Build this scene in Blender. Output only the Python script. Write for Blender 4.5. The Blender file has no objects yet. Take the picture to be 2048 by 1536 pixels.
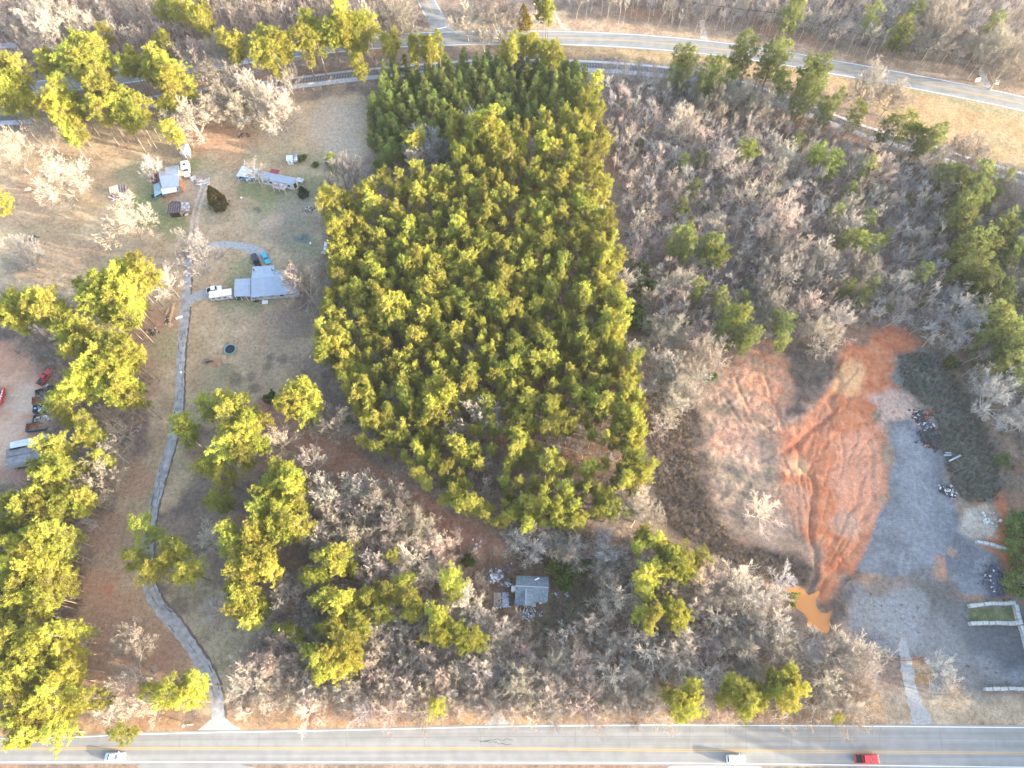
import bpy, bmesh, math, random
import numpy as np
from mathutils import Vector, Matrix

SC = bpy.context.scene
COL = SC.collection
R = math.radians
rng = random.Random(7)
nrg = np.random.default_rng(7)

# ------------------------------------------------------------------ camera, sky, sun, exposure
CAM_H, PITCH, FPX = 187.0, 65.0, 1420.0
cam_d = bpy.data.cameras.new('camera'); cam = bpy.data.objects.new('camera', cam_d); COL.objects.link(cam)
cam.location = (0, 0, CAM_H); cam.rotation_euler = (R(90 - PITCH), 0, 0)
cam_d.sensor_width = 36.0; cam_d.lens = 36.0 * FPX / 2048.0; cam_d.clip_start = 1.0; cam_d.clip_end = 20000.0
SC.camera = cam

SUN_EL, SUN_AZ_X, SUN_AZ_Y = 12.0, math.cos(R(-15)), math.sin(R(-15))      # the sun stands low to the right
world = bpy.data.worlds.new('World'); SC.world = world; world.use_nodes = True
wn = world.node_tree; bgn = wn.nodes['Background']
sky = wn.nodes.new('ShaderNodeTexSky'); sky.sky_type = 'NISHITA'; sky.sun_disc = False
sky.sun_elevation = R(SUN_EL); sky.sun_rotation = math.atan2(SUN_AZ_X, SUN_AZ_Y)
sky.air_density = 1.0; sky.dust_density = 2.5; sky.ozone_density = 1.0
wn.links.new(sky.outputs[0], bgn.inputs[0]); bgn.inputs[1].default_value = 0.15

sun_d = bpy.data.lights.new('sun', 'SUN'); sun = bpy.data.objects.new('sun', sun_d); COL.objects.link(sun)
sun_d.energy = 2.45; sun_d.angle = R(0.6); sun_d.color = (1.0, 0.90, 0.72)
sd = Vector((SUN_AZ_X * math.cos(R(SUN_EL)), SUN_AZ_Y * math.cos(R(SUN_EL)), math.sin(R(SUN_EL))))
sun.rotation_euler = sd.to_track_quat('Z', 'Y').to_euler(); sun.location = (300, -80, 120)

SC.view_settings.view_transform = 'Standard'; SC.view_settings.look = 'None'
SC.view_settings.exposure = 3.1; SC.view_settings.gamma = 1.0; SC.view_settings.use_curve_mapping = False
SC.render.engine = 'CYCLES'; SC.cycles.max_bounces = 6; HAZE = .00007; SC.cycles.diffuse_bounces = 4; SC.cycles.transparent_max_bounces = 4

# ------------------------------------------------------------------ pixel -> place
FW = Vector((0, math.cos(R(PITCH)), -math.sin(R(PITCH)))); UP = Vector((0, math.sin(R(PITCH)), math.cos(R(PITCH))))
def at(px, py, z=0.0):
    d = FW + Vector((1, 0, 0)) * ((px - 1024) / FPX) - UP * ((py - 768) / FPX)
    t = (z - CAM_H) / d.z
    return Vector((d.x * t, d.y * t, z))
def ppm(p):                                   # photo pixels per metre across the view at a place
    return FPX / (Vector((p[0], p[1], p[2] - CAM_H)).dot(FW))
def topx(p):
    v = Vector((p[0], p[1], p[2] - CAM_H)); w = v.dot(FW)
    return 1024 + FPX * v.x / w, 768 - FPX * v.dot(UP) / w

# ------------------------------------------------------------------ numpy helpers
_tab = nrg.random((256, 256))
def vnoise(x, y, s, seed=0):
    x = x / s + seed * 17.31 + 4000; y = y / s + seed * 7.77 + 4000
    xi = np.floor(x).astype(int); yi = np.floor(y).astype(int); fx = x - xi; fy = y - yi
    fx = fx * fx * (3 - 2 * fx); fy = fy * fy * (3 - 2 * fy)
    g = lambda a, b: _tab[a & 255, b & 255]
    return (g(xi, yi) * (1 - fx) + g(xi + 1, yi) * fx) * (1 - fy) + (g(xi, yi + 1) * (1 - fx) + g(xi + 1, yi + 1) * fx) * fy
def fbm(x, y, s, seed=0, o=4):
    v = 0; a = 1; t = 0
    for k in range(o):
        v = v + a * vnoise(x, y, s / 2 ** k, seed + k * 3); t += a; a *= .55
    return v / t
def seg_dist(x, y, pts, closed=False):
    d = np.full(x.shape, 1e9); n = len(pts)
    for i in range(n if closed else n - 1):
        ax, ay = pts[i][0], pts[i][1]; bx, by = pts[(i + 1) % n][0], pts[(i + 1) % n][1]
        dx, dy = bx - ax, by - ay; L = dx * dx + dy * dy + 1e-9
        t = np.clip(((x - ax) * dx + (y - ay) * dy) / L, 0, 1)
        d = np.minimum(d, np.hypot(x - ax - t * dx, y - ay - t * dy))
    return d
def inside(x, y, pts):
    r = np.zeros(x.shape, bool); n = len(pts)
    for i in range(n):
        ax, ay = pts[i][0], pts[i][1]; bx, by = pts[i - 1][0], pts[i - 1][1]
        if ay == by: continue
        r ^= ((ay > y) != (by > y)) & (x < (bx - ax) * (y - ay) / (by - ay) + ax)
    return r
def sdf(x, y, pts):
    d = seg_dist(x, y, pts, True)
    return np.where(inside(x, y, pts), d, -d)
def smooth(a, b, v):
    t = np.clip((v - a) / (b - a), 0, 1); return t * t * (3 - 2 * t)
def G(pp, z=0): return [tuple(at(a, b, z)[:2]) for a, b in pp]
def dense(pts, step=2.0):                     # catmull-rom through the points, one every step metres
    P = [Vector(p[:2]) for p in pts]; out = []
    for i in range(len(P) - 1):
        p0 = P[max(i - 1, 0)]; p1 = P[i]; p2 = P[i + 1]; p3 = P[min(i + 2, len(P) - 1)]
        n = max(1, int((p2 - p1).length / step))
        for k in range(n):
            t = k / n
            out.append(0.5 * ((2 * p1) + (p2 - p0) * t + (2 * p0 - 5 * p1 + 4 * p2 - p3) * t * t + (3 * p1 - p0 - 3 * p2 + p3) * t ** 3))
    out.append(P[-1]); return [tuple(v) for v in out]

# ------------------------------------------------------------------ materials
def mat(name, col, rough=.8, metal=0., var=.25, scale=3., bump=0., spec=.3, coord='Object', col2=None, bscale=None, detail=5):
    m = bpy.data.materials.new(name); m.use_nodes = True; nt = m.node_tree; N = nt.nodes; L = nt.links
    b = N['Principled BSDF']; b.inputs['Roughness'].default_value = rough; b.inputs['Metallic'].default_value = metal
    b.inputs['Specular IOR Level'].default_value = spec
    tc = N.new('ShaderNodeTexCoord'); no = N.new('ShaderNodeTexNoise'); no.inputs['Scale'].default_value = scale; no.inputs['Detail'].default_value = detail
    L.new(tc.outputs[coord], no.inputs['Vector'])
    rp = N.new('ShaderNodeValToRGB'); rp.color_ramp.elements[0].position = .32; rp.color_ramp.elements[1].position = .68
    lo = [c * (1 - var) for c in col]; hi = [min(1, c * (1 + var)) for c in col]
    if col2: hi = col2; lo = col
    rp.color_ramp.elements[0].color = (*lo, 1); rp.color_ramp.elements[1].color = (*hi, 1)
    L.new(no.outputs['Fac'], rp.inputs[0]); L.new(rp.outputs[0], b.inputs['Base Color'])
    if bump:
        n2 = N.new('ShaderNodeTexNoise'); n2.inputs['Scale'].default_value = bscale or scale * 3; n2.inputs['Detail'].default_value = 4
        L.new(tc.outputs[coord], n2.inputs['Vector'])
        bp = N.new('ShaderNodeBump'); bp.inputs['Strength'].default_value = bump; bp.inputs['Distance'].default_value = .1
        L.new(n2.outputs['Fac'], bp.inputs['Height']); L.new(bp.outputs[0], b.inputs['Normal'])
    return m

def plant_mat(name, transl=.25, rough=.8, rand=.28, hue=.02):
    """colour = the object's own colour, varied from one plant to the next and inside the plant"""
    m = bpy.data.materials.new(name); m.use_nodes = True; nt = m.node_tree; N = nt.nodes; L = nt.links
    N.remove(N['Principled BSDF']); out = N['Material Output']
    oi = N.new('ShaderNodeObjectInfo'); tc = N.new('ShaderNodeTexCoord')
    no = N.new('ShaderNodeTexNoise'); no.inputs['Scale'].default_value = .9; no.inputs['Detail'].default_value = 3
    L.new(tc.outputs['Object'], no.inputs['Vector'])
    hs = N.new('ShaderNodeHueSaturation')
    a = N.new('ShaderNodeMapRange'); a.inputs[3].default_value = 1 - rand; a.inputs[4].default_value = 1 + rand; L.new(oi.outputs['Random'], a.inputs[0])
    b = N.new('ShaderNodeMapRange'); b.inputs[1].default_value = .3; b.inputs[2].default_value = .7; b.inputs[3].default_value = .78; b.inputs[4].default_value = 1.22; L.new(no.outputs['Fac'], b.inputs[0])
    mu = N.new('ShaderNodeMath'); mu.operation = 'MULTIPLY'; L.new(a.outputs[0], mu.inputs[0]); L.new(b.outputs[0], mu.inputs[1])
    w = N.new('ShaderNodeMath'); w.operation = 'MULTIPLY'; w.inputs[1].default_value = 7.31; L.new(oi.outputs['Random'], w.inputs[0])
    fr = N.new('ShaderNodeMath'); fr.operation = 'FRACT'; L.new(w.outputs[0], fr.inputs[0])
    h = N.new('ShaderNodeMapRange'); h.inputs[3].default_value = .5 - hue; h.inputs[4].default_value = .5 + hue; L.new(fr.outputs[0], h.inputs[0])
    L.new(h.outputs[0], hs.inputs['Hue']); L.new(mu.outputs[0], hs.inputs['Value']); L.new(oi.outputs['Color'], hs.inputs['Color'])
    df = N.new('ShaderNodeBsdfDiffuse'); L.new(hs.outputs[0], df.inputs[0])
    if transl:
        tr = N.new('ShaderNodeBsdfTranslucent'); L.new(hs.outputs[0], tr.inputs[0])
        mx = N.new('ShaderNodeMixShader'); mx.inputs[0].default_value = transl
        L.new(df.outputs[0], mx.inputs[1]); L.new(tr.outputs[0], mx.inputs[2]); L.new(mx.outputs[0], out.inputs[0])
    else: L.new(df.outputs[0], out.inputs[0])
    return m

M = {}
M['needles'] = plant_mat('needles', .36, rand=.36, hue=.018)
M['twigs'] = plant_mat('twigs', 0, rand=.3, hue=.012)
M['pine_bark'] = mat('pine_bark', (.22, .165, .13), .95, var=.3, scale=4)
M['bark'] = mat('bark', (.36, .32, .28), .95, var=.3, scale=4)
M['dry'] = plant_mat('dry', .15, rand=.3)

# ground: one colour per place (kind of soil or sward) times fine procedural grain
gm = bpy.data.materials.new('earth'); gm.use_nodes = True
def ground_nodes(m):
    nt = m.node_tree; N = nt.nodes; L = nt.links; b = N['Principled BSDF']
    b.inputs['Roughness'].default_value = .95; b.inputs['Specular IOR Level'].default_value = .08
    at_ = N.new('ShaderNodeAttribute'); at_.attribute_name = 'tint'
    gr = N.new('ShaderNodeAttribute'); gr.attribute_name = 'grit'
    tc = N.new('ShaderNodeTexCoord')
    def nz(s, d, r=.6):
        n = N.new('ShaderNodeTexNoise'); n.inputs['Scale'].default_value = s; n.inputs['Detail'].default_value = d; n.inputs['Roughness'].default_value = r
        L.new(tc.outputs['Object'], n.inputs['Vector']); return n
    n1 = nz(.9, 8, .72); n2 = nz(3.5, 3)
    def mr(src, lo, hi, a=.3, c=.7):
        q = N.new('ShaderNodeMapRange'); q.inputs[1].default_value = a; q.inputs[2].default_value = c; q.inputs[3].default_value = lo; q.inputs[4].default_value = hi
        L.new(src, q.inputs[0]); return q
    f1 = mr(n1.outputs['Fac'], .62, 1.38); f2 = mr(n2.outputs['Fac'], .72, 1.28)
    # strength of the grain follows the grit attribute
    def mixf(f, k):
        m_ = N.new('ShaderNodeMix'); m_.data_type = 'FLOAT'; m_.inputs[2].default_value = 1.0
        L.new(k, m_.inputs[0]); L.new(f, m_.inputs[3]); return m_.outputs[0]
    g1 = mixf(f1.outputs[0], gr.outputs['Fac']); g2 = mixf(f2.outputs[0], gr.outputs['Fac'])
    mu = N.new('ShaderNodeMath'); mu.operation = 'MULTIPLY'; L.new(g1, mu.inputs[0]); L.new(g2, mu.inputs[1])
    vm = N.new('ShaderNodeVectorMath'); vm.operation = 'SCALE'; L.new(at_.outputs['Color'], vm.inputs[0]); L.new(mu.outputs[0], vm.inputs['Scale'])
    L.new(vm.outputs[0], b.inputs['Base Color'])
    bp = N.new('ShaderNodeBump'); bp.inputs['Strength'].default_value = .7; bp.inputs['Distance'].default_value = .22
    L.new(n1.outputs['Fac'], bp.inputs['Height']); L.new(bp.outputs[0], b.inputs['Normal'])
ground_nodes(gm)

# ------------------------------------------------------------------ mesh helpers
def tag(o, label=None, cat=None, group=None, kind=None):
    if label: o['label'] = label
    if cat: o['category'] = cat
    if group: o['group'] = group
    if kind: o['kind'] = kind
    return o
def link(name, me, parent=None, m=None):
    o = bpy.data.objects.new(name, me); COL.objects.link(o)
    if parent: o.parent = parent
    if m and me and not me.materials: me.materials.append(m)
    return o
def empty(name, loc, rz=0., label=None, cat=None, group=None):
    o = bpy.data.objects.new(name, None); COL.objects.link(o); o.location = loc; o.rotation_euler = (0, 0, rz); o.empty_display_size = .5
    return tag(o, label, cat, group)
class MB:
    def __init__(s): s.v = []; s.f = []; s.mi = []
    def add(s, vs, fs, mi=0):
        b = len(s.v); s.v += [tuple(v) for v in vs]; s.f += [[b + i for i in f] for f in fs]; s.mi += [mi] * len(fs); return s
    def box(s, x0, x1, y0, y1, z0, z1, mi=0):
        return s.add([(x0, y0, z0), (x1, y0, z0), (x1, y1, z0), (x0, y1, z0), (x0, y0, z1), (x1, y0, z1), (x1, y1, z1), (x0, y1, z1)],
                     [(3, 2, 1, 0), (4, 5, 6, 7), (0, 1, 5, 4), (1, 2, 6, 5), (2, 3, 7, 6), (3, 0, 4, 7)], mi)
    def obox(s, c, size, rot, mi=0):
        hx, hy, hz = [k / 2 for k in size]
        pts = [(-hx, -hy, -hz), (hx, -hy, -hz), (hx, hy, -hz), (-hx, hy, -hz), (-hx, -hy, hz), (hx, -hy, hz), (hx, hy, hz), (-hx, hy, hz)]
        return s.add([rot @ Vector(p) + Vector(c) for p in pts], [(3, 2, 1, 0), (4, 5, 6, 7), (0, 1, 5, 4), (1, 2, 6, 5), (2, 3, 7, 6), (3, 0, 4, 7)], mi)
    def prism(s, poly_lo, poly_hi, mi=0):
        n = len(poly_lo); return s.add(list(poly_lo) + list(poly_hi), [list(range(n))[::-1], list(range(n, 2 * n))] + [(i, (i + 1) % n, n + (i + 1) % n, n + i) for i in range(n)], mi)
    def tube(s, a, b, ra, rb=None, n=6, mi=0, cap=True):
        a = Vector(a); b = Vector(b); rb = ra if rb is None else rb; d = (b - a).normalized()
        u = d.orthogonal().normalized(); w = d.cross(u)
        A = [a + (u * math.cos(k * 2 * math.pi / n) + w * math.sin(k * 2 * math.pi / n)) * ra for k in range(n)]
        B = [b + (u * math.cos(k * 2 * math.pi / n) + w * math.sin(k * 2 * math.pi / n)) * rb for k in range(n)]
        fs = [(k, (k + 1) % n, n + (k + 1) % n, n + k) for k in range(n)]
        if cap: fs += [list(range(n))[::-1], list(range(n, 2 * n))]
        return s.add(A + B, fs, mi)
    def path(s, pts, r, n=5, mi=0):
        for a, b in zip(pts[:-1], pts[1:]): s.tube(a, b, r, r, n, mi)
        return s
    def loft(s, rings, mi=0):
        n = len(rings[0]); b = []
        for r in rings: b += list(r)
        fs = []
        for k in range(len(rings) - 1):
            for i in range(n): fs.append((k * n + i, k * n + (i + 1) % n, (k + 1) * n + (i + 1) % n, (k + 1) * n + i))
        fs += [list(range(n))[::-1], [(len(rings) - 1) * n + i for i in range(n)]]
        return s.add(b, fs, mi)
    def mesh(s, name, mats=()):
        me = bpy.data.meshes.new(name); me.from_pydata(s.v, [], s.f)
        for m in mats: me.materials.append(m)
        if len(mats) > 1: me.polygons.foreach_set('material_index', s.mi)
        me.update(); return me
    def build(s, name, m, parent=None, smooth_=False):
        me = s.mesh(name, m if isinstance(m, (list, tuple)) else [m])
        if smooth_: me.polygons.foreach_set('use_smooth', [True] * len(me.polygons))
        return link(name, me, parent)

# ------------------------------------------------------------------ LAYOUT IN THE PHOTO
ROAD = [(-260, 1500), (228, 1497), (700, 1497), (1100, 1498), (1348, 1500.5), (2048, 1506.5), (2500, 1511)]
ROAD_TOP = [(-260, 1478), (150, 1470), (228, 1466), (420, 1461), (700, 1456), (1000, 1449), (1200, 1447), (1348, 1446), (1700, 1448), (2048, 1451), (2500, 1455)]
ROAD_BOT = [(-260, 1531), (228, 1528), (700, 1529), (1380, 1531), (2048, 1539), (2500, 1543)]
FAR = [(-300, 235), (-120, 207), (0, 188), (100, 173), (200, 159), (300, 145), (400, 128), (500, 112), (600, 99), (700, 88), (800, 80.5), (900, 77), (1000, 75), (1150, 76.5), (1300, 84.5), (1440, 98), (1560, 115), (1660, 133), (1750, 149), (1900, 177), (2048, 208), (2300, 268)]
SIDE = [(838, -40), (852, 0), (868, 30), (882, 55), (896, 78)]
RAIL = [(-300, 262), (-120, 246), (0, 238), (48, 236), (97, 230), (172, 220), (284, 206), (314, 202), (420, 187), (533, 173), (683, 154), (757, 146), (900, 134), (1010, 128), (1124, 130), (1250, 137), (1380, 150), (1464, 168), (1540, 192), (1620, 222), (1727, 262), (1826, 292), (1950, 330), (2048, 358), (2300, 430)]
DRIVE = [((437, 1441), 27), ((433, 1400), 25), ((426, 1370), 24), ((410, 1335), 25), ((380, 1290), 26), ((345, 1243), 27), ((317, 1212), 27), ((299, 1175), 23), ((294, 1130), 21), ((297, 1080), 20), ((304, 1025), 20), ((318, 970), 20), ((334, 915), 20), ((348, 862), 17), ((358, 805), 17), ((360, 740), 17), ((364, 680), 17), ((369, 630), 19), ((372, 590), 17), ((375, 545), 16), ((377, 505), 16)]
RING = [((377, 512), 15), ((392, 500), 16), ((420, 492), 16), ((455, 489), 17), ((490, 494), 18), ((517, 505), 24), ((527, 522), 26)]
SPUR = [((375, 612), 14), ((388, 595), 24), ((410, 589), 22), ((440, 587), 18), ((466, 584), 16)]
TRACK_N = [((380, 500), 14), ((387, 465), 15), ((391, 430), 14), ((399, 400), 13), ((407, 378), 15), ((414, 362), 20)]
DIRT = [(523, 815), (547, 828), (598, 869), (640, 900), (683, 927), (760, 962), (817, 992), (850, 1022), (885, 1045), (953, 1082), (990, 1110)]
GDRIVE = [((1846, 1449), 46), ((1838, 1425), 34), ((1828, 1400), 26), ((1816, 1350), 24), ((1810, 1310), 26), ((1807, 1290), 22), ((1805, 1275), 10)]
LANE_R = [((1978, 189), 16), ((1974, 172), 16), ((1967, 155), 15), ((1964, 135), 13)]

LAWN = [(-60, 265), (120, 257), (330, 240), (560, 206), (700, 188), (738, 190), (748, 300), (705, 350), (645, 400), (642, 520), (652, 600), (622, 700), (592, 760), (545, 800), (520, 845), (400, 850), (350, 870), (385, 930), (340, 1030), (300, 1030), (310, 1180), (350, 1240), (420, 1330), (450, 1440), (390, 1440), (350, 1400), (170, 1420), (140, 1330), (160, 1230), (195, 1120), (255, 980), (295, 900), (290, 740), (200, 650), (150, 600), (-60, 575)]
LAWN2 = [(320, 1110), (400, 1120), (440, 1180), (545, 1245), (480, 1320), (455, 1420), (425, 1360), (390, 1290), (330, 1220)]
VERGE = [(-200, 1425), (230, 1440), (390, 1437), (470, 1437), (900, 1430), (1400, 1425), (1740, 1400), (1770, 1385), (2048, 1385), (2400, 1388), (2400, 1460), (1348, 1452), (700, 1465), (-200, 1480)]
FARFIELD = [(1660, 146), (1900, 192), (2048, 222), (2330, 290), (2330, 420), (2048, 345), (1900, 292), (1780, 235), (1690, 190)]
FARVERGE = [(1110, 88), (1300, 98), (1500, 124), (1660, 150), (1660, 185), (1500, 160), (1300, 125), (1130, 110)]
FARSTRIP = [(1110, 45), (1200, 35), (1400, 50), (1600, 90), (1750, 120), (1850, 120), (1990, 165), (2330, 230), (2330, 250), (2048, 195), (1900, 165), (1660, 120), (1440, 88), (1300, 75), (1130, 67), (900, 66), (880, 40), (905, 40), (1000, 60)]
CLAY = [(1398, 790), (1440, 745), (1480, 695), (1550, 683), (1572, 692), (1585, 740), (1600, 780), (1640, 790), (1662, 760), (1672, 705), (1725, 664), (1800, 667), (1842, 692), (1835, 706), (1785, 716), (1800, 765), (1840, 800), (1862, 830), (1868, 860), (1800, 842), (1772, 848), (1785, 900), (1775, 980), (1755, 1060), (1730, 1115), (1690, 1155), (1650, 1195), (1625, 1200), (1625, 1170), (1632, 1130), (1600, 1110), (1540, 1095), (1480, 1085), (1425, 1035), (1405, 960), (1388, 870)]
CLAY_TONGUE = [(1575, 690), (1585, 740), (1600, 790), (1575, 835), (1590, 840), (1625, 810), (1640, 790), (1662, 760), (1672, 705), (1640, 690)]
ORANGE = [(1560, 1000), (1560, 900), (1600, 850), (1640, 800), (1665, 760), (1672, 710), (1725, 666), (1790, 668), (1840, 692), (1830, 704), (1785, 714), (1790, 760), (1765, 800), (1755, 850), (1770, 900), (1770, 980), (1755, 1050), (1730, 1110), (1690, 1150), (1650, 1195), (1628, 1195), (1632, 1130), (1605, 1090)]
ORANGE2 = [(1460, 780), (1480, 700), (1545, 685), (1572, 700), (1590, 770), (1560, 860), (1550, 820), (1500, 830)]
PINK = [(1665, 890), (1740, 850), (1762, 900), (1765, 980), (1745, 1050), (1700, 1080), (1670, 980)]
PINK2 = [(1750, 790), (1830, 790), (1865, 850), (1845, 880), (1800, 845), (1760, 850)]
GRAVEL = [(1772, 842), (1812, 836), (1842, 862), (1872, 915), (1895, 965), (1905, 1010), (1918, 1060), (1938, 1082), (1990, 1105), (2012, 1140), (2008, 1185), (1975, 1197), (1880, 1192), (1800, 1160), (1720, 1140), (1745, 1070), (1778, 985), (1788, 900)]
LOWLOT = [(1690, 1165), (1760, 1170), (1880, 1195), (2010, 1200), (2120, 1210), (2140, 1380), (2048, 1392), (1860, 1390), (1850, 1360), (1790, 1390), (1765, 1360), (1735, 1300), (1690, 1250)]
GRASSBAY = [(1936, 1216), (2026, 1212), (2036, 1243), (1940, 1246)]
BLUESTONE = [(1975, 1115), (2008, 1130), (2016, 1160), (2006, 1198), (1974, 1200), (1970, 1160)]
REDEDGE = [(1985, 985), (2005, 990), (2010, 1050), (2028, 1110), (2032, 1150), (2012, 1140), (1990, 1110), (1955, 1090), (1985, 1060)]
DUSTHEAP = [(1925, 1020), (1965, 1012), (1995, 1030), (1985, 1070), (1950, 1085), (1918, 1065)]
SLOPE = [(1795, 712), (1850, 704), (1890, 730), (1930, 790), (1975, 880), (1995, 960), (1990, 1000), (1940, 1010), (1905, 985), (1885, 920), (1870, 860), (1860, 825), (1800, 765)]
MARSH = [(1290, 790), (1340, 760), (1390, 790), (1385, 870), (1400, 960), (1425, 1035), (1480, 1088), (1560, 1108), (1628, 1138), (1615, 1172), (1560, 1165), (1430, 1110), (1370, 1070), (1310, 1020), (1315, 940), (1290, 850)]
YARD = [(-80, 690), (0, 690), (60, 720), (88, 760), (105, 800), (102, 870), (112, 930), (70, 955), (20, 985), (-80, 990)]
POND = [(1348 + a / 2.926, 1011 + b / 2.926) for a, b in [(665, 502), (700, 488), (735, 484), (762, 490), (778, 520), (792, 532), (812, 524), (836, 512), (852, 510), (846, 530), (838, 545), (832, 560), (832, 585), (842, 606), (866, 626), (890, 628), (905, 615), (922, 614), (910, 640), (904, 670), (903, 712), (893, 732), (868, 732), (830, 720), (795, 706), (780, 690), (788, 662), (770, 634), (735, 606), (712, 592), (702, 560)]]
_pc = (sum(p[0] for p in POND) / len(POND), sum(p[1] for p in POND) / len(POND)); POND = [(_pc[0] + (a - _pc[0]) * 1.1, _pc[1] + (b - _pc[1]) * 1.1) for a, b in POND]
POND_G = G(POND)
GULLIES = [([(1676, 722), (1668, 738), (1682, 768), (1676, 785), (1658, 796), (1668, 822), (1650, 842), (1622, 860), (1598, 893), (1602, 930), (1622, 948), (1632, 980), (1622, 1030), (1622, 1075), (1632, 1100), (1632, 1150), (1622, 1185)], 1.0, 1.1),
           ([(1688, 1125), (1655, 1160), (1632, 1185)], .9, .8), ([(1718, 820), (1738, 870), (1745, 930), (1742, 985), (1725, 1060), (1700, 1110)], .8, .5),
           ([(1600, 893), (1560, 905), (1520, 920)], .7, .4), ([(1602, 930), (1660, 960), (1720, 1010)], .5, .35), ([(1575, 1060), (1600, 1085), (1628, 1095)], .7, .4),
           ([(1470, 760), (1500, 830), (1555, 870), (1600, 895)], .6, .3), ([(1440, 790), (1490, 850), (1560, 895)], .5, .3), ([(1520, 700), (1535, 780), (1560, 850)], .5, .3)]
MOUNDS = [((1990, 1040), 9, 1.6), ((1640, 830), 8, .9), ((1950, 1050), 6, 1.2), ((1940, 870), 14, 1.5), ((1700, 700), 10, 1.2), ((1520, 740), 12, .8)]

road_top = dense(G(ROAD_TOP), 3); road_bot = dense(G(ROAD_BOT), 3); road_c = dense(G(ROAD), 3)
far_c = dense(G(FAR), 3); side_c = dense(G(SIDE), 2); rail_c = dense(G(RAIL), 1.0)
HALF = {'far': 4.1, 'side': 3.6, 'rail': 2.6}

# ------------------------------------------------------------------ ground sheet
def axis(a, b, step):
    core = list(np.arange(a, b + 1e-6, step)); o = []; d = step
    while d < 1500: d *= 1.7; o.append(d)
    lo = [a - sum(o[:k + 1]) for k in range(len(o))][::-1]; hi = [core[-1] + sum(o[:k + 1]) for k in range(len(o))]
    return np.array(lo + core + hi)
def axis2(a, b, f0, f1, step, fine):
    c = np.concatenate([np.arange(a, f0, step), np.arange(f0, f1, fine), np.arange(f1, b + step, step)]); o = []; d = step
    while d < 1500: d *= 1.7; o.append(d)
    return np.concatenate([[a - sum(o[:k + 1]) for k in range(len(o))][::-1], c, [c[-1] + sum(o[:k + 1]) for k in range(len(o))]])
XS = axis2(-225, 225, 46, 116, .8, .4); YS = axis2(-24, 282, 14, 108, .8, .4)
X, Y = np.meshgrid(XS, YS)
def relief(x, y):
    x = np.asarray(x, float); y = np.asarray(y, float)
    h = np.zeros(x.shape)
    base = smooth(0, 8, sdf(x, y, CLAY_G)) * (fbm(x, y, 9, 31) - .5) * 1.0
    ox, oy = at(1624, 1200)[:2]; th = np.arctan2(x - ox, y - oy); rho = np.hypot(x - ox, y - oy)
    wq = (fbm(x, y, 7, 36) - .5) * .22
    ridge = 1 - np.abs(2 * vnoise((th + wq) * 26, rho * .05, 1.0, 37) - 1); ridge2 = 1 - np.abs(2 * vnoise((th + wq * .7) * 70, rho * .09, 1.0, 39) - 1)
    h -= smooth(0, 4, sdf(x, y, CLAY_G)) * (.28 + .72 * smooth(-3, 3, sdf(x, y, ORANGE_G))) * (ridge ** 5 * .5 + ridge2 ** 4 * .14) * smooth(2, 10, rho)
    h += base + smooth(0, 5, sdf(x, y, CLAY_G)) * ((fbm(x, y, 2.2, 33) - .5) * .55 + (fbm(x * .5 + y * .8, (y - x * .6) * .2, 1.6, 35) - .5) * .45)
    for pts, w, dep in GUL_G:
        d = seg_dist(x + (fbm(x, y, 4, 41) - .5) * 2.2, y + (fbm(x, y, 4, 47) - .5) * 2.2, pts); h -= dep * .8 * np.exp(-(d / (w * .8)) ** 2)
    for (cx, cy), r, k in MND_G: h += k * np.exp(-(((x - cx) ** 2 + (y - cy) ** 2) / (r * r)))
    h += smooth(0, 7, sdf(x, y, SLOPE_G)) * (fbm(x, y, 5, 53)) * 1.2
    h += smooth(0, 5, sdf(x, y, MARSH_G)) * (fbm(x, y, 4, 57) - .6) * 1.2
    k = smooth(.7, -.4, sdf(x, y, POND_G)); h = h * k + (1 - k) * -.35
    return h
ORANGE_G = G(ORANGE); CLAY_G = G(CLAY); SLOPE_G = G(SLOPE); MARSH_G = G(MARSH)
GUL_G = [(G(p), w, d) for p, w, d in GULLIES]; MND_G = [(tuple(at(*c)[:2]), r, k) for c, r, k in MOUNDS]
Z = np.zeros(X.shape); _i = np.searchsorted(XS, [25, 190]); _j = np.searchsorted(YS, [-10, 160])
Z[_j[0]:_j[1], _i[0]:_i[1]] = relief(X[_j[0]:_j[1], _i[0]:_i[1]], Y[_j[0]:_j[1], _i[0]:_i[1]])
def zs(x, y):                                  # height of the ground sheet, bilinear
    x = np.asarray(x, float); y = np.asarray(y, float); i = np.clip(np.searchsorted(XS, x) - 1, 0, len(XS) - 2); j = np.clip(np.searchsorted(YS, y) - 1, 0, len(YS) - 2)
    u = (x - XS[i]) / (XS[i + 1] - XS[i]); v = (y - YS[j]) / (YS[j + 1] - YS[j])
    return (Z[j, i] * (1 - u) + Z[j, i + 1] * u) * (1 - v) + (Z[j + 1, i] * (1 - u) + Z[j + 1, i + 1] * u) * v
def gz(x, y): return float(zs(x, y))

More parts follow.
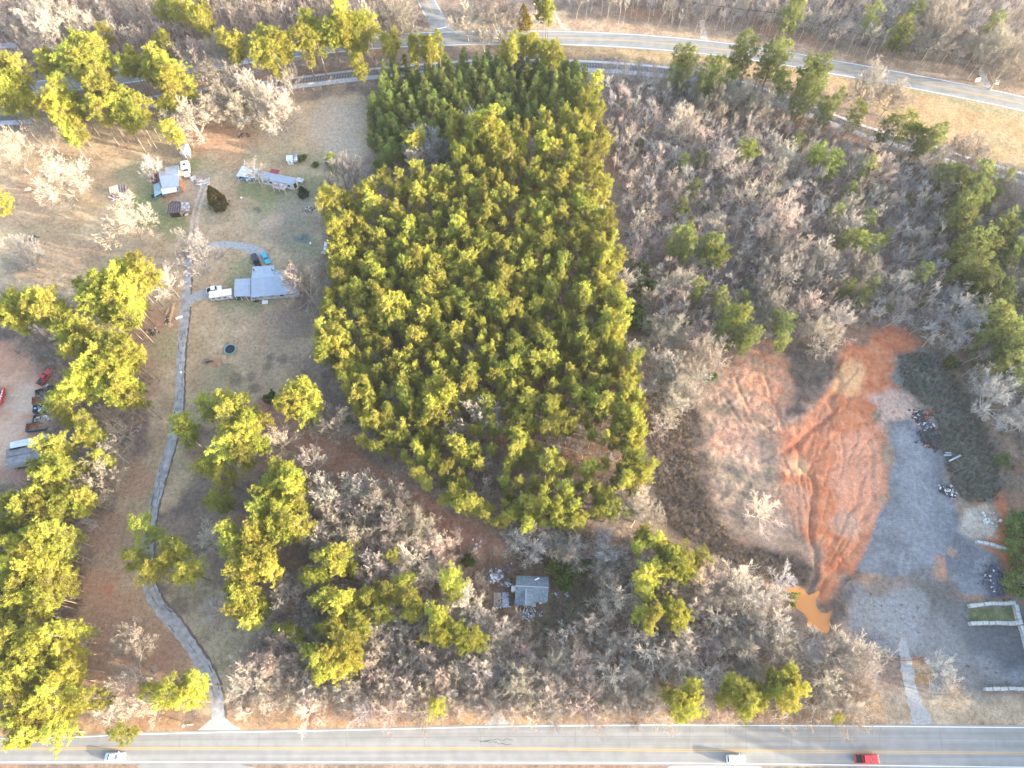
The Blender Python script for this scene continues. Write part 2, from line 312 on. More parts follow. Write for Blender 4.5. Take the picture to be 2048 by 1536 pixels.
C = np.zeros(X.shape + (3,)); GRIT = np.full(X.shape, 1.0)
nA = fbm(X, Y, 14, 1); nB = fbm(X, Y, 5, 5); nC = fbm(X, Y, 2.2, 9, 3); nD = fbm(X, Y, 30, 13)
nE = fbm(X, Y, 6, 60)
def window(px, py, pad):
    i0, i1 = np.searchsorted(XS, [min(px) - pad, max(px) + pad]); j0, j1 = np.searchsorted(YS, [min(py) - pad, max(py) + pad])
    return (slice(max(j0 - 1, 0), j1 + 1), slice(max(i0 - 1, 0), i1 + 1))
def lerp(a, b, t): return np.asarray(a) * (1 - t[..., None]) + np.asarray(b) * t[..., None]
t = smooth(.3, .7, nB * .6 + nC * .4)
C[:] = lerp((.14, .104, .086), (.245, .175, .128), t)                         # leaf litter under the woods
C[:] = lerp(C, np.broadcast_to((.24, .125, .075), C.shape), smooth(.52, .72, nA) * .6)
def paint(poly, c0, c1, soft=2.0, amp=3.0, strength=1.0, ns=nC, grit=None, world=False, seed=0):
    pts = poly if world else G(poly)
    W = window([p[0] for p in pts], [p[1] for p in pts], soft + amp * 1.5)
    d = sdf(X[W], Y[W], pts) + (nE[W] - .5) * amp * 2
    m = smooth(-soft / 2, soft / 2, d) * strength
    cc = lerp(c0, c1, smooth(.3, .7, ns[W])); C[W] = C[W] * (1 - m[..., None]) + cc * m[..., None]
    if grit is not None: GRIT[W] = GRIT[W] * (1 - m) + grit * m
    full = np.zeros(X.shape); full[W] = m
    return full
def blot(px, py, r, c, k=1.0, sq=1.0, hard=.5):
    p = at(px, py); W = window([p.x], [p.y], r * 1.6); d = np.hypot(X[W] - p.x, (Y[W] - p.y) * sq) + (nB[W] - .5) * r * .9
    m = smooth(r, r * hard, d) * k; C[W] = C[W] * (1 - m[..., None]) + np.asarray(c) * m[..., None]
TAN0, TAN1 = (.30, .208, .126), (.40, .292, .183)
mk_lawn = paint(LAWN, TAN0, TAN1, 2.5, 3, ns=nB * .5 + nC * .5, grit=.9)
m2 = paint(LAWN2, (.23, .18, .115), (.33, .26, .17), 3, 3); mk_lawn = np.maximum(mk_lawn, m2)
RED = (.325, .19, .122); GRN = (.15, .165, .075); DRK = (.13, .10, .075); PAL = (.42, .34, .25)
k = smooth(.5, .75, nA) * mk_lawn * .5; C[:] = lerp(C, np.broadcast_to((.20, .185, .11), C.shape), k)
k = smooth(.55, .8, nD) * mk_lawn * .25; C[:] = lerp(C, np.broadcast_to(RED, C.shape), k)
for a in [(60, 420, 12, RED, .3), (20, 400, 10, RED, .35), (95, 500, 12, RED, .3), (160, 520, 9, RED, .4), (420, 268, 10, RED, .8), (470, 285, 9, RED, .6), (380, 245, 10, RED, .6), (560, 260, 9, (.30, .25, .19), .6), (680, 240, 14, (.34, .28, .22), .7), (700, 300, 8, (.36, .29, .23), .6),
          (290, 660, 8, RED, .8), (300, 700, 8, RED, .75), (305, 630, 6, RED, .9), (285, 780, 6, RED, .7), (330, 650, 6, RED, .6), (255, 960, 7, RED, .7), (220, 1060, 8, RED, .8), (200, 1180, 9, RED, .9), (190, 1260, 10, RED, .9), (180, 1340, 10, (.26, .16, .108), .8), (260, 1210, 8, RED, .7), (300, 1290, 10, (.28, .165, .112), .8), (350, 1320, 8, (.26, .155, .108), .8), (240, 1330, 10, (.26, .155, .11), .8), (215, 1180, 3, (.36, .16, .09), .7),
          (290, 390, 8, GRN, .7), (300, 420, 9, GRN, .6), (330, 440, 7, GRN, .7), (270, 345, 8, (.22, .21, .13), .7), (360, 460, 6, GRN, .5), (430, 430, 7, (.24, .21, .14), .6), (500, 380, 6, GRN, .8), (530, 390, 6, GRN, .6), (545, 405, 7, GRN, .5), (520, 430, 7, (.2, .2, .11), .6), (610, 370, 8, GRN, .55), (590, 420, 9, (.22, .19, .14), .7), (560, 450, 9, (.25, .19, .14), .7), (600, 470, 9, (.2, .17, .12), .7), (610, 560, 6, GRN, .4), (480, 545, 6, (.2, .2, .1), .6), (500, 530, 5, (.19, .19, .1), .5), (500, 606, 6, (.2, .19, .11), .7), (460, 605, 6, (.22, .2, .12), .6), (400, 345, 8, (.24, .22, .13), .7), (375, 330, 5, GRN, .6),
          (610, 500, 7, (.21, .19, .12), .6), (530, 700, 14, (.30, .21, .14), .5), (500, 780, 12, (.27, .19, .125), .6), (440, 760, 7, (.24, .2, .12), .6), (600, 640, 9, (.2, .14, .11), .8), (620, 600, 6, (.17, .12, .1), .8), (560, 650, 8, (.24, .17, .13), .5), (330, 690, 7, (.25, .22, .12), .7), (345, 1100, 8, (.28, .2, .14), .5),
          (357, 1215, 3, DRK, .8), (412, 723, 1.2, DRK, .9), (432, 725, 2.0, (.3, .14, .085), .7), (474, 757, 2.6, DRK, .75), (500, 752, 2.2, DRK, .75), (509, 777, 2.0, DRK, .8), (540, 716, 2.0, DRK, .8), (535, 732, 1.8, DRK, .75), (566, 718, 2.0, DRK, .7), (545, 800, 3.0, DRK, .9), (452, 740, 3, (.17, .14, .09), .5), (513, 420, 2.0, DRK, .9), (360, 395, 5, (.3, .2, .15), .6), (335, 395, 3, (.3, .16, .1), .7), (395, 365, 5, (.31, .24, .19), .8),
          (610, 475, 2.4, (.075, .11, .11), .8), (598, 478, 2.2, (.08, .11, .11), .7), (545, 440, 4, (.42, .28, .2), .6), (530, 447, 3, (.42, .28, .2), .6), (500, 430, 3, (.38, .28, .2), .5), (505, 300, 4, (.26, .2, .14), .5)]:
    blot(*a)
paint([(b[0] + dx, b[1]) for dx, bs in ((-1.2, 1), (1.2, -1)) for b in [(525, 605), (526, 700), (524, 760), (520, 825)][::bs]], (.30, .16, .10), (.34, .19, .12), .8, .5, .75)
paint(VERGE, (.25, .15, .085), (.36, .23, .13), 3, 2, .85)
paint([(1770, 1385), (2400, 1388), (2400, 1460), (1770, 1452)], (.235, .18, .125), (.31, .245, .175), 2, 2)
for a in [(1960, 60, 20, (.17, .12, .1), .6), (640, 1440, 9, (.33, .18, .1), .6), (560, 1425, 9, (.32, .2, .11), .7)]: blot(*a)
paint(FARSTRIP, (.24, .165, .115), (.33, .24, .165), 3, 4)
paint([(895, 28), (1130, 20), (1140, 64), (1000, 64), (915, 58)], (.26, .19, .125), (.36, .27, .17), 3, 3)
paint(FARFIELD, (.24, .165, .09), (.31, .22, .125), 3, 4); paint(FARVERGE, (.25, .175, .095), (.32, .225, .13), 3, 4)
paint([(1780, 165), (1900, 190), (2048, 222), (2300, 280), (2300, 300), (2048, 240), (1900, 205)], (.2, .18, .11), (.27, .23, .14), 2, 2, .8)
paint([(1980, 272), (2048, 290), (2048, 300), (1975, 283)], (.2, .17, .1), (.26, .21, .13), 2, 2, .7)
paint([(720, 70), (850, 60), (885, 60), (850, 75), (760, 82)], (.3, .2, .12), (.4, .28, .17), 2, 2, .8)
# red embankment along the railway
paint([(60, 215), (280, 185), (420, 165), (560, 148), (730, 130), (740, 142), (540, 160), (300, 192), (80, 225)], (.16, .085, .06), (.24, .12, .085), 2, 2, .8)
paint([(1420, 205), (1560, 225), (1700, 275), (1780, 310), (1770, 330), (1640, 280), (1480, 235)], (.2, .13, .09), (.36, .22, .13), 2, 3, .7)
# clearing: scraped clay, washed sand and thin grass
mk_clay = paint(CLAY, (.145, .11, .082), (.225, .152, .112), 3, 3.5, grit=1.0)
rill = fbm(X * .55 + Y * .9, (Y - X * .6) * .18, 2.2, 71) * .65 + fbm(X, Y, 1.7, 73, 3) * .35
m = paint(ORANGE2, (.34, .14, .075), (.275, .165, .112), 5, 6, .9, ns=rill); mk_o = paint(ORANGE, (.325, .11, .053), (.40, .17, .092), 4, 6, 1, ns=rill * .6 + nC * .4, grit=.75)
paint([(1430, 770), (1470, 700), (1560, 690), (1590, 790), (1640, 900), (1600, 990), (1540, 900), (1470, 830)], (.33, .165, .105), (.28, .18, .125), 7, 7, .45, ns=rill)
paint(PINK, (.44, .225, .145), (.40, .185, .115), 4, 4, .85); paint(PINK2, (.41, .26, .2), (.34, .235, .19), 3, 4, .9)
paint([(1410, 880), (1500, 850), (1545, 900), (1555, 1000), (1600, 1060), (1540, 1090), (1470, 1080), (1420, 1010)], (.145, .118, .09), (.225, .165, .125), 7, 7, .9, ns=rill)
for a in [(1470, 870, 7, (.36, .2, .14), .6), (1440, 890, 4, (.40, .2, .13), .5), (1500, 910, 6, (.36, .22, .16), .5), (1580, 1010, 8, (.30, .185, .13), .6), (1550, 1060, 8, (.27, .195, .155), .6), (1600, 930, 4, (.56, .36, .2), .6), (1610, 880, 8, (.42, .14, .07), .6), (1790, 682, 7, (.42, .135, .07), .85), (1700, 745, 5, (.5, .29, .15), .7), (1690, 770, 5, (.52, .3, .15), .6), (1610, 1100, 5, (.27, .17, .12), .7), (1695, 1050, 5, (.3, .2, .15), .6), (1585, 1085, 5, (.2, .14, .1), .8), (1655, 845, 4, (.28, .12, .07), .7)]: blot(*a)
paint(CLAY_TONGUE, (.105, .082, .075), (.2, .155, .13), 2.5, 3, .95)
paint([(1590, 855), (1620, 815), (1640, 800), (1665, 800), (1672, 830), (1650, 850), (1620, 850)], (.4, .17, .09), (.3, .15, .1), 2, 3, .7)
paint(SLOPE, (.065, .068, .06), (.12, .12, .105), 4, 5, 1, ns=rill)
paint([(1800, 720), (1850, 708), (1885, 735), (1905, 790), (1905, 840), (1870, 845), (1850, 800), (1805, 765)], (.12, .118, .108), (.19, .185, .17), 4, 4, .75, ns=rill)
paint(MARSH, (.07, .054, .045), (.19, .135, .09), 5, 7, 1, ns=nB * .5 + nC * .5)
mk_g = paint(GRAVEL, (.095, .10, .112), (.145, .15, .163), 2.2, 3.2, 1, ns=nB * .6 + nC * .4, grit=.9)
mk_l = paint(LOWLOT, (.092, .091, .094), (.15, .149, .155), 4, 4.5, 1, ns=nB * .6 + nC * .4, grit=1.0); mk_g = np.maximum(mk_g, mk_l)
paint([(1795, 845), (1835, 880), (1860, 960), (1880, 1060), (1880, 1130), (1830, 1130), (1815, 1050), (1820, 980), (1800, 900)], (.145, .151, .166), (.185, .191, .206), 6, 4, .8, ns=rill)
trk = dense(G([(1805, 1290), (1800, 1200), (1812, 1120), (1832, 1050), (1838, 980), (1822, 910), (1800, 862)]), 2); trk2 = dense(G([(1805, 1275), (1840, 1200), (1900, 1150), (1960, 1130)]), 2)
for tl in (trk, trk2):
    dd_ = seg_dist(X, Y, tl) + (nC - .5) * .6; mm = (np.exp(-((dd_ - 1.0) / .38) ** 2) * .45 * smooth(.35, .6, nB))[..., None]; C[:] = C * (1 - mm) + np.array((.21, .21, .218)) * mm
for a in [(1880, 1165, 5, (.15, .12, .1), .7), (1760, 1175, 5, (.13, .11, .1), .8), (1830, 1185, 6, (.12, .11, .1), .8), (1860, 1200, 6, (.12, .11, .1), .8), (1900, 1230, 9, (.085, .08, .078), .8), (1870, 1205, 8, (.085, .08, .075), .7), (1925, 1260, 9, (.10, .10, .105), .6), (1930, 1300, 9, (.12, .12, .125), .6), (1985, 1320, 5, (.17, .19, .22), .8), (2030, 1330, 6, (.16, .18, .21), .6), (1960, 1350, 8, (.15, .14, .13), .6), (1870, 1290, 9, (.17, .165, .165), .6), (1800, 1250, 8, (.185, .187, .193), .8), (1803, 1275, 5, (.185, .187, .193), .8), (1815, 1210, 6, (.175, .178, .182), .7), (1730, 1230, 6, (.19, .187, .183), .6), (1880, 1120, 1.6, (.3, .15, .1), .7), (1884, 1140, 1.4, (.3, .15, .1), .7), (1902, 1105, 1.5, (.28, .16, .11), .6), (1880, 1150, 2, (.3, .16, .1), .6), (1780, 1350, 5, (.17, .115, .085), .8), (1845, 1340, 4, (.25, .15, .07), .9), (1770, 1320, 3, (.15, .11, .09), .8), (2000, 1275, 9, (.07, .075, .085), .8), (2030, 1285, 9, (.07, .075, .085), .8), (1970, 1270, 6, (.08, .085, .095), .7)]: blot(*a)
paint(GRASSBAY, (.06, .085, .035), (.14, .14, .065), 1.2, 1, .95); paint(BLUESTONE, (.05, .062, .085), (.085, .10, .13), 1.5, 1.5, .95)
paint(REDEDGE, (.36, .115, .055), (.44, .16, .085), 2, 1.5, .95); paint(DUSTHEAP, (.26, .215, .175), (.34, .28, .23), 2, 2, .95)
mk_y = paint(YARD, (.35, .185, .12), (.43, .26, .175), 3, 2.5, 1, ns=nA * .5 + nC * .5, grit=.6)
for a in [(15, 715, 7, (.36, .19, .12), .7), (95, 745, 5, (.25, .15, .11), .7), (85, 850, 6, (.27, .17, .13), .7), (30, 960, 7, (.25, .15, .12), .7), (0, 880, 8, (.46, .33, .24), .6), (110, 880, 5, (.2, .15, .13), .7), (50, 790, 7, (.45, .34, .26), .6)]: blot(*a)
dirt_w = dense(G(DIRT), 3); d = seg_dist(X, Y, dirt_w) + (nB - .5) * 2.4
mk_d = smooth(4.2, 2.8, d); C[:] = lerp(C, lerp((.25, .13, .088), (.315, .17, .117), smooth(.3, .7, nC)), mk_d)
# yard of the empty house: brambles and dead leaves
paint([(950, 1130), (1010, 1110), (1110, 1110), (1190, 1150), (1200, 1260), (1140, 1300), (1050, 1300), (980, 1270), (940, 1200)], (.10, .075, .062), (.26, .165, .105), 4, 4, .9, ns=nB)
for a in [(1130, 1235, 8, (.07, .075, .045), .7), (1165, 1165, 6, (.07, .075, .045), .6), (1040, 1250, 6, (.3, .18, .1), .6), (1085, 1270, 6, (.075, .08, .05), .7), (1000, 1150, 5, (.18, .11, .07), .7), (1150, 1275, 4, (.33, .19, .1), .6)]: blot(*a)
# pine straw under the plantation and long weak ruts
paint([(1120, 900), (1210, 890), (1240, 930), (1200, 960), (1110, 935)], (.3, .165, .1), (.2, .11, .075), 3, 4, .8); paint([(960, 870), (1010, 870), (1020, 900), (960, 900)], (.28, .15, .1), (.2, .11, .075), 2, 3, .7)
paint([(1300, 780), (1350, 760), (1370, 800), (1360, 900), (1320, 900), (1290, 850)], (.27, .15, .1), (.2, .115, .08), 3, 4, .7)
for poly in [[(1650, 380), (1850, 420), (1880, 520), (1800, 540), (1700, 480)], [(1640, 560), (1900, 590), (1880, 650), (1700, 640)]]: paint(poly, (.15, .10, .09), (.23, .145, .115), 8, 8, .6)
# flatten under anything laid on the ground
keep = np.minimum.reduce([seg_dist(X, Y, road_c) - 8, seg_dist(X, Y, far_c) - 7, seg_dist(X, Y, side_c) - 6, seg_dist(X, Y, rail_c) - 4])
Z *= smooth(0, 4, keep)

nx, ny = len(XS), len(YS)
Q = (np.arange(ny - 1)[:, None] * nx + np.arange(nx - 1)[None, :]); quads = np.stack([Q, Q + 1, Q + nx + 1, Q + nx], -1)
def mid(a): return (a[:-1, :-1] + a[1:, :-1] + a[:-1, 1:] + a[1:, 1:]) / 4
zone = np.zeros((ny - 1, nx - 1), int)
for i, mk in ((1, mk_lawn), (2, mk_clay), (3, mk_g), (4, mk_y), (5, mk_d)): zone[mid(mk) > .5] = i
names = ['ground', 'lawn', 'clay_clearing', 'gravel_lot', 'dirt_yard', 'dirt_path']
P = np.stack([X, Y, Z], -1).reshape(-1, 3); CF = np.clip(C.reshape(-1, 3), 0.01, .9); GF = GRIT.reshape(-1)
for i, nm in enumerate(names):
    q = quads[zone == i].reshape(-1, 4)
    if not len(q): continue
    used, inv = np.unique(q, return_inverse=True)
    me = bpy.data.meshes.new(nm); me.vertices.add(len(used)); me.vertices.foreach_set('co', P[used].astype(np.float32).ravel())
    me.loops.add(q.size); me.loops.foreach_set('vertex_index', inv.astype(np.int32).ravel())
    me.polygons.add(len(q)); me.polygons.foreach_set('loop_start', np.arange(0, q.size, 4, dtype=np.int32)); me.polygons.foreach_set('use_smooth', np.ones(len(q), bool))
    me.update(calc_edges=True)
    ca = me.attributes.new('tint', 'FLOAT_COLOR', 'POINT'); ca.data.foreach_set('color', np.concatenate([CF[used], np.ones((len(used), 1))], 1).astype(np.float32).ravel())
    ga = me.attributes.new('grit', 'FLOAT', 'POINT'); ga.data.foreach_set('value', GF[used].astype(np.float32))
    me.materials.append(gm); o = link(nm, me); o['kind'] = 'structure'

# ------------------------------------------------------------------ roads
M['road'] = mat('road', (.205, .20, .193), .85, var=.10, scale=.35, bump=.15, bscale=14, detail=8)
M['road_old'] = mat('road_old', (.275, .262, .258), .9, var=.34, scale=.55, bump=.4, bscale=6, detail=9)
M['concrete'] = mat('concrete', (.33, .315, .29), .85, var=.14, scale=1.2, bump=.2)
M['gravel'] = mat('gravel', (.30, .29, .285), .95, var=.22, scale=1.6, bump=.6, bscale=8, detail=9)
M['white_paint'] = mat('white_paint', (.62, .62, .60), .6, var=.12, scale=6)
M['yellow_paint'] = mat('yellow_paint', (.46, .27, .06), .6, var=.12, scale=6)
M['crack'] = mat('crack', (.11, .105, .10), .95, var=.3, scale=4)
def lane_wear(m, col):
    nt = m.node_tree; N = nt.nodes; L = nt.links; b = N['Principled BSDF']; tc = N.new('ShaderNodeTexCoord'); mp = N.new('ShaderNodeMapping'); mp.inputs['Scale'].default_value = (.012, .95, 1)
    n = N.new('ShaderNodeTexNoise'); n.inputs['Scale'].default_value = 1.0; n.inputs['Detail'].default_value = 6; L.new(tc.outputs['Object'], mp.inputs[0]); L.new(mp.outputs[0], n.inputs['Vector'])
    r = N.new('ShaderNodeMapRange'); r.inputs[1].default_value = .3; r.inputs[2].default_value = .7; r.inputs[3].default_value = .82; r.inputs[4].default_value = 1.14; L.new(n.outputs['Fac'], r.inputs[0])
    old = b.inputs['Base Color'].links[0].from_socket; v = N.new('ShaderNodeVectorMath'); v.operation = 'SCALE'; L.new(old, v.inputs[0]); L.new(r.outputs[0], v.inputs['Scale']); L.new(v.outputs[0], b.inputs['Base Color'])
lane_wear(M['road'], None)
def offset(line, w):
    out = []
    for i, p in enumerate(line):
        a = line[max(0, i - 1)]; b = line[min(len(line) - 1, i + 1)]
        d = Vector((b[0] - a[0], b[1] - a[1])).normalized(); ww = w[i] if isinstance(w, (list, np.ndarray)) else w
        out.append((p[0] - d.y * ww, p[1] + d.x * ww))
    return out
def strip(name, A, B, z, m, parent=None, smooth_=False):
    n = len(A); vs = [(p[0], p[1], z) for p in A] + [(p[0], p[1], z) for p in B]
    me = bpy.data.meshes.new(name); me.from_pydata(vs, [], [(i, i + 1, n + i + 1, n + i) for i in range(n - 1)]); me.update()
    me.materials.append(m); 
    if me.polygons and me.polygons[0].normal.z < 0: me.flip_normals()
    return link(name, me, parent)
def painted(parent, line, off, w, z, m, name='road_line'): return strip(name, offset(line, off + w / 2), offset(line, off - w / 2), z, m, parent)
def resample(line, n):
    L = [0]
    for a, b in zip(line[:-1], line[1:]): L.append(L[-1] + math.hypot(b[0] - a[0], b[1] - a[1]))
    return [(float(np.interp(s, L, [p[0] for p in line])), float(np.interp(s, L, [p[1] for p in line]))) for s in np.linspace(0, L[-1], n)]
rt = resample(road_top, 130); rb = resample(road_bot, 130)
road = strip('highway', rt, rb, .02, M['road']); road['kind'] = 'structure'
painted(road, rt, -.45, .16, .026, M['white_paint']); painted(road, rb, .45, .16, .026, M['white_paint'])
painted(road, road_c, .17, .13, .026, M['yellow_paint']); painted(road, road_c, -.17, .13, .026, M['yellow_paint'])
# tar seams and stains
mid_l = [((a[0] * .5 + b[0] * .5), a[1] * .5 + b[1] * .5) for a, b in zip(rt, resample(road_c, 130))]
painted(road, mid_l, 0, .05, .0235, M['crack'], 'tar_seam')
for pxs in [360, 520, 690, 850, 960, 1150, 1255, 1380, 1450, 1490, 1585, 1660, 1760, 1880, 1990]:
    a = at(pxs, 1451); b = at(pxs + rng.uniform(-4, 8), 1498)
    pts = [(a.x + (b.x - a.x) * k / 6 + rng.uniform(-.12, .12), a.y + (b.y - a.y) * k / 6) for k in range(7)]
    strip('tar_seam', offset(pts, .028), offset(pts, -.028), .0245, M['crack'], road)
for (px, py, w) in [(940, 1480, 5), (975, 1479, 6), (990, 1487, 4), (960, 1484, 4)]:
    p = at(px, py); pts = [(p.x + k * w / 8, p.y + rng.uniform(-.25, .25)) for k in range(9)]
    strip('tyre_scuff', offset(pts, [.03 + .1 * rng.random() for _ in pts]), offset(pts, [-.03 - .08 * rng.random() for _ in pts]), .025, M['crack'], road)
far = strip('far_road', offset(far_c, HALF['far']), offset(far_c, -HALF['far']), .02, M['road']); far['kind'] = 'structure'
painted(far, far_c, 3.5, .2, .026, M['white_paint']); painted(far, far_c, -3.5, .2, .026, M['white_paint'])
painted(far, far_c, .19, .15, .026, M['yellow_paint']); painted(far, far_c, -.19, .15, .026, M['yellow_paint'])
sd_ = strip('side_road', offset(side_c, HALF['side']), offset(side_c, -HALF['side']), .015, M['road']); sd_['kind'] = 'structure'
sc_ = side_c[:-6]
painted(sd_, sc_, 3.1, .2, .024, M['white_paint']); painted(sd_, sc_, -3.1, .2, .024, M['white_paint']); painted(sd_, sc_, .18, .15, .024, M['yellow_paint']); painted(sd_, sc_, -.18, .15, .024, M['yellow_paint'])
a, b = at(874, 58), at(893, 54); painted(sd_, [(a.x, a.y), (b.x, b.y)], 0, .5, .024, M['white_paint'], 'stop_line')
def flat_poly(name, pxs, z, m, jitter=0, kind='structure', parent=None):
    pts = dense(G(pxs + [pxs[0]]), 1.0)[:-1]
    pts = [(p[0] + rng.uniform(-jitter, jitter), p[1] + rng.uniform(-jitter, jitter)) for p in pts]
    bm = bmesh.new(); f = bm.faces.new([bm.verts.new((p[0], p[1], z)) for p in pts]); bmesh.ops.triangulate(bm, faces=[f])
    for f in bm.faces:
        if f.normal.z < 0: f.normal_flip()
    me = bpy.data.meshes.new(name); bm.to_mesh(me); bm.free(); me.materials.append(m); o = link(name, me, parent)
    if not parent: o['kind'] = kind
    return o
flat_poly('road_junction', [(800, 77), (845, 70), (862, 62), (868, 48), (893, 44), (902, 56), (920, 65), (945, 72), (930, 76), (870, 78)], .011, M['road'])
# driveways
def drive(name, pts, z, m, jit=.25, seed=1):
    c = dense(G([p for p, w in pts]), .8); L = np.linspace(0, 1, len(c)); wl = np.interp(L, np.linspace(0, 1, len(pts)), [w / ppm(at(*p)) / 2 for p, w in pts])
    r_ = random.Random(seed); ja = [r_.uniform(-jit, jit) for _ in c]; jb = [r_.uniform(-jit, jit) for _ in c]
    o = strip(name, offset(c, list(wl + np.array(ja))), offset(c, list(-wl + np.array(jb))), z, m); o['kind'] = 'structure'; return c, wl, o
dv_c, dv_w, dv_o = drive('driveway', DRIVE, .012, M['road_old'], .22, 3)
M['patch_dark'] = mat('patch_dark', (.125, .118, .115), .95, var=.3, scale=1.5, detail=8, bump=.3); M['patch_pale'] = mat('patch_pale', (.30, .285, .28), .9, var=.2, scale=1.5, detail=8)
M['edge_soil'] = mat('edge_soil', (.115, .085, .07), .95, var=.3, scale=1.5, detail=7)
strip('driveway_edge', offset(dv_c, list(-dv_w + .1)), offset(dv_c, list(-dv_w - .35 - .3 * np.abs(np.sin(np.arange(len(dv_c)) * .9)))), .008, M['edge_soil'])['kind'] = 'structure'
for k in range(70):                                    # broken and patched asphalt
    i = rng.randrange(2, len(dv_c) - 8); n = rng.randrange(2, 7); o_ = rng.uniform(-.75, .75) * dv_w[i]; w = rng.uniform(.05, .26)
    seg = dv_c[i:i + n]
    strip('asphalt_patch', offset(seg, [o_ + w * rng.uniform(.3, 1) for _ in seg]), offset(seg, [o_ - w * rng.uniform(.3, 1) for _ in seg]), .015 + k * 3e-5, M['patch_dark'] if k % 3 else M['patch_pale'], dv_o)
drive('gravel_ring', RING, .010, M['gravel'], .2, 5); drive('gravel_spur', SPUR, .0105, M['gravel'], .25, 6)
M['dirt_rut'] = mat('dirt_rut', (.40, .31, .25), .95, var=.28, scale=1.2, detail=8, bump=.4)
tn = dense(G([p for p, w in TRACK_N]), .8)
for off in (-.85, .85):
    r_ = random.Random(int(off * 10)); strip('dirt_rut', offset(tn, [off + .45 + r_.uniform(-.12, .12) for _ in tn]), offset(tn, [off - .45 + r_.uniform(-.12, .12) for _ in tn]), .010, M['dirt_rut'])['kind'] = 'structure'
drive('gravel_drive', GDRIVE, .014, mat('gravel_pale', (.245, .243, .245), .95, var=.2, scale=1.8, bump=.5, bscale=9, detail=9), .3, 8)
drive('field_lane', LANE_R, .010, M['road_old'], .3, 9)
flat_poly('driveway_apron', [(395, 1460), (412, 1448), (422, 1437), (450, 1436), (462, 1447), (482, 1457), (480, 1460)], .017, M['concrete'])
flat_poly('driveway_apron', [(968, 1450), (982, 1440), (990, 1424), (1002, 1424), (1012, 1440), (1026, 1447)], .017, M['concrete'])
flat_poly('driveway_apron', [(1330, 1541), (1340, 1532), (1522, 1533), (1526, 1541)], .017, M['concrete'])
flat_poly('driveway_apron', [(270, 1541), (280, 1528), (480, 1529), (492, 1541)], .017, M['road'])
dl = at(1405, 50), at(1410, 80)
drive('dirt_lane', [((1404, 40), 10), ((1406, 60), 12), ((1409, 82), 14)], .010, M['dirt_rut'], .3, 12); drive('dirt_lane', [((1106, 20), 6), ((1120, 45), 7), ((1135, 64), 9)], .010, M['dirt_rut'], .3, 13)
# ------------------------------------------------------------------ railway
M['ballast'] = mat('ballast', (.33, .33, .345), .95, var=.25, scale=2.2, bump=.8, bscale=9, detail=9); M['tie'] = mat('tie', (.12, .085, .07), .9, var=.3); M['rail'] = mat('rail', (.20, .15, .13), .5, .6, var=.2)
n = len(rail_c); A4, A2, B2, B4 = offset(rail_c, 3.0), offset(rail_c, 1.75), offset(rail_c, -1.75), offset(rail_c, -3.0)
mb = MB(); mb.add([(*p, .004) for p in A4] + [(*p, .42) for p in A2] + [(*p, .42) for p in B2] + [(*p, .004) for p in B4], [(j * n + i, (j + 1) * n + i, (j + 1) * n + i + 1, j * n + i + 1) for j in range(3) for i in range(n - 1)])
bo = mb.build('ballast_bed', M['ballast']); bo['kind'] = 'structure'
for off in (.72, -.72):
    q = resample(offset(rail_c, off), 220); mb = MB()
    for a, b in zip(q[:-1], q[1:]): mb.tube((*a, .66), (*b, .66), .07, .07, 4)
    mb.build('rail', M['rail'], bo)
mb = MB(); L = sum(math.hypot(b[0] - a[0], b[1] - a[1]) for a, b in zip(rail_c[:-1], rail_c[1:])); q = resample(rail_c, int(L / .56))
for i in range(len(q) - 1):
    d = Vector((q[i + 1][0] - q[i][0], q[i + 1][1] - q[i][1])); mb.obox((*q[i], .50), (.24, 2.6, .2), Matrix.Rotation(math.atan2(d.y, d.x) + rng.uniform(-.02, .02), 3, 'Z'))
mb.build('crosstie_run', M['tie'], bo)['kind'] = 'stuff'
# ------------------------------------------------------------------ pond
pm = bpy.data.materials.new('muddy_water'); pm.use_nodes = True; b = pm.node_tree.nodes['Principled BSDF']
b.inputs['Base Color'].default_value = (.44, .185, .055, 1); b.inputs['Roughness'].default_value = .12; b.inputs['IOR'].default_value = 1.33
nz = pm.node_tree.nodes.new('ShaderNodeTexNoise'); nz.inputs['Scale'].default_value = .5; bp = pm.node_tree.nodes.new('ShaderNodeBump'); bp.inputs['Strength'].default_value = .08
pm.node_tree.links.new(nz.outputs[0], bp.inputs['Height']); pm.node_tree.links.new(bp.outputs[0], b.inputs['Normal'])
flat_poly('pond_water', [(1024 + (a - 1024), b) for a, b in POND], -.06, pm)

# ================================================================== PLANTS
def frame_of(d):
    u = d.orthogonal().normalized(); return u, d.cross(u)
def segs_mesh(name, segs, sides, m):
    """tapered limbs: (a, b, ra, rb)"""
    k = len(segs); A = np.array([s[0] for s in segs]); B = np.array([s[1] for s in segs]); ra = np.array([s[2] for s in segs]); rb = np.array([s[3] for s in segs])
    D = B - A; D /= np.linalg.norm(D, axis=1, keepdims=True) + 1e-9
    ref = np.where(np.abs(D[:, 2:3]) < .9, np.array([[0, 0, 1.]]), np.array([[1., 0, 0]])); U = np.cross(D, ref); U /= np.linalg.norm(U, axis=1, keepdims=True); W = np.cross(D, U)
    V = []
    for P_, r in ((A, ra), (B, rb)):
        for j in range(sides):
            t = 2 * math.pi * j / sides; V.append(P_ + (U * math.cos(t) + W * math.sin(t)) * r[:, None])
    V = np.stack(V, 1).reshape(-1, 3); base = np.arange(k)[:, None, None] * (2 * sides)
    F = np.array([[j, (j + 1) % sides, sides + (j + 1) % sides, sides + j] for j in range(sides)])[None] + base
    return quad_mesh(name, V, F.reshape(-1, 4), m)
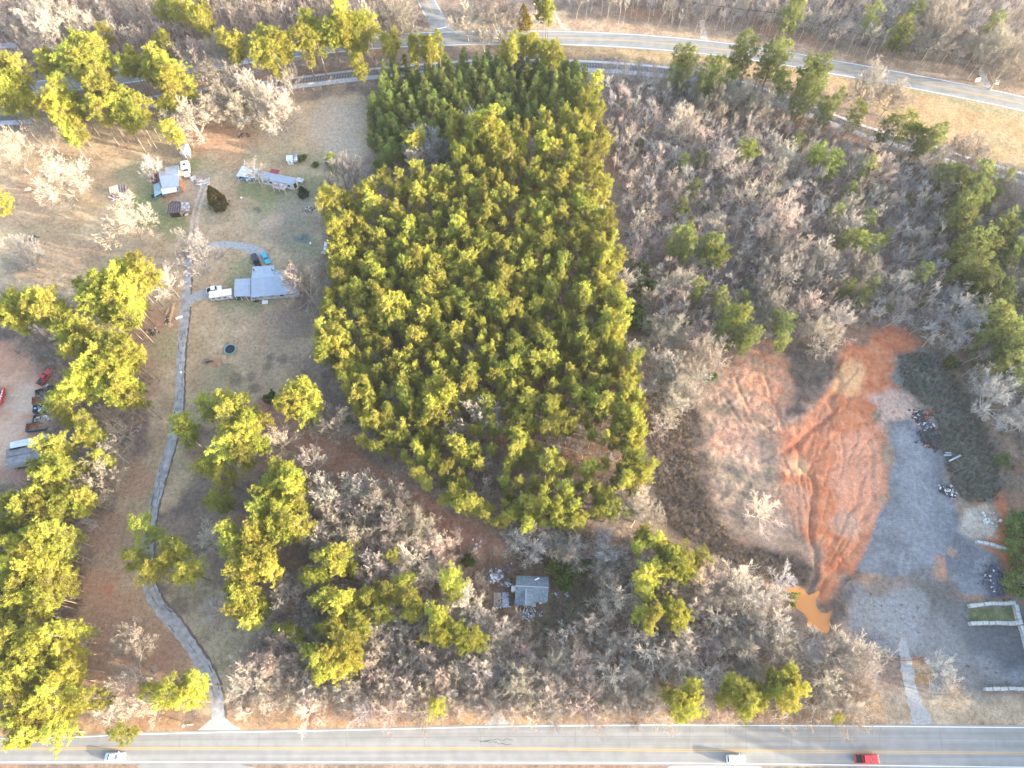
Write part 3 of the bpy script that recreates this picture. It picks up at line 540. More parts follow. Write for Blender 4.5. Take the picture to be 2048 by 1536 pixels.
def quad_mesh(name, V, F, m):
    me = bpy.data.meshes.new(name); me.vertices.add(len(V)); me.vertices.foreach_set('co', np.asarray(V, np.float32).ravel())
    me.loops.add(F.size); me.loops.foreach_set('vertex_index', np.asarray(F, np.int32).ravel()); me.polygons.add(len(F)); me.polygons.foreach_set('loop_start', np.arange(0, F.size, 4, dtype=np.int32))
    me.update(calc_edges=True); me.materials.append(m); return me
def blades(name, centers, radii, per, blen, bwid, m, g, up=.35):
    """tufts: narrow blades standing out from each tuft's middle"""
    n = len(centers); c = np.repeat(np.array(centers), per, 0); r = np.repeat(np.array(radii), per)
    d = g.normal(size=(n * per, 3)); d[:, 2] += up; d /= np.linalg.norm(d, axis=1, keepdims=True)
    s = g.normal(size=(n * per, 3)); s = np.cross(d, s); s /= np.linalg.norm(s, axis=1, keepdims=True)
    L = blen * g.uniform(.6, 1.3, n * per); W = bwid * g.uniform(.7, 1.3, n * per)
    st = c + d * (r * g.uniform(.15, .75, n * per))[:, None]; en = st + d * L[:, None]; s = s * (W / 2)[:, None]
    V = np.stack([st - s * .6, st + s * .6, en + s, en - s], 1).reshape(-1, 3); F = np.arange(len(V)).reshape(-1, 4)
    return quad_mesh(name, V, F, m)

def make_pine(seed, lo=.45, R0=3.2, top='round', H=20., tufts=12, blen=.27, bwid=.105, per=24):
    r = random.Random(seed); g = np.random.default_rng(seed); tr = []; cen = []; rad = []
    p = Vector((0, 0, -.3)); lean = Vector((r.uniform(-.03, .03), r.uniform(-.03, .03), 1)); pts = [p.copy()]
    for k in range(10):
        p = p + (lean + Vector((r.uniform(-.02, .02), r.uniform(-.02, .02), 0))) * (H * .97 / 10); pts.append(p.copy())
    for i in range(10): tr.append((pts[i], pts[i + 1], .22 * (1 - i / 11), .22 * (1 - (i + 1) / 11)))
    def trunk(z):
        t = min(max(z / (H * .97) * 10, 0), 9.99); i = int(t); return pts[i].lerp(pts[i + 1], t - i)
    z = H * lo; limbs = []; lob = [r.uniform(0, 6.28) for _ in range(3)]
    while z < H * .97:
        f = (z / H - lo) / (1 - lo)
        if top == 'round': prof = (.6 + .8 * f if f < .4 else 1 - ((f - .4) / .6) ** 2.2 * .8)
        else: prof = (.8 + .4 * f if f < .25 else .9 - ((f - .25) / .75) ** 1.5 * .72)
        for _ in range(r.choice([4, 5, 5, 6])):
            a = r.uniform(0, 2 * math.pi); L = R0 * prof * r.uniform(.62, 1.05) * (1 + .22 * math.sin(2 * a + lob[0]) + .14 * math.sin(3 * a + lob[1] + z)); q0 = trunk(z)
            tilt = r.uniform(.05, .35) + .5 * max(0, f - .5); q1 = q0 + Vector((math.cos(a) * L, math.sin(a) * L, L * tilt))
            if r.random() < .1: limbs.append((q0, q1, .05, .02)); continue            # a dead limb
            limbs.append((q0, q0.lerp(q1, .55) + Vector((0, 0, -.05 * L)), .055, .04)); limbs.append((q0.lerp(q1, .55) + Vector((0, 0, -.05 * L)), q1, .04, .018))
            for j in range(max(3, int(tufts * L / R0))):
                t = 1.04 - .75 * r.random() ** 1.5; c = q0.lerp(q1, t) + Vector((r.gauss(0, .34), r.gauss(0, .34), r.gauss(.12, .22))) * (.65 + .5 * prof)
                cen.append(c); rad.append(r.uniform(.2, .42))
        z += H * (1 - lo) / r.uniform(11, 15)
    for k in range(9): cen.append(trunk(H * .97) + Vector((r.gauss(0, .25), r.gauss(0, .25), r.uniform(-.8, .35)))); rad.append(.3)
    return segs_mesh('pine_trunk', tr + limbs, 5, M['pine_bark']), blades('pine_needles', cen, rad, per, blen, bwid, M['needles'], g)

def make_bare(seed, H=15., kind='oak', dens=1.0):
    r = random.Random(seed); main = []; fine = []
    def grow(p, d, L, rad, lev, maxlev):
        n = {0: 7, 1: 6, 2: 5, 3: 4}.get(lev, 3); q = p.copy(); dd = d.copy(); step = L / n
        for i in range(n):
            w = .16 + .05 * lev
            dd = (dd + Vector((r.gauss(0, w), r.gauss(0, w), r.gauss(.05, w * .8)))).normalized()
            q2 = q + dd * step; r0 = rad * (1 - .8 * i / n); r1 = rad * (1 - .8 * (i + 1) / n)
            (main if lev <= 1 else fine).append((q, q2, max(r0, .028), max(r1, .023))); q = q2
            if lev < maxlev and (i >= (3 if lev == 0 and kind != 'sap' else 1)):
                nb = {0: 2, 1: 2, 2: 2}.get(lev, 2)
                if kind == 'sap' and lev == 0: nb = 2
                for _ in range(nb if r.random() < dens else 1):
                    u, v = frame_of(dd); a = r.uniform(0, 2 * math.pi); sp = {'oak': r.uniform(.6, 1.1), 'up': r.uniform(.38, .75), 'sap': r.uniform(.35, .7)}[kind]
                    nd = (dd * math.cos(sp) + (u * math.cos(a) + v * math.sin(a)) * math.sin(sp)).normalized()
                    if nd.z < -.1: nd.z *= .3
                    fac = {0: .62 if kind == 'oak' else .42, 1: .5, 2: .5, 3: .5}[lev] * (1 - .35 * i / n)
                    grow(q, nd, L * fac * r.uniform(.75, 1.2), max(r1 * .6, .022), lev + 1, maxlev)
    ml = 4 if kind == 'oak' else 3
    base = Vector((0, 0, -.3))
    if kind == 'oak':
        h0 = H * r.uniform(.14, .2); q0 = base + Vector((r.uniform(-.2, .2), r.uniform(-.2, .2), h0 + .3)); main.append((base, q0, .34, .27))
        def bough(p, d, L, rad, lev):
            n = (7, 5, 4, 3)[lev]; q = p.copy(); dd = d.copy()
            for i in range(n):
                w = (.13, .16, .2, .22)[lev]; dd = (dd + Vector((r.gauss(0, w), r.gauss(0, w), r.gauss(.06, w * .8)))).normalized(); q2 = q + dd * (L / n)
                (main if lev == 0 else fine).append((q, q2, max(rad * (1 - .72 * i / n), .038), max(rad * (1 - .72 * (i + 1) / n), .032))); q = q2
                if lev < 3 and i >= (2 if lev == 0 else 1):
                    for _ in range(2):
                        u, v = frame_of(dd); a = r.uniform(0, 6.283); sp = r.uniform(.5, .95); nd = (dd * math.cos(sp) + (u * math.cos(a) + v * math.sin(a)) * math.sin(sp)).normalized()
                        bough(q, nd, L * (.46, .5, .5)[lev] * (1 - .4 * i / n) * r.uniform(.75, 1.2), max(rad * (.55, .5, .5)[lev], .026), lev + 1)
        for k in range(12):
            a = k * 2.4 + r.uniform(-.3, .3); sp = (.12, .5, .95, .6, 1.1, .35, .9, .7, 1.15, .45, .8, 1.0)[k] + r.uniform(-.1, .1)
            bough(q0 + Vector((0, 0, r.uniform(-.2, .5))), Vector((math.cos(a) * math.sin(sp), math.sin(a) * math.sin(sp), math.cos(sp))), H * (.72 - .12 * sp) * r.uniform(.88, 1.06), .13, 0)
    elif kind == 'fan':
        zs_ = base.copy(); lead = []
        for i in range(9):
            q = zs_ + Vector((r.gauss(0, .06), r.gauss(0, .06), 1)).normalized() * (H * .92 / 9); main.append((zs_, q, .2 * (1 - i / 9.5), .2 * (1 - (i + 1) / 9.5))); lead.append(zs_); zs_ = q
        lead.append(zs_)
        def limb(p, d, L, rad, lev):
            n = (7, 4, 3)[lev]; q = p.copy(); dd = d.copy()
            for i in range(n):
                w = (.07, .12, .16)[lev]; dd = (dd + Vector((r.gauss(0, w), r.gauss(0, w), r.gauss(.045, w)))).normalized(); q2 = q + dd * (L / n)
                (main if lev == 0 else fine).append((q, q2, max(rad * (1 - .75 * i / n), .033), max(rad * (1 - .75 * (i + 1) / n), .027))); q = q2
                if lev < 2 and i >= (1 if lev == 0 else 0):
                    for _ in range(2 if lev == 0 else r.choice([1, 2, 2])):
                        u, v = frame_of(dd); a = r.uniform(0, 6.283); sp = r.uniform(.45, .85); nd = (dd * math.cos(sp) + (u * math.cos(a) + v * math.sin(a)) * math.sin(sp)).normalized()
                        limb(q, nd, L * (.40 if lev == 0 else .55) * (1 - .45 * i / n) * r.uniform(.7, 1.25), max(rad * .5, .022), lev + 1)
        nl = r.randrange(13, 18)
        for k in range(nl):
            f = (k + r.random()) / nl; z = .2 + .6 * f; t_ = z * 9; p = lead[int(t_)].lerp(lead[int(t_) + 1], t_ % 1); a = k * 2.4 + r.uniform(-.4, .4); sp = 1.12 - .75 * f + r.uniform(-.12, .12)
            limb(p, Vector((math.cos(a) * math.sin(sp), math.sin(a) * math.sin(sp), math.cos(sp))), H * (.50 - .22 * f) * r.uniform(.8, 1.15), .075, 0)
    elif kind == 'up':
        grow(base, Vector((r.uniform(-.05, .05), r.uniform(-.05, .05), 1)).normalized(), H * .93, .2, 0, 3)
    else:
        grow(base, Vector((r.uniform(-.08, .08), r.uniform(-.08, .08), 1)).normalized(), H * .95, .09, 0, 2)
    return main, fine
def bare_meshes(seed, H, kind, dens=1.0):
    a, b = make_bare(seed, H, kind, dens)
    rr = max(1.0, float(np.percentile([math.hypot(s[1][0], s[1][1]) for s in b], 88)))
    top = max(s[1][2] for s in b)
    return segs_mesh('bare_trunk', a, 5, M['twigs']), segs_mesh('bare_twigs', b, 3, M['twigs']), rr, top

PINES = {'tall': [make_pine(s, lo=.5) for s in (1, 2, 3, 4, 5)], 'full': [make_pine(s, lo=.26, R0=3.4, tufts=11) for s in (11, 12, 13)], 'young': [make_pine(s, lo=.16, R0=2.9, top='cone', tufts=9, blen=.34, bwid=.14) for s in (21, 22, 23, 24, 25)]}
OAKS = [bare_meshes(s, 15, 'oak', .75) for s in (31, 32, 33, 34, 35)]
UPS = [bare_meshes(s, 15, 'up', .8) for s in (41, 42, 43, 44, 45)]
FANS = [bare_meshes(s, 13, 'fan') for s in (46, 47, 48, 49, 50)]
def sap_joined():
    out = []
    for s in (51, 52, 53, 54, 55):
        a, b = make_bare(s, 9, 'sap', .9); me = segs_mesh('sapling', a + b, 3, M['twigs'])
        out.append((me, max(.8, float(np.percentile([math.hypot(q[1][0], q[1][1]) for q in b], 88))), max(q[1][2] for q in b)))
    return out
SAPJ = sap_joined()

TREES = []            # dict(kind, x, y, r, h, px, py, var)
occ = []
def add_tree(kind, x, y, r, h, tone=None, exp=False, lab=None):
    p = (x, y, h * .72); q_ = topx(p)
    if kind == 'pine' and tone is None and (q_[0] > 1850 or (q_[0] > 1270 and q_[1] < 720 and r < 4)): tone = 4 if q_[0] > 1850 else 5
    TREES.append(dict(kind=kind, x=x, y=y, r=r, h=h, pp=topx(p), spx=r * ppm(p), tone=tone, exp=exp, lab=lab, var=rng.random()))
    occ.append((x, y, r))
def explicit(ox, oy, items, sc=2.926):
    for it in items:
        k, cx, cy, cr = it[:4]; tone = it[4] if len(it) > 4 else None; lab = it[5] if len(it) > 5 else None
        px, py = ox + cx / sc, oy + cy / sc; rpx = cr / sc * ((1.1 if px < 1850 and not (px > 1440 and py < 300) else .86) if k == 'p' else (1.22 if cr < 130 else .95))
        z = 12.
        for _ in range(3):
            p = at(px, py, z); r = rpx / ppm(p)
            if k == 'p': h = min(22.5, max(5.5, 5 + r * 3.6)) * rng.uniform(.92, 1.08); z = h * .74
            elif k == 's': h = min(7, max(2.5, r * 2.0)); z = h * .55
            else: h = min(18.5, max(5., 3 + r * 2.35)) * rng.uniform(.92, 1.08); z = h * .66
        if k == 'p' and r > 3.7:
            a0 = rng.uniform(0, 6.28); n = 4 if r < 5.3 else 6
            for j in range(n):
                q = r * (.56 if j else .05); add_tree('pine', p.x + math.cos(a0 + j * 6.28 / (n - 1)) * q, p.y + math.sin(a0 + j * 6.28 / (n - 1)) * q, r * rng.uniform(.46, .60), h * rng.uniform(.82, 1.05), tone, True, lab)
        else: add_tree({'p': 'pine', 'b': 'bare', 's': 'shrub'}[k], p.x, p.y, r, h, tone, True, lab)
P_ = lambda *l: [('p', *t) for t in l]
B_ = lambda *l: [('b', *t) for t in l]
explicit(0, 0, P_((500, 340, 150), (50, 430, 110), (60, 560, 100), (350, 590, 120), (410, 760, 70), (250, 330, 70), (590, 500, 80), (600, 600, 100), (740, 620, 100), (740, 330, 80), (900, 350, 90), (950, 230, 60), (1020, 490, 105), (970, 590, 60), (1010, 790, 60), (610, 200, 45), (1180, 100, 70), (1060, 40, 60), (970, 60, 50), (1560, 250, 110), (1660, 260, 60), (1370, 270, 80), (1800, 180, 105), (1990, 130, 120), (0, 1180, 60), (1920, 1170, 75), (2040, 1170, 50), (1990, 1330, 90), (1990, 1460, 80), (1940, 940, 36)))
explicit(0, 0, B_((250, 160, 140), (180, 60, 100), (330, 60, 80), (470, 120, 95), (1100, 290, 100), (1260, 290, 90), (1100, 650, 150), (1290, 480, 130), (1440, 500, 120), (1300, 590, 110), (1430, 600, 90), (1620, 620, 105), (320, 1020, 170, 0, 'wide bare oak standing alone in the tan field beyond the half-collapsed shed'), (740, 1290, 155, 0, 'wide bare oak beside the half-collapsed shed'), (110, 1470, 90, 1, 'small grey bare tree alone in the tan field beyond the stick pile'), (880, 960, 50, 1, 'thin grey bare tree growing against the metal-roofed workshop'), (1130, 1450, 105, 1, 'grey bare tree spreading over the start of the gravel ring drive'), (40, 860, 95), (230, 750, 80), (160, 640, 60), (1680, 430, 50), (1990, 980, 95, 1, 'bare tree at the top corner of the pine stand near the white shed'), (1490, 1000, 55, 1, 'small dark bare tree between the white carport and the mobile home')))
explicit(680, 0, P_((90, 130, 110), (110, 390, 55), (290, 240, 60), (440, 270, 60), (540, 280, 65), (1000, 280, 60), (1110, 270, 60), (1210, 280, 60), (1240, 350, 50), (1200, 30, 65), (680, 700, 80), (870, 760, 110), (690, 860, 70), (960, 880, 70), (1065, 850, 60), (430, 780, 65)))
explicit(680, 0, B_((330, 90, 105), (130, 90, 90), (740, 70, 90), (930, 90, 110), (840, 190, 55), (220, 350, 45), (760, 690, 50, 1), (520, 820, 95, 1), (430, 930, 70), (650, 990, 50)))
explicit(1348, 0, P_((400, 300, 100), (600, 300, 105), (830, 400, 115), (60, 350, 75), (230, 420, 75), (340, 420, 55), (630, 500, 70), (780, 540, 95), (930, 580, 85), (1075, 650, 70), (1270, 720, 65), (1370, 700, 75), (1430, 780, 70), (1530, 790, 85), (700, 60, 80), (1170, 80, 65), (1360, 130, 85), (1430, 40, 60), (1890, 110, 58), (730, 820, 50), (840, 900, 55), (930, 930, 58), (420, 890, 55), (1140, 970, 48), (160, 925, 36), (65, 925, 33), (70, 1380, 85), (220, 1430, 68), (290, 1480, 45), (120, 1100, 38), (55, 1210, 45), (990, 1400, 48), (1080, 1400, 55), (1180, 1410, 48), (1240, 1380, 38), (950, 1250, 38), (1140, 1280, 38), (1040, 1100, 38), (1540, 1020, 45), (1600, 1000, 75), (1700, 1010, 75), (1800, 1010, 75), (1800, 1120, 85), (1700, 1180, 85), (1850, 1400, 100), (1750, 1400, 85), (1960, 1300, 95), (1700, 1300, 75), (2000, 1450, 85), (1650, 1480, 80)))
explicit(1348, 0, B_((70, 680, 80), (1060, 960, 75), (1230, 970, 85, 2), (320, 910, 95), (640, 890, 85), (1030, 1200, 75), (1020, 1320, 75), (1190, 1120, 55), (440, 1150, 75), (240, 1290, 75), (640, 1260, 105, 2), (520, 1330, 65), (670, 1470, 115), (880, 1480, 85), (550, 1130, 55), (600, 1010, 55), (1590, 1060, 75), (1750, 1300, 55), (1950, 1100, 75), (1150, 490, 95), (1310, 520, 85), (1750, 870, 90), (1560, 900, 75), (1560, 180, 100), (1600, 40, 95), (1900, 250, 115), (1980, 350, 95), (100, 430, 70), (240, 560, 80), (430, 520, 80), (520, 560, 85), (660, 570, 60)))
explicit(0, 500, P_((800, 150, 110), (690, 280, 125), (560, 280, 105), (490, 220, 60), (740, 370, 80), (150, 310, 90), (270, 340, 105), (380, 430, 95), (460, 520, 105), (90, 400, 80), (650, 580, 115), (720, 630, 90), (480, 760, 110), (640, 740, 130), (730, 830, 95), (350, 900, 70), (400, 980, 60), (510, 1060, 85), (325, 1185, 85), (345, 1280, 90), (250, 1370, 95), (370, 1470, 85), (200, 1480, 90), (1060, 1000, 58), (1110, 1090, 75), (1370, 920, 105), (1400, 1120, 135), (1500, 1000, 80), (1200, 1250, 70), (1310, 1330, 68), (1260, 1440, 68), (1640, 1330, 115), (1710, 1420, 110), (1580, 1440, 95), (1750, 870, 115), (1200, 900, 65), (1920, 540, 95), (2030, 690, 60), (1960, 480, 65)))
explicit(0, 500, B_((80, 270, 80), (200, 280, 60), (965, 170, 85, 0, 'bare forked tree beside the stacked firewood along the driveway'), (1780, 190, 185, 0, 'huge bare oak overhanging the right end of the blue-grey roofed house'), (480, 890, 85), (620, 960, 85), (320, 1010, 70), (650, 1180, 85), (570, 1320, 125), (700, 1060, 60), (1620, 1110, 90), (1810, 1230, 90), (1930, 1420, 115), (1930, 1000, 110), (1440, 1390, 60), (30, 1420, 80), (1730, 640, 60, 2)))
explicit(0, 1011, P_((280, 200, 105), (100, 270, 115), (230, 420, 130), (80, 500, 125), (230, 560, 105), (330, 770, 115), (150, 860, 130), (60, 800, 115), (320, 1000, 115), (90, 1000, 115), (150, 1180, 115), (320, 1180, 85), (60, 1230, 85), (530, 1120, 80), (1080, 1070, 105), (960, 1110, 70), (870, 1090, 60), (830, 120, 78), (780, 300, 78), (880, 400, 68), (990, 260, 88), (1100, 380, 78), (1380, 200, 90), (1540, 110, 115), (1680, 100, 115), (1450, 300, 125), (1560, 370, 105), (1400, 530, 105), (1450, 620, 95), (1640, 730, 48), (1720, 760, 55), (1850, 400, 68), (1950, 300, 95), (1900, 550, 85), (2000, 580, 78), (1950, 700, 88), (1880, 900, 110), (2020, 820, 85), (1960, 950, 78), (700, 1330, 60), (120, 1340, 90), (300, 1330, 80)))
explicit(0, 1011, B_((760, 800, 145), (770, 1000, 110), (680, 1190, 105), (860, 1160, 80), (1250, 600, 80, 1, 'small grey bare tree leaning over the lawn edge beside the driveway pines'), (1690, 540, 125), (1820, 710, 68), (1600, 860, 125, 2), (1450, 980, 105), (1540, 1050, 80), (1740, 1040, 90), (1900, 1090, 90), (1800, 1200, 80, 2), (1230, 200, 75), (1900, 70, 110), (1860, 150, 100), (480, 790, 60), (1480, 830, 68), (2000, 1060, 80), (30, 120, 60)))
explicit(680, 1011, P_((40, 320, 70), (320, 290, 48), (660, 440, 78), (660, 520, 58), (560, 640, 78), (570, 760, 78), (690, 740, 70), (760, 800, 78), (290, 500, 70), (400, 440, 48), (410, 540, 68), (150, 530, 68), (240, 620, 68), (120, 680, 68), (420, 620, 58), (40, 800, 78), (60, 900, 78), (30, 600, 58), (560, 1180, 55), (1780, 210, 85), (1800, 390, 78), (1800, 480, 68), (1960, 330, 95), (1900, 260, 70), (1810, 650, 88), (1960, 650, 70), (1100, 40, 90), (1250, 20, 90), (1350, 60, 80)))
explicit(680, 1011, B_((90, 130, 115), (310, 120, 115), (440, 110, 105), (210, 350, 100), (440, 290, 100), (590, 240, 75, 2), (600, 340, 58), (510, 540, 48), (730, 580, 88), (840, 650, 68), (960, 720, 88), (870, 830, 78), (370, 720, 68), (220, 760, 78), (190, 900, 78), (380, 920, 78), (290, 950, 68), (520, 990, 88), (650, 960, 88), (720, 1000, 68), (830, 970, 88), (70, 1080, 98), (270, 1070, 78), (370, 1080, 88), (280, 1220, 95, 2), (780, 1120, 78), (1060, 1000, 105), (1040, 1100, 98), (1250, 930, 105), (1230, 1080, 98), (1210, 1190, 78), (1440, 990, 88, 2), (1460, 1130, 88, 2), (1600, 1000, 98), (1600, 800, 68), (1470, 690, 68), (1590, 540, 88), (1550, 290, 78, 1), (1540, 180, 68, 1), (1140, 150, 78, 1), (1030, 200, 68, 1), (1140, 260, 68, 1), (1270, 230, 58, 1), (1370, 230, 68, 1), (1820, 830, 105), (1850, 930, 88), (1750, 1080, 115), (1830, 1200, 78), (1980, 900, 98), (1980, 780, 88), (1760, 30, 115), (900, 260, 38), (0, 1200, 58, 2), (620, 1130, 70), (1660, 1180, 70)))
explicit(680, 1011, [('s', 1280, 340, 65, 0, 'leafy green privet clump behind the empty house'), ('s', 1400, 350, 55, 0, 'leafy green privet clump behind the empty house'), ('s', 1310, 440, 48, 0, 'small green privet bush beside the right wall of the empty house'), ('s', 750, 320, 34), ('s', 1120, 20, 10)])
explicit(1348, 1011, P_((60, 330, 78), (170, 310, 58), (40, 390, 68), (20, 620, 68), (60, 1130, 115), (370, 1100, 105), (450, 1150, 95), (600, 1080, 105), (680, 1040, 88), (960, 1240, 38)))
explicit(1348, 1011, B_((190, 430, 115, 2), (380, 430, 98), (450, 540, 105), (585, 545, 75), (270, 640, 130), (580, 700, 105), (400, 830, 88), (620, 850, 105), (80, 850, 98), (200, 1030, 88, 1), (1030, 850, 90), (1090, 880, 105), (930, 900, 105), (1100, 970, 105), (880, 1050, 105), (1050, 1120, 115), (1060, 1230, 88), (870, 1180, 88), (660, 430, 68, 1, 'small grey bare bush at the head of the muddy orange pond'), (1560, 970, 95, 1, 'pale grey bare tree beside the gravel drive gate'), (1640, 1100, 78, 0, 'low pinkish bare tree on the verge of the gravel lot'), (530, 30, 90, 0, 'single pale bare tree standing in the clay clearing')))
explicit(1348, 1011, [('s', 680, 545, 40, 1, 'yellow-green bush on the bank of the muddy orange pond'), ('s', 2020, 120, 75), ('s', 2030, 450, 75), ('s', 2030, 240, 75), ('s', 2035, 340, 60)])
explicit(680, 500, P_((300, 370, 88), (240, 300, 60), (700, 110, 58), (440, 80, 78), (550, 50, 78), (1060, 1130, 85), (1060, 1030, 68), (1100, 1240, 48), (690, 1460, 58), (570, 830, 110), (680, 280, 48), (340, 660, 85), (140, 840, 78), (500, 960, 78), (1570, 50, 78), (1560, 130, 78), (1430, 290, 78), (1620, 320, 78), (1590, 430, 85), (1590, 520, 85), (1590, 650, 68), (1700, 760, 58), (1680, 850, 78), (1690, 950, 85), (1690, 1060, 85), (1710, 1150, 78), (1760, 1260, 85), (1700, 1310, 95), (1520, 480, 60), (1480, 880, 60)))
explicit(680, 500, B_((660, 190, 75), (125, 490, 48), (140, 700, 58), (330, 870, 75), (760, 600, 68), (470, 700, 48), (790, 960, 105), (330, 1070, 78), (670, 1090, 88), (940, 980, 68, 1), (780, 1140, 68), (1190, 1220, 68), (1540, 920, 68), (1590, 1130, 58), (840, 1240, 68), (1700, 600, 78), (1760, 830, 78), (1900, 480, 135), (1880, 680, 125), (1960, 850, 105), (1900, 1000, 68), (1680, 1470, 125), (100, 1390, 130), (260, 1430, 120), (860, 1490, 58), (1470, 200, 68), (1660, 190, 68), (1980, 180, 88)))
explicit(680, 500, [('s', 1770, 110, 45), ('s', 1780, 210, 58), ('s', 1760, 420, 55), ('s', 1730, 370, 45), ('s', 50, 1000, 20)])
explicit(1348, 500, P_((230, 50, 58), (150, 210, 48), (275, 260, 48), (410, 260, 34), (330, 370, 58), (390, 400, 58), (440, 480, 75), (290, 460, 45), (350, 510, 45), (590, 400, 38), (640, 510, 48), (670, 410, 48), (1020, 210, 45), (1120, 275, 42), (1450, 130, 48), (1175, 175, 38), (1850, 170, 85), (1940, 280, 78), (1960, 60, 68), (1890, 400, 105), (1990, 430, 105), (2000, 560, 98), (1960, 650, 78), (2030, 750, 78), (1750, 60, 100)))
explicit(1348, 500, B_((690, 90, 125), (880, 80, 98), (1130, 90, 105), (590, 300, 135), (790, 310, 78, 2), (530, 190, 58, 2), (970, 400, 88), (870, 470, 95), (1720, 330, 125, 1), (1900, 860, 125, 1), (2030, 940, 78, 1), (1330, 200, 95, 1), (150, 600, 140), (60, 660, 130), (60, 770, 110), (2000, 200, 78), (1960, 170, 68)))
explicit(1348, 500, [('s', 1910, 1235, 34, 0, 'round bright green bush on the dark grassy bank'), ('s', 1620, 660, 34), ('s', 210, 740, 30)])

# things that no scattered tree may stand on
KEEP_LINES = [(road_c, 6.6), (far_c, 6.), (side_c, 5.), (rail_c, 3.6), (dv_c, 3.0), (dirt_w, 3.6), (G([p for p, w in RING]), 3.), (G([p for p, w in SPUR]), 3.), (G([p for p, w in GDRIVE]), 4.), (G([p for p, w in LANE_R]), 2.2)]
KEEP_POLY = [G(p) for p in (LAWN, LAWN2, CLAY, GRAVEL, LOWLOT, YARD, POND, SLOPE, FARFIELD, [(960, 1120), (1190, 1120), (1195, 1270), (960, 1270)])]
OUTX, OUTY = [], []
def scatter(poly_px, zc, spacing, exclude=True, pack=.55, world=None, seed=0, keep=1.0, tree_gap=True):
    r = random.Random(seed); pts = world or [tuple(at(a, b, zc)[:2]) for a, b in poly_px]
    xs = [p[0] for p in pts]; ys = [p[1] for p in pts]; X_, Y_ = [], []; y = min(ys); row = 0
    while y < max(ys):
        x = min(xs) + (spacing / 2 if row % 2 else 0)
        while x < max(xs): X_.append(x + r.uniform(-.38, .38) * spacing); Y_.append(y + r.uniform(-.38, .38) * spacing); x += spacing
        y += spacing * .866; row += 1
    X_ = np.array(X_); Y_ = np.array(Y_); ok = inside(X_, Y_, pts)
    if exclude:
        for l, w in KEEP_LINES: ok &= seg_dist(X_, Y_, l) > w
        for q in KEEP_POLY: ok &= ~inside(X_, Y_, q)
    if tree_gap and occ:
        o = np.array(occ)
        for i in np.where(ok)[0]:
            if (((o[:, 0] - X_[i]) ** 2 + (o[:, 1] - Y_[i]) ** 2) < np.maximum(o[:, 2] * pack, 1.0) ** 2).any(): ok[i] = False
    return [(X_[i], Y_[i]) for i in np.where(ok)[0] if r.random() < keep]
YOUNG = [(762, 118), (900, 108), (1110, 100), (1180, 130), (1165, 180), (1150, 210), (1000, 245), (900, 300), (830, 305), (790, 320), (745, 330), (738, 250), (728, 190), (757, 140)]
MATURE = [(1150, 215), (1190, 150), (1208, 260), (1232, 450), (1250, 650), (1288, 820), (1303, 950), (1210, 1040), (1010, 1050), (930, 1020), (860, 985), (800, 920), (720, 880), (700, 800), (628, 690), (655, 560), (662, 410), (740, 350), (800, 345), (880, 315), (1000, 255)]
for x, y in scatter(YOUNG, 8, 3.25, pack=.45, seed=1): add_tree('young', x, y, rng.uniform(1.6, 2.5), rng.uniform(6.5, 12))
# the stand thins to the right, where thin crowns let the straw floor show
for x, y in scatter(MATURE, 13, 3.3, pack=.45, seed=2):
    px, py = topx((x, y, 13)); gap = (1010 < px < 1240 and 860 < py < 960) or (930 < px < 1010 and 830 < py < 1000) or (780 < px < 900 and 270 < py < 330)
    if gap and rng.random() < .5:
        if rng.random() < .6: add_tree('bare', x, y, rng.uniform(1.6, 2.6), rng.uniform(9, 13))
        continue
    if rng.random() < .03: continue
    if rng.random() < .04: add_tree('bare', x, y, rng.uniform(1.5, 2.4), rng.uniform(11, 15)); continue
    big = rng.random() < .12
    add_tree('pine', x, y, rng.uniform(2.4, 3.1) if big else rng.uniform(1.25, 2.05), rng.uniform(17, 20) if big else rng.uniform(12.5, 19), tone=(None if big or px < 1000 else 3))
HARD = [(1205, 160), (1350, 155), (1500, 195), (1650, 245), (1850, 310), (2060, 375), (2060, 900), (1990, 800), (1940, 720), (1870, 690), (1800, 655), (1700, 655), (1600, 690), (1480, 670), (1440, 740), (1390, 800), (1330, 770), (1290, 650), (1250, 480), (1225, 300)]
for x, y in scatter(HARD, 7, 5.0, pack=.5, seed=3): add_tree('bare', x, y, rng.uniform(1.9, 3.3), rng.uniform(9, 14), tone=rng.choice([0, 1, 1, None, 2]))
TOPL = [(-60, 20), (-60, -40), (840, -40), (862, 50), (750, 62), (620, 82), (480, 98), (350, 122), (200, 140), (60, 150), (-60, 160)]
for x, y in scatter(TOPL, 8, 4.6, pack=.5, seed=4): add_tree('bare', x, y, rng.uniform(1.9, 3.3), rng.uniform(11, 16), tone=rng.choice([0, 2, None, 1]))
TOPR = [(1140, 10), (1180, -40), (2120, -40), (2120, 190), (1990, 150), (1880, 100), (1750, 100), (1600, 62), (1400, 32), (1240, 12)]
for x, y in scatter(TOPR, 8, 4.4, pack=.5, seed=5): add_tree('bare', x, y, rng.uniform(1.8, 3.0), rng.uniform(11, 15), tone=rng.choice([1, 1, None, 0]))
BOT = [(470, 1310), (560, 1270), (620, 1230), (610, 1120), (640, 1000), (720, 955), (830, 1010), (900, 1075), (960, 1110), (1010, 1100), (1080, 1080), (1240, 1070), (1430, 1115), (1560, 1180), (1600, 1250), (1690, 1265), (1745, 1380), (1720, 1442), (1400, 1446), (1000, 1444), (600, 1450), (470, 1450)]
for x, y in scatter(BOT, 8, 4.0, pack=.42, seed=6):
    q_ = topx((x, y, 8))
    if 1550 < q_[0] < 1685 and 1150 < q_[1] < 1275: continue
    add_tree('bare', x, y, rng.uniform(2.3, 3.9), rng.uniform(9, 13), tone=rng.choice([0, 0, None, 2, 1]))
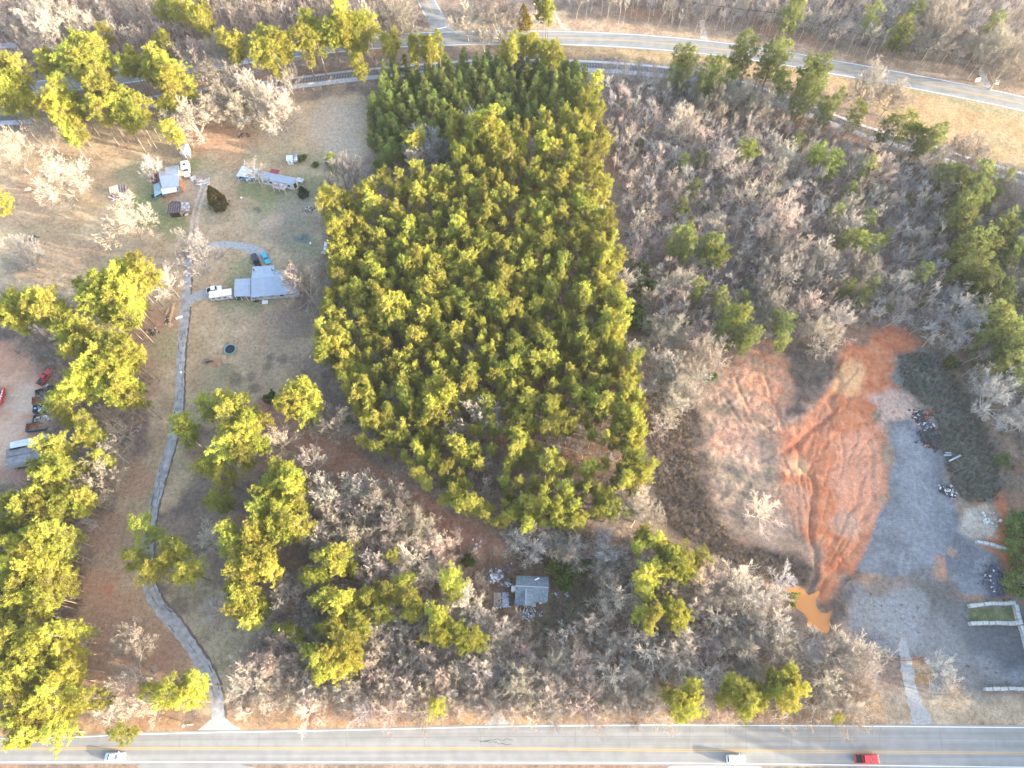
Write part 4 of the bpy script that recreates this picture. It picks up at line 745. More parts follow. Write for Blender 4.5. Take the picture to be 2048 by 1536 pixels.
LEFT = [(-60, 570), (60, 590), (170, 650), (290, 720), (285, 850), (235, 960), (190, 1060), (165, 1160), (150, 1300), (150, 1400), (-60, 1420)]
for x, y in scatter(LEFT, 10, 4.5, pack=.55, seed=7):
    q_ = topx((x, y, 13))
    if q_[0] < 66 and 850 < q_[1] < 968: continue
    if rng.random() < .25: add_tree('bare', x, y, rng.uniform(1.8, 3.0), rng.uniform(8, 12), tone=1)
    elif topx((x, y, 0))[1] > 950: add_tree('pine', x, y, rng.uniform(2.0, 2.8), rng.uniform(14, 19))
EDGE = [(1900, 340), (2060, 360), (2060, 900), (2010, 830), (1960, 680), (1900, 600), (1890, 450)]
for x, y in scatter(EDGE, 11, 6.2, pack=.6, seed=8): add_tree('pine', x, y, rng.uniform(1.5, 2.2), rng.uniform(12, 16), tone=4)
RAILS = [(1200, 112), (1400, 130), (1560, 172), (1700, 226), (1850, 272), (2060, 338), (2060, 372), (1850, 312), (1700, 262), (1540, 212), (1380, 172), (1200, 158)]
for x, y in scatter(RAILS, 6, 3.2, pack=.4, seed=9): add_tree('bare', x, y, rng.uniform(1.6, 2.6), rng.uniform(7, 11), tone=rng.choice([0, 1, None]))
FRINGE = [(1330, 118), (1440, 132), (1560, 170), (1660, 200), (1730, 222), (1720, 240), (1640, 222), (1540, 192), (1430, 158), (1330, 140)]
for x, y in scatter(FRINGE, 4, 4.2, pack=.4, seed=13, keep=.8, tree_gap=False): add_tree('pine', x, y, rng.uniform(1.6, 2.4), rng.uniform(5.5, 9), tone=5)
for x, y in scatter(HARD, 4, 9.5, tree_gap=False, seed=14, keep=.42): add_tree('pine', x, y, rng.uniform(.8, 1.4), rng.uniform(3.5, 6.5), tone=5)
# woods past the frame, to the right and beyond: they go on, and shade the clearing
wr = [tuple(at(a, b)[:2]) for a, b in [(2075, 420), (2075, 900), (2095, 1100), (2110, 1200)]]
EAST = [wr[0], wr[1], wr[2], wr[3], (140, 12), (131, 2), (128, -13), (128, -26), (262, -64), (262, 60), (wr[0][0] + 80, wr[0][1])]
n_in = len(TREES)
for x, y in scatter(None, 0, 4.6, world=EAST, seed=10, pack=.5): add_tree('pine' if rng.random() < .72 else 'bare', x, y, rng.uniform(2.2, 3.1), rng.uniform(16, 21), tone=4)
for x, y in scatter(None, 0, 6.5, world=[(-215, 262), (-70, 268), (70, 268), (215, 268), (215, 300), (-215, 300)], seed=11): add_tree('bare', x, y, rng.uniform(2., 3.), rng.uniform(12, 16))
for x, y in scatter(None, 0, 6.5, world=[(-190, 45), (-140, 40), (-125, 5), (-190, 5)], seed=12): add_tree('pine', x, y, rng.uniform(2., 3.), rng.uniform(14, 18))
for i, t in enumerate(TREES): t['out'] = not (-30 < t['pp'][0] < 2078 and -30 < t['pp'][1] < 1566)

# undergrowth: thin saplings and brush
SAPL = []
def saps(poly, spacing, seed, h=(4, 8), keep=1.0, tone=1):
    for x, y in scatter(poly, 2, spacing, seed=seed, tree_gap=False, keep=keep): SAPL.append((x, y, rng.uniform(*h), tone))
saps(HARD, 2.7, 21, (4, 8), tone=1); saps(TOPL, 3.2, 22, (5, 9), tone=2); saps(TOPR, 2.9, 23, (5, 9), tone=1); saps(BOT, 3.1, 24, (3, 7), tone=0); saps(LEFT, 3.4, 25, (2.5, 6), tone=1); saps(RAILS, 2.8, 26, (3, 6), tone=0)
saps(MATURE, 4.6, 27, (4, 8), tone=1); saps(EDGE, 3.5, 28, (4, 8), tone=1)
saps([(60, 225), (330, 190), (420, 170), (730, 130), (735, 160), (560, 195), (340, 225), (120, 250), (0, 262), (0, 235)], 3.4, 29, (2, 4.5), tone=0)

# ---- tones
PT = {None: (.325, .312, .055), 3: (.31, .30, .062), 4: (.20, .22, .07), 5: (.225, .25, .06), 'young': (.205, .235, .068)}
BT = {None: (.395, .335, .272), 0: (.43, .355, .275), 1: (.365, .333, .305), 2: (.43, .325, .275)}
def jit(c, k=.1): f = rng.uniform(1 - k, 1 + k); return (c[0] * f * rng.uniform(.96, 1.04), c[1] * f, c[2] * f * rng.uniform(.94, 1.06), 1)
def place_tree(t, label, cat, group):
    kind = t['kind']; z = gz(t['x'], t['y'])
    nm = {'pine': 'pine_tree', 'young': 'young_pine', 'bare': 'bare_tree', 'shrub': 'evergreen_shrub'}[kind]
    root = empty(nm, (t['x'], t['y'], z), rng.uniform(0, 6.28), label, cat, group)
    if kind in ('pine', 'young'):
        pool = PINES['young'] if kind == 'young' else (PINES['full'] if (t['h'] < 13 or t['var'] * 7 % 1 < .3 or (t['pp'][0] < 330 and t['pp'][1] > 850 and t['var'] * 3 % 1 < .75)) else PINES['tall'])
        a, b = pool[int(t['var'] * len(pool))]; s = t['r'] / 3.1; sc = (s, s, t['h'] / 20); col = jit(PT['young'] if kind == 'young' else PT.get(t['tone'], PT[None]))
    else:
        pool = OAKS if t['r'] > 5.4 else (FANS if t['exp'] or t['r'] / t['h'] > .24 else UPS)
        a, b, rr, top = pool[int(t['var'] * len(pool))]; s = t['r'] / rr; sc = (s, s, t['h'] / top); col = jit(BT.get(t['tone'], BT[None])); col = tuple(c * (.88 if pool is OAKS else 1) for c in col[:3]) + (1,)
    for n_, me in (('trunk', a), ('crown', b)):
        o = bpy.data.objects.new(n_, me); COL.objects.link(o); o.parent = root; o.scale = sc; o.color = col
    return root
def make_shrub(seed):
    g = np.random.default_rng(seed); r = random.Random(seed); cen = []; st = []
    for k in range(90):
        u = g.normal(size=3); u /= np.linalg.norm(u); rr = r.uniform(.55, 1.0); c = Vector((u[0] * rr, u[1] * rr, .95 + u[2] * .85 * rr)) * (1 + .25 * math.sin(3 * math.atan2(u[1], u[0]) + seed)); cen.append(c)
        if k % 6 == 0: st.append((Vector((0, 0, -.1)), c, .05, .02))
    return segs_mesh('shrub_stems', st, 4, M['bark']), blades('shrub_leaves', cen, [.16] * len(cen), 22, .13, .12, M['needles'], g, .3)
SHRUBS = [make_shrub(s) for s in (61, 62, 63)]
def place_shrub(t, label):
    root = empty('evergreen_shrub', (t['x'], t['y'], gz(t['x'], t['y'])), rng.uniform(0, 6.28), label, 'shrub', 'evergreen shrubs')
    a, b = SHRUBS[int(t['var'] * 3)]; s = (t['r'], t['r'], t['h'] / 2.0)
    for n_, me in (('stem', a), ('foliage', b)):
        o = bpy.data.objects.new(n_, me); COL.objects.link(o); o.parent = root; o.scale = s; o.color = jit((.2, .2, .035) if t['tone'] == 1 else (.115, .155, .045))

def region(t):
    px, py = t['pp']; b = t['kind'] == 'bare'
    if b:
        if py < 110 and px < 850: return 'bare hardwood in the wood beyond the far road', 'bare trees of the wood beyond the far road'
        if py < 110 and px < 1120: return 'spreading bare tree in the corner yard at the road junction', 'bare trees by the road junction'
        if py < 150 and px > 1120: return 'bare hardwood in the far wood behind the power line', 'bare trees behind the power line'
        if py < 260 and px < 640: return 'bare spreading tree in the hedge along the railway track', 'bare trees of the railway hedge'
        if px > 1200 and py < 260: return 'slim bare tree lining the railway beside the sunny far field', 'bare trees along the railway embankment'
        if 1270 < px < 1480 and 600 < py < 900: return 'pale bare tree at the wet ditch beside the clay clearing', 'bare trees along the wet ditch'
        if px > 1200 and py < 760: return 'bare hardwood in the grey wood between the railway and the clay clearing', 'bare trees of the grey wood'
        if px > 1850: return 'grey bare tree on the slope above the gravel lot', 'bare trees above the gravel lot'
        if px < 300 and py > 600: return 'bare tree among the pines between the dirt yard and the driveway lawn', 'bare trees among the yard pines'
        if 620 < px < 1260 and py < 1060 and not (px < 900 and py > 940): return 'bare tree standing among the pines of the stand', 'bare trees inside the pine stand'
        if py > 1340 and px < 480: return 'pale bare tree by the highway left of the cracked driveway', 'bare trees left of the driveway mouth'
        if py > 1340 and px < 1000: return 'pale bare tree beside the highway between the two concrete aprons', 'highway bare trees between the aprons'
        if py > 1340: return 'pale bare tree beside the highway between the small apron and the gravel drive', 'highway bare trees towards the gravel drive'
        if px < 960: return 'bare tree in the strip between the dirt path and the driveway pines', 'bare trees below the dirt path'
        if px > 1500: return 'bare tree in the grove below the muddy orange pond', 'bare trees below the pond'
        return 'bare tree in the overgrown lot around the empty house', 'bare trees around the empty house'
    if t['kind'] == 'young':
        if py < 150: return 'young pine in the first ranks of the dark planting along the railway', 'young pines along the railway'
        if px < 800: return 'young pine on the flank of the dark planting facing the tan field', 'young pines facing the tan field'
        if px > 1080: return 'young pine on the flank of the dark planting facing the grey wood', 'young pines facing the grey wood'
        if py > 235: return 'young pine where the dark planting meets the taller pine stand', 'young pines meeting the tall stand'
        return 'dark green young pine in the heart of the dense planting', 'young pines in the heart of the planting'
    if py < 130 and px < 860: return 'sunlit pine rising over the far road', 'pines along the far road'
    if py < 275 and px < 480: return 'tall yellow-green pine in the hedge along the railway track', 'pines along the railway hedge'
    if py < 60: return 'pine in the far wood behind the power line', 'pines of the far wood'
    if px > 1350 and py < 180: return 'pine in the tall clump beside the far road', 'pines clumped at the far road'
    if px > 1340 and py < 290: return 'low pine on the railway embankment by the sunny far field', 'pines on the railway embankment'
    if px > 1840: return 'green pine in the mixed wood along the grassy bank', 'pines of the mixed wood'
    if px > 1320 and py < 720: return 'small green pine growing among the grey bare wood', 'small pines in the grey wood'
    if px > 1250 and py > 1060 and py < 1260: return 'pine in the overgrown lot right of the empty house', 'pines right of the empty house'
    if px > 1250 and py >= 1260: return 'dense yellow-green pine at the highway edge below the pond', 'pines at the highway edge'
    if px < 290 and py < 800 : return 'tall leaning pine between the tan field and the dirt yard', 'pines above the dirt yard'
    if px < 240: return 'tall yellow-green pine in the wood beside the trailers', 'pines of the wood by the trailers'
    if px < 420 and py > 820 and py < 1180: return 'pine overhanging the cracked asphalt driveway', 'pines over the driveway'
    if px < 420: return 'yellow-green pine by the driveway mouth', 'pines by the driveway mouth'
    if px < 960 and py > 1040 or px < 640 and py > 740: return 'yellow-green pine in the strip between driveway lawn and dirt path', 'pines between driveway and dirt path'
    if px > 1170: return 'sunlit tall pine on the margin of the large stand facing the grey wood and ditch', 'large stand pines facing the grey wood'
    if px < 760 and py < 800: return 'tall pine on the margin of the large stand facing the house and lawn', 'large stand pines facing the house'
    if py > 800: return 'tall pine at the foot of the large stand above the empty house', 'large stand pines above the empty house'
    return 'tall slim pine inside the large pine stand', 'pines inside the large stand'
CAP = {'pine': 300, 'young': 300, 'bare': 300}
rest = {'pine': [], 'young': [], 'bare': []}
for kind in ('pine', 'young', 'bare'):
    L = [t for t in TREES if t['kind'] == kind]
    L.sort(key=lambda t: (t['out'], -(t['spx'] + (8 if t['exp'] else 0) + (1e6 if t['lab'] else 0))))
    for i, t in enumerate(L):
        if i < CAP[kind] and not t['out']:
            lab, grp = region(t)
            place_tree(t, t['lab'] or lab, {'pine': 'pine tree', 'young': 'young pine', 'bare': 'bare tree'}[kind], grp if not t['lab'] else 'bare trees standing alone')
        else: rest[kind].append(t)
for t in TREES:
    if t['kind'] == 'shrub':
        px, py = t['pp']
        place_shrub(t, t['lab'] or ('green leafy bush at the dirt bank right of the gravel lot' if px > 1980 else 'low green bush between the pine stand and the grey wood' if px < 1340 and py < 700 else 'low green bush beside the dirt path' if px < 1000 else 'low green bush at the rim of the clay clearing'))

# ---- masses: the trees past the 300 and the brush, instanced on points by geometry nodes
def mass(name, pts, variants, color, kind_label, cat):
    """pts: (x, y, z, sx, sz, rot, variant)  variants: list of lists of meshes"""
    me = bpy.data.meshes.new(name); me.from_pydata([(p[0], p[1], p[2]) for p in pts], [], [])
    a = me.attributes.new('scl', 'FLOAT_VECTOR', 'POINT'); a.data.foreach_set('vector', np.array([(p[3], p[3], p[4]) for p in pts], np.float32).ravel())
    a = me.attributes.new('rot', 'FLOAT_VECTOR', 'POINT'); a.data.foreach_set('vector', np.array([(0, 0, p[5]) for p in pts], np.float32).ravel())
    a = me.attributes.new('pick', 'INT', 'POINT'); a.data.foreach_set('value', np.array([p[6] for p in pts], np.int32))
    o = link(name, me); o.color = (*color, 1); tag(o, kind_label, cat, kind='stuff')
    nt = bpy.data.node_groups.new(name + '_nodes', 'GeometryNodeTree')
    nt.interface.new_socket('Geometry', in_out='INPUT', socket_type='NodeSocketGeometry'); nt.interface.new_socket('Geometry', in_out='OUTPUT', socket_type='NodeSocketGeometry')
    N = nt.nodes; L = nt.links; gi = N.new('NodeGroupInput'); go = N.new('NodeGroupOutput'); ip = N.new('GeometryNodeInstanceOnPoints'); jn = N.new('GeometryNodeJoinGeometry')
    for v in variants:
        j2 = N.new('GeometryNodeJoinGeometry')
        for m_ in v:
            src = bpy.data.objects.new('source_shape', m_)
            oi = N.new('GeometryNodeObjectInfo'); oi.inputs['Object'].default_value = src; L.new(oi.outputs['Geometry'], j2.inputs[0])
        gi2 = N.new('GeometryNodeGeometryToInstance'); L.new(j2.outputs[0], gi2.inputs[0]); L.new(gi2.outputs[0], jn.inputs[0])
    def na(nm, ty):
        q = N.new('GeometryNodeInputNamedAttribute'); q.data_type = ty; q.inputs[0].default_value = nm; return q.outputs[0]
    er = N.new('FunctionNodeEulerToRotation'); L.new(na('rot', 'FLOAT_VECTOR'), er.inputs[0])
    L.new(gi.outputs[0], ip.inputs['Points']); L.new(jn.outputs[0], ip.inputs['Instance']); ip.inputs['Pick Instance'].default_value = True
    L.new(na('pick', 'INT'), ip.inputs['Instance Index']); L.new(er.outputs[0], ip.inputs['Rotation']); L.new(na('scl', 'FLOAT_VECTOR'), ip.inputs['Scale']); L.new(ip.outputs[0], go.inputs[0])
    md = o.modifiers.new('scatter', 'NODES'); md.node_group = nt; return o
def pine_pts(L): return [(t['x'], t['y'], gz(t['x'], t['y']), t['r'] / 3.1, t['h'] / 20, rng.uniform(0, 6.28), int(t['var'] * 5)) for t in L]
L = [t for t in rest['pine'] if t['tone'] not in (4, 5)]
if L: mass('pine_wood', pine_pts(L), [list(v) for v in PINES['tall']], (.315, .305, .06), 'further slim pines filling the large stand', 'pine wood')
L = [t for t in rest['pine'] if t['tone'] in (4, 5)]
if L: mass('mixed_wood', pine_pts(L), [list(v) for v in PINES['full'] + PINES['full'][:2]], PT[4], 'further green pines about the grey wood and the grassy bank', 'pine wood')
if rest['young']: mass('young_pine_planting', pine_pts(rest['young']), [list(v) for v in PINES['young']], PT['young'], 'further young pines filling the dark planting', 'pine planting')
def bare_pts(L, pool): return [(t['x'], t['y'], gz(t['x'], t['y']), t['r'] / pool[int(t['var'] * 5)][2], t['h'] / pool[int(t['var'] * 5)][3], rng.uniform(0, 6.28), int(t['var'] * 5)) for t in L]
for tone, nm in ((1, 'grey'), (0, 'pale'), (2, 'pinkish')):
    L = [t for t in rest['bare'] if (t['tone'] if t['tone'] in (1, 2) else 0) == tone]
    if L: mass('bare_wood', bare_pts(L, UPS), [[v[0], v[1]] for v in UPS], BT[tone], f'further {nm} leafless trees filling the woods', 'bare wood')
STONE = {0: (.42, .35, .285), 1: (.345, .31, .30), 2: (.38, .30, .265)}
for tone, nm in ((1, 'grey'), (0, 'pale'), (2, 'pinkish')):
    pts = []
    for x, y, h, tn_ in SAPL:
        if tn_ != tone: continue
        k = rng.randrange(5); pts.append((x, y, 0, h / SAPJ[k][2] * rng.uniform(.8, 1.15), h / SAPJ[k][2], rng.uniform(0, 6.28), k))
    if pts: mass('sapling_thicket', pts, [[v[0]] for v in SAPJ], STONE[tone], f'thicket of thin {nm} saplings and brush under the trees', 'saplings')
# low brush, marsh grass and bank grass
def make_tuft(seed, n=46, h=1.2, spread=.5, lean=.5, w=.05):
    g = np.random.default_rng(seed); V = []
    for k in range(n):
        a = g.uniform(0, 6.28); r0 = g.uniform(0, spread); b = Vector((math.cos(a) * r0, math.sin(a) * r0, -.05)); L = h * g.uniform(.5, 1.15); a2 = a + g.normal() * .8
        e = b + Vector((math.cos(a2) * L * lean * g.uniform(.3, 1.2), math.sin(a2) * L * lean * g.uniform(.3, 1.2), L)); s = Vector((-math.sin(a2), math.cos(a2), 0)) * w
        V += [b - s, b + s, e + s * .35, e - s * .35]
    return quad_mesh('grass_tuft', np.array(V), np.arange(len(V)).reshape(-1, 4), M['dry'])
def make_brush(seed):
    r = random.Random(seed); segs = []
    for k in range(16):
        a = r.uniform(0, 6.28); d = Vector((math.cos(a), math.sin(a), r.uniform(.5, 1.6))).normalized(); p = Vector((r.gauss(0, .25), r.gauss(0, .25), -.05))
        for j in range(4):
            d = (d + Vector((r.gauss(0, .3), r.gauss(0, .3), r.gauss(-.1, .25)))).normalized(); q = p + d * r.uniform(.3, .55); segs.append((p, q, .022, .018)); p = q
            for _ in range(2):
                e = p + (d + Vector((r.gauss(0, .7), r.gauss(0, .7), r.gauss(.1, .5)))).normalized() * r.uniform(.25, .5); segs.append((p, e, .016, .012))
    return segs_mesh('brush_shape', segs, 3, M['twigs'])
TUFTS = [make_tuft(s) for s in (71, 72, 73)]; BRUSH = [make_brush(s) for s in (81, 82, 83, 84)]
def cover(name, polys, spacing, seed, shapes, size, color, label, cat, excl=(), rnd=(.7, 1.3), flat=1.0, patchy=0):
    pts = []; r2 = random.Random(seed)
    for pi, poly in enumerate(polys):
        for x, y in scatter(poly, 0, spacing, exclude=False, tree_gap=False, seed=seed + pi):
            if any(inside(np.array([x]), np.array([y]), e)[0] for e in excl): continue
            if patchy:
                if r2.random() > smooth(.35, .7, fbm(np.array([x]), np.array([y]), 11, 91))[0]: continue
                x += r2.gauss(0, 1.2); y += r2.gauss(0, 1.2)
            s = size * rng.uniform(*rnd); pts.append((x, y, 0, s, s * flat, rng.uniform(0, 6.28), rng.randrange(len(shapes))))
    if not pts: return
    zz = zs([p[0] for p in pts], [p[1] for p in pts]); pts = [(p[0], p[1], float(z), *p[3:]) for p, z in zip(pts, zz)]
    mass(name, pts, [[v] for v in shapes], color, label, cat)
cover('marsh_grass', [MARSH], 1.5, 101, TUFTS, .8, (.27, .195, .12), 'tangled brown marsh grass in the wet ditch', 'marsh grass', [POND_G])
DITCH = [(1386, 795), (1396, 795), (1408, 860), (1412, 900), (1424, 940), (1421, 985), (1432, 1030), (1424, 1034), (1410, 985), (1412, 940), (1400, 900), (1396, 860)]
cover('dead_brush', [DITCH, DITCH, MARSH, CLAY_TONGUE, [(1600, 1110), (1640, 1150), (1620, 1175), (1560, 1165), (1540, 1120)], [(1690, 1150), (1720, 1140), (1690, 1250), (1655, 1240), (1640, 1215), (1680, 1180)]], 1.8, 111, BRUSH, 1.1, (.20, .16, .14), 'dead grey brush at the clay banks and ditch', 'brush', [POND_G])
cover('bank_grass', [SLOPE], 1.0, 121, TUFTS, .72, (.155, .158, .135), 'combed grey green grass on the bank above the gravel', 'bank grass')
cover('bank_scrub', [[(1850, 700), (1900, 715), (1960, 760), (2010, 860), (2030, 980), (1995, 990), (1985, 900), (1940, 800), (1890, 735)], SLOPE], 2.1, 171, BRUSH + TUFTS, .85, (.235, .21, .17), 'scrubby dead growth where the grassy bank meets the wood', 'scrub', [], (.5, 1.4))
cover('bramble_ground', [[(950, 1130), (1010, 1110), (1110, 1110), (1190, 1150), (1200, 1260), (1140, 1300), (1050, 1300), (980, 1270), (940, 1200)]], 1.5, 131, BRUSH + TUFTS, .75, (.26, .175, .115), 'brown brambles in the yard of the empty house', 'brambles', [G([(1028, 1150), (1098, 1150), (1098, 1212), (1028, 1216)]), G([(985, 1184), (1022, 1184), (1022, 1216), (985, 1216)])])
cover('litter_brush', [BOT, LEFT, HARD, TOPL, TOPR], 3.6, 141, BRUSH, 1.1, (.23, .17, .145), 'low leafless brush on the floor of the woods', 'brush', [POND_G] + [G(LAWN), G(LAWN2), G(YARD), G(CLAY), dense(G(DIRT), 5)])
cover('field_tussocks', [LAWN], 1.9, 151, TUFTS, .26, (.40, .315, .205), 'short dry grass tussocks over the tan field', 'dry grass', [], (.3, 1.5), .6, 1)
cover('clay_weeds', [CLAY, LOWLOT], 2.6, 161, TUFTS + BRUSH, .34, (.27, .215, .155), 'thin dead weeds dotted over the clay and the lower lot', 'weeds', [POND_G, G(ORANGE)], (.3, 1.4), .8, 1)

# ================================================================== BUILT THINGS
M['metal_roof'] = mat('metal_roof', (.33, .37, .43), .45, .25, var=.07, scale=.7, detail=6); M['white_roof'] = mat('white_roof', (.50, .51, .52), .5, .1, var=.08, scale=.8)
M['teal_roof'] = mat('teal_roof', (.20, .30, .34), .5, .2, var=.2, scale=1.); M['rust_roof'] = mat('rust_roof', (.25, .13, .12), .8, .1, scale=1.1, col2=(.52, .47, .47), detail=7)
M['dark_roof'] = mat('dark_roof', (.065, .05, .065), .85, var=.3, scale=1.5); M['galv_roof'] = mat('galv_roof', (.20, .09, .08), .7, .2, scale=1.3, col2=(.46, .52, .56), detail=7)
M['red_roof'] = mat('red_roof', (.24, .05, .06), .6, var=.15, scale=1.5); M['shingle'] = mat('shingle', (.125, .16, .185), .9, var=.3, scale=1.4, bump=.3, bscale=9, detail=8)
M['shingle_brown'] = mat('shingle_brown', (.19, .15, .135), .9, var=.25, scale=1.4, bump=.3, bscale=9)
M['siding'] = mat('siding', (.62, .60, .57), .7, var=.1, scale=1.2); M['brick'] = mat('brick_wall', (.28, .13, .09), .9, var=.3, scale=5); M['board'] = mat('board', (.25, .21, .18), .9, var=.35, scale=3)
M['orange_wall'] = mat('orange_wall', (.50, .19, .08), .7, var=.25, scale=2); M['grey_wall'] = mat('grey_wall', (.34, .34, .35), .8, var=.2, scale=1.5); M['trim'] = mat('trim', (.72, .72, .71), .6, var=.08, scale=2)
M['glass'] = mat('glass', (.03, .04, .055), .08, var=.2, scale=1., spec=.6); M['dark'] = mat('dark', (.025, .025, .028), .8, var=.3, scale=2); M['tyre'] = mat('tyre', (.03, .03, .03), .85, var=.3, scale=4)
M['chrome'] = mat('chrome', (.5, .5, .52), .3, .8, var=.1); M['lamp_clear'] = mat('lamp_clear', (.7, .7, .68), .2, var=.1); M['lamp_red'] = mat('lamp_red', (.4, .02, .02), .3, var=.1)
M['wood'] = mat('wood', (.34, .26, .19), .9, var=.3, scale=3); M['cut_wood'] = mat('cut_wood', (.48, .33, .2), .9, var=.3, scale=3); M['rust'] = mat('rust', (.30, .135, .07), .9, var=.35, scale=1.5, detail=7)
M['blue_steel'] = mat('blue_steel', (.035, .085, .13), .6, var=.3, scale=1.5); M['dark_steel'] = mat('dark_steel', (.075, .06, .055), .8, var=.4, scale=1.5)
M['junk_white'] = mat('junk_white', (.62, .62, .64), .7, var=.25, scale=2); M['junk_blue'] = mat('junk_blue', (.10, .20, .33), .7, var=.4, scale=2); M['junk_dark'] = mat('junk_dark', (.06, .055, .06), .8, var=.4, scale=2); M['junk_tan'] = mat('junk_tan', (.36, .28, .22), .9, var=.3, scale=2)
M['asphalt_lump'] = mat('asphalt_lump', (.035, .035, .04), .9, var=.5, scale=3, bump=.3); M['stone_pale'] = mat('stone_pale', (.5, .48, .46), .9, var=.2, scale=2); M['blue_stone'] = mat('blue_stone', (.055, .07, .10), .9, var=.45, scale=3)
M['red_clay'] = mat('red_clay_lump', (.34, .12, .07), .95, var=.3, scale=2)
def paint_mat(n, c): return mat('car_paint_' + n, c, .28, .0, var=.04, scale=1., spec=.5)
PAINT = {'silver': (.62, .63, .65), 'red': (.45, .025, .03), 'paleblue': (.48, .58, .66), 'white': (.78, .78, .78), 'black': (.022, .026, .035), 'teal': (.03, .36, .46), 'darkgreen': (.06, .13, .14), 'maroon': (.20, .03, .06)}
PAINT = {k: paint_mat(k, v) for k, v in PAINT.items()}

# ---------------------------------------------------------------- vehicles (front along +x, wheels on z = 0)
def q4(mb, a, b, c, d, th=.012):
    a, b, c, d = map(Vector, (a, b, c, d)); n = (b - a).cross(d - a).normalized() * th
    return mb.prism([a - n, b - n, c - n, d - n], [a + n, b + n, c + n, d + n])
def inset_quad(P, k, k2=None, off=.012):
    P = [Vector(p) for p in P]; c = sum(P, Vector()) / 4; n = (P[1] - P[0]).cross(P[3] - P[0]).normalized(); return [c + (p - c) * k + n * off for p in P]
def vehicle(name, label, cat, pc, ph, kind, paint, L=None, hz=0.0, group=None):
    a = at(*pc); b = at(*ph); d = b - a; root = empty(name, (a.x, a.y, gz(a.x, a.y) + .02 + hz), math.atan2(d.y, d.x), label, cat, group)
    m = PAINT[paint]
    spec = {'sedan': dict(L=4.5, W=.9, st=[(-1, .70, .45, .72), (-.95, .88, .30, .90), (-.7, .97, .25, .98), (-.1, 1, .24, .97), (.42, 1, .24, .95), (.78, .97, .26, .84), (.95, .88, .30, .72), (1, .70, .42, .60)], cab=(-.76, .42, .92, -.46, .08, .70, 1.44)),
            'suv': dict(L=4.7, W=.94, st=[(-1, .80, .45, .95), (-.96, .94, .32, 1.05), (-.7, 1, .28, 1.08), (.4, 1, .28, 1.06), (.8, .97, .3, .98), (.96, .90, .34, .85), (1, .75, .45, .7)], cab=(-.95, .45, .90, -.84, .10, .74, 1.72)),
            'pickup': dict(L=5.6, W=.97, st=[(-1, .93, .5, .72), (-.97, .97, .42, .74), (-.34, .97, .38, .74), (-.30, 1, .34, 1.08), (.42, 1, .34, 1.10), (.85, .98, .36, 1.04), (.97, .92, .40, .92), (1, .82, .5, .8)], cab=(-.29, .46, .90, -.23, .16, .74, 1.80)),
            'crew': dict(L=5.8, W=.97, st=[(-1, .93, .5, .72), (-.97, .97, .42, .74), (-.42, .97, .38, .74), (-.38, 1, .34, 1.08), (.46, 1, .34, 1.10), (.85, .98, .36, 1.04), (.97, .92, .40, .92), (1, .82, .5, .8)], cab=(-.37, .48, .90, -.32, .22, .74, 1.82))}[kind]
    hl = (L or spec['L']) / 2; W = spec['W']; mb = MB(); rings = []
    for x, w, z0, zt in spec['st']:
        w *= W; h = zt - z0; rings.append([(x * hl, -w * .88, z0), (x * hl, -w, z0 + .3 * h), (x * hl, -w, z0 + .72 * h), (x * hl, -w * .86, zt), (x * hl, w * .86, zt), (x * hl, w, z0 + .72 * h), (x * hl, w, z0 + .3 * h), (x * hl, w * .88, z0)])
    mb.loft(rings).build('body', m, root)
    x0, x1, zb, t0, t1, tw, zt = spec['cab']; x0, x1, t0, t1 = [k * hl for k in (x0, x1, t0, t1)]; bw = W * .88; tw *= W
    zb = zb - .06
    lo = [(x0, -bw, zb), (x1, -bw, zb), (x1, bw, zb), (x0, bw, zb)]; hi = [(t0, -tw, zt), (t1, -tw, zt), (t1, tw, zt), (t0, tw, zt)]
    cabin = MB().prism(lo, hi).build('cabin', m, root)
    def win(nm, P, k=.86): q4(MB(), *inset_quad(P, k)).build(nm, M['glass'], root) if False else link(nm, q4(MB(), *inset_quad(P, k)).mesh(nm, [M['glass']]), root)
    zl = lambda p, q, f: tuple(Vector(p).lerp(Vector(q), f))
    win('windshield', [zl(lo[1], hi[1], .22), zl(lo[2], hi[2], .22), hi[2], hi[1]], .88); win('rear_window', [zl(lo[3], hi[3], .3), zl(lo[0], hi[0], .3), hi[0], hi[3]], .84)
    for s in (0, 1):
        A = [zl(lo[0], hi[0], .35), zl(lo[1], hi[1], .35), hi[1], hi[0]] if s == 0 else [zl(lo[2], hi[2], .35), zl(lo[3], hi[3], .35), hi[3], hi[2]]
        mid0, mid1 = zl(A[0], A[1], .5), zl(A[3], A[2], .5)
        win('side_window', [A[0], mid0, mid1, A[3]], .82); win('side_window', [mid0, A[1], A[2], mid1], .82)
    if kind in ('pickup', 'crew'):
        xb = (-.30 if kind == 'pickup' else -.38) * hl - .06; e = -hl * .985
        for s in (-1, 1): MB().box(e, xb, s * W * .95 - .05, s * W * .95 + .05, .62, 1.1).build('bed_side', m, root)
        MB().box(e - .03, e + .05, -W * .9, W * .9, .62, 1.08).build('tailgate', m, root); MB().box(e + .06, xb, -W * .89, W * .89, .745, .79).build('bed_floor', M['dark'], root)
        for s in (-1, 1): MB().box(-.62 * hl - .45, -.62 * hl + .45, s * W * .78 - .09, s * W * .78 + .09, .79, .97).build('wheel_arch', M['dark'], root)
    wr = .33 if kind in ('sedan',) else .38
    for sx in (-.62, .62):
        for sy in (-1, 1):
            w = MB().tube((sx * hl, sy * (W - .20), wr), (sx * hl, sy * (W + .015), wr), wr, wr, 14).build('wheel', M['tyre'], root); MB().tube((sx * hl, sy * (W - .05), wr), (sx * hl, sy * (W + .03), wr), wr * .58, wr * .55, 10).build('rim', M['chrome'], w)
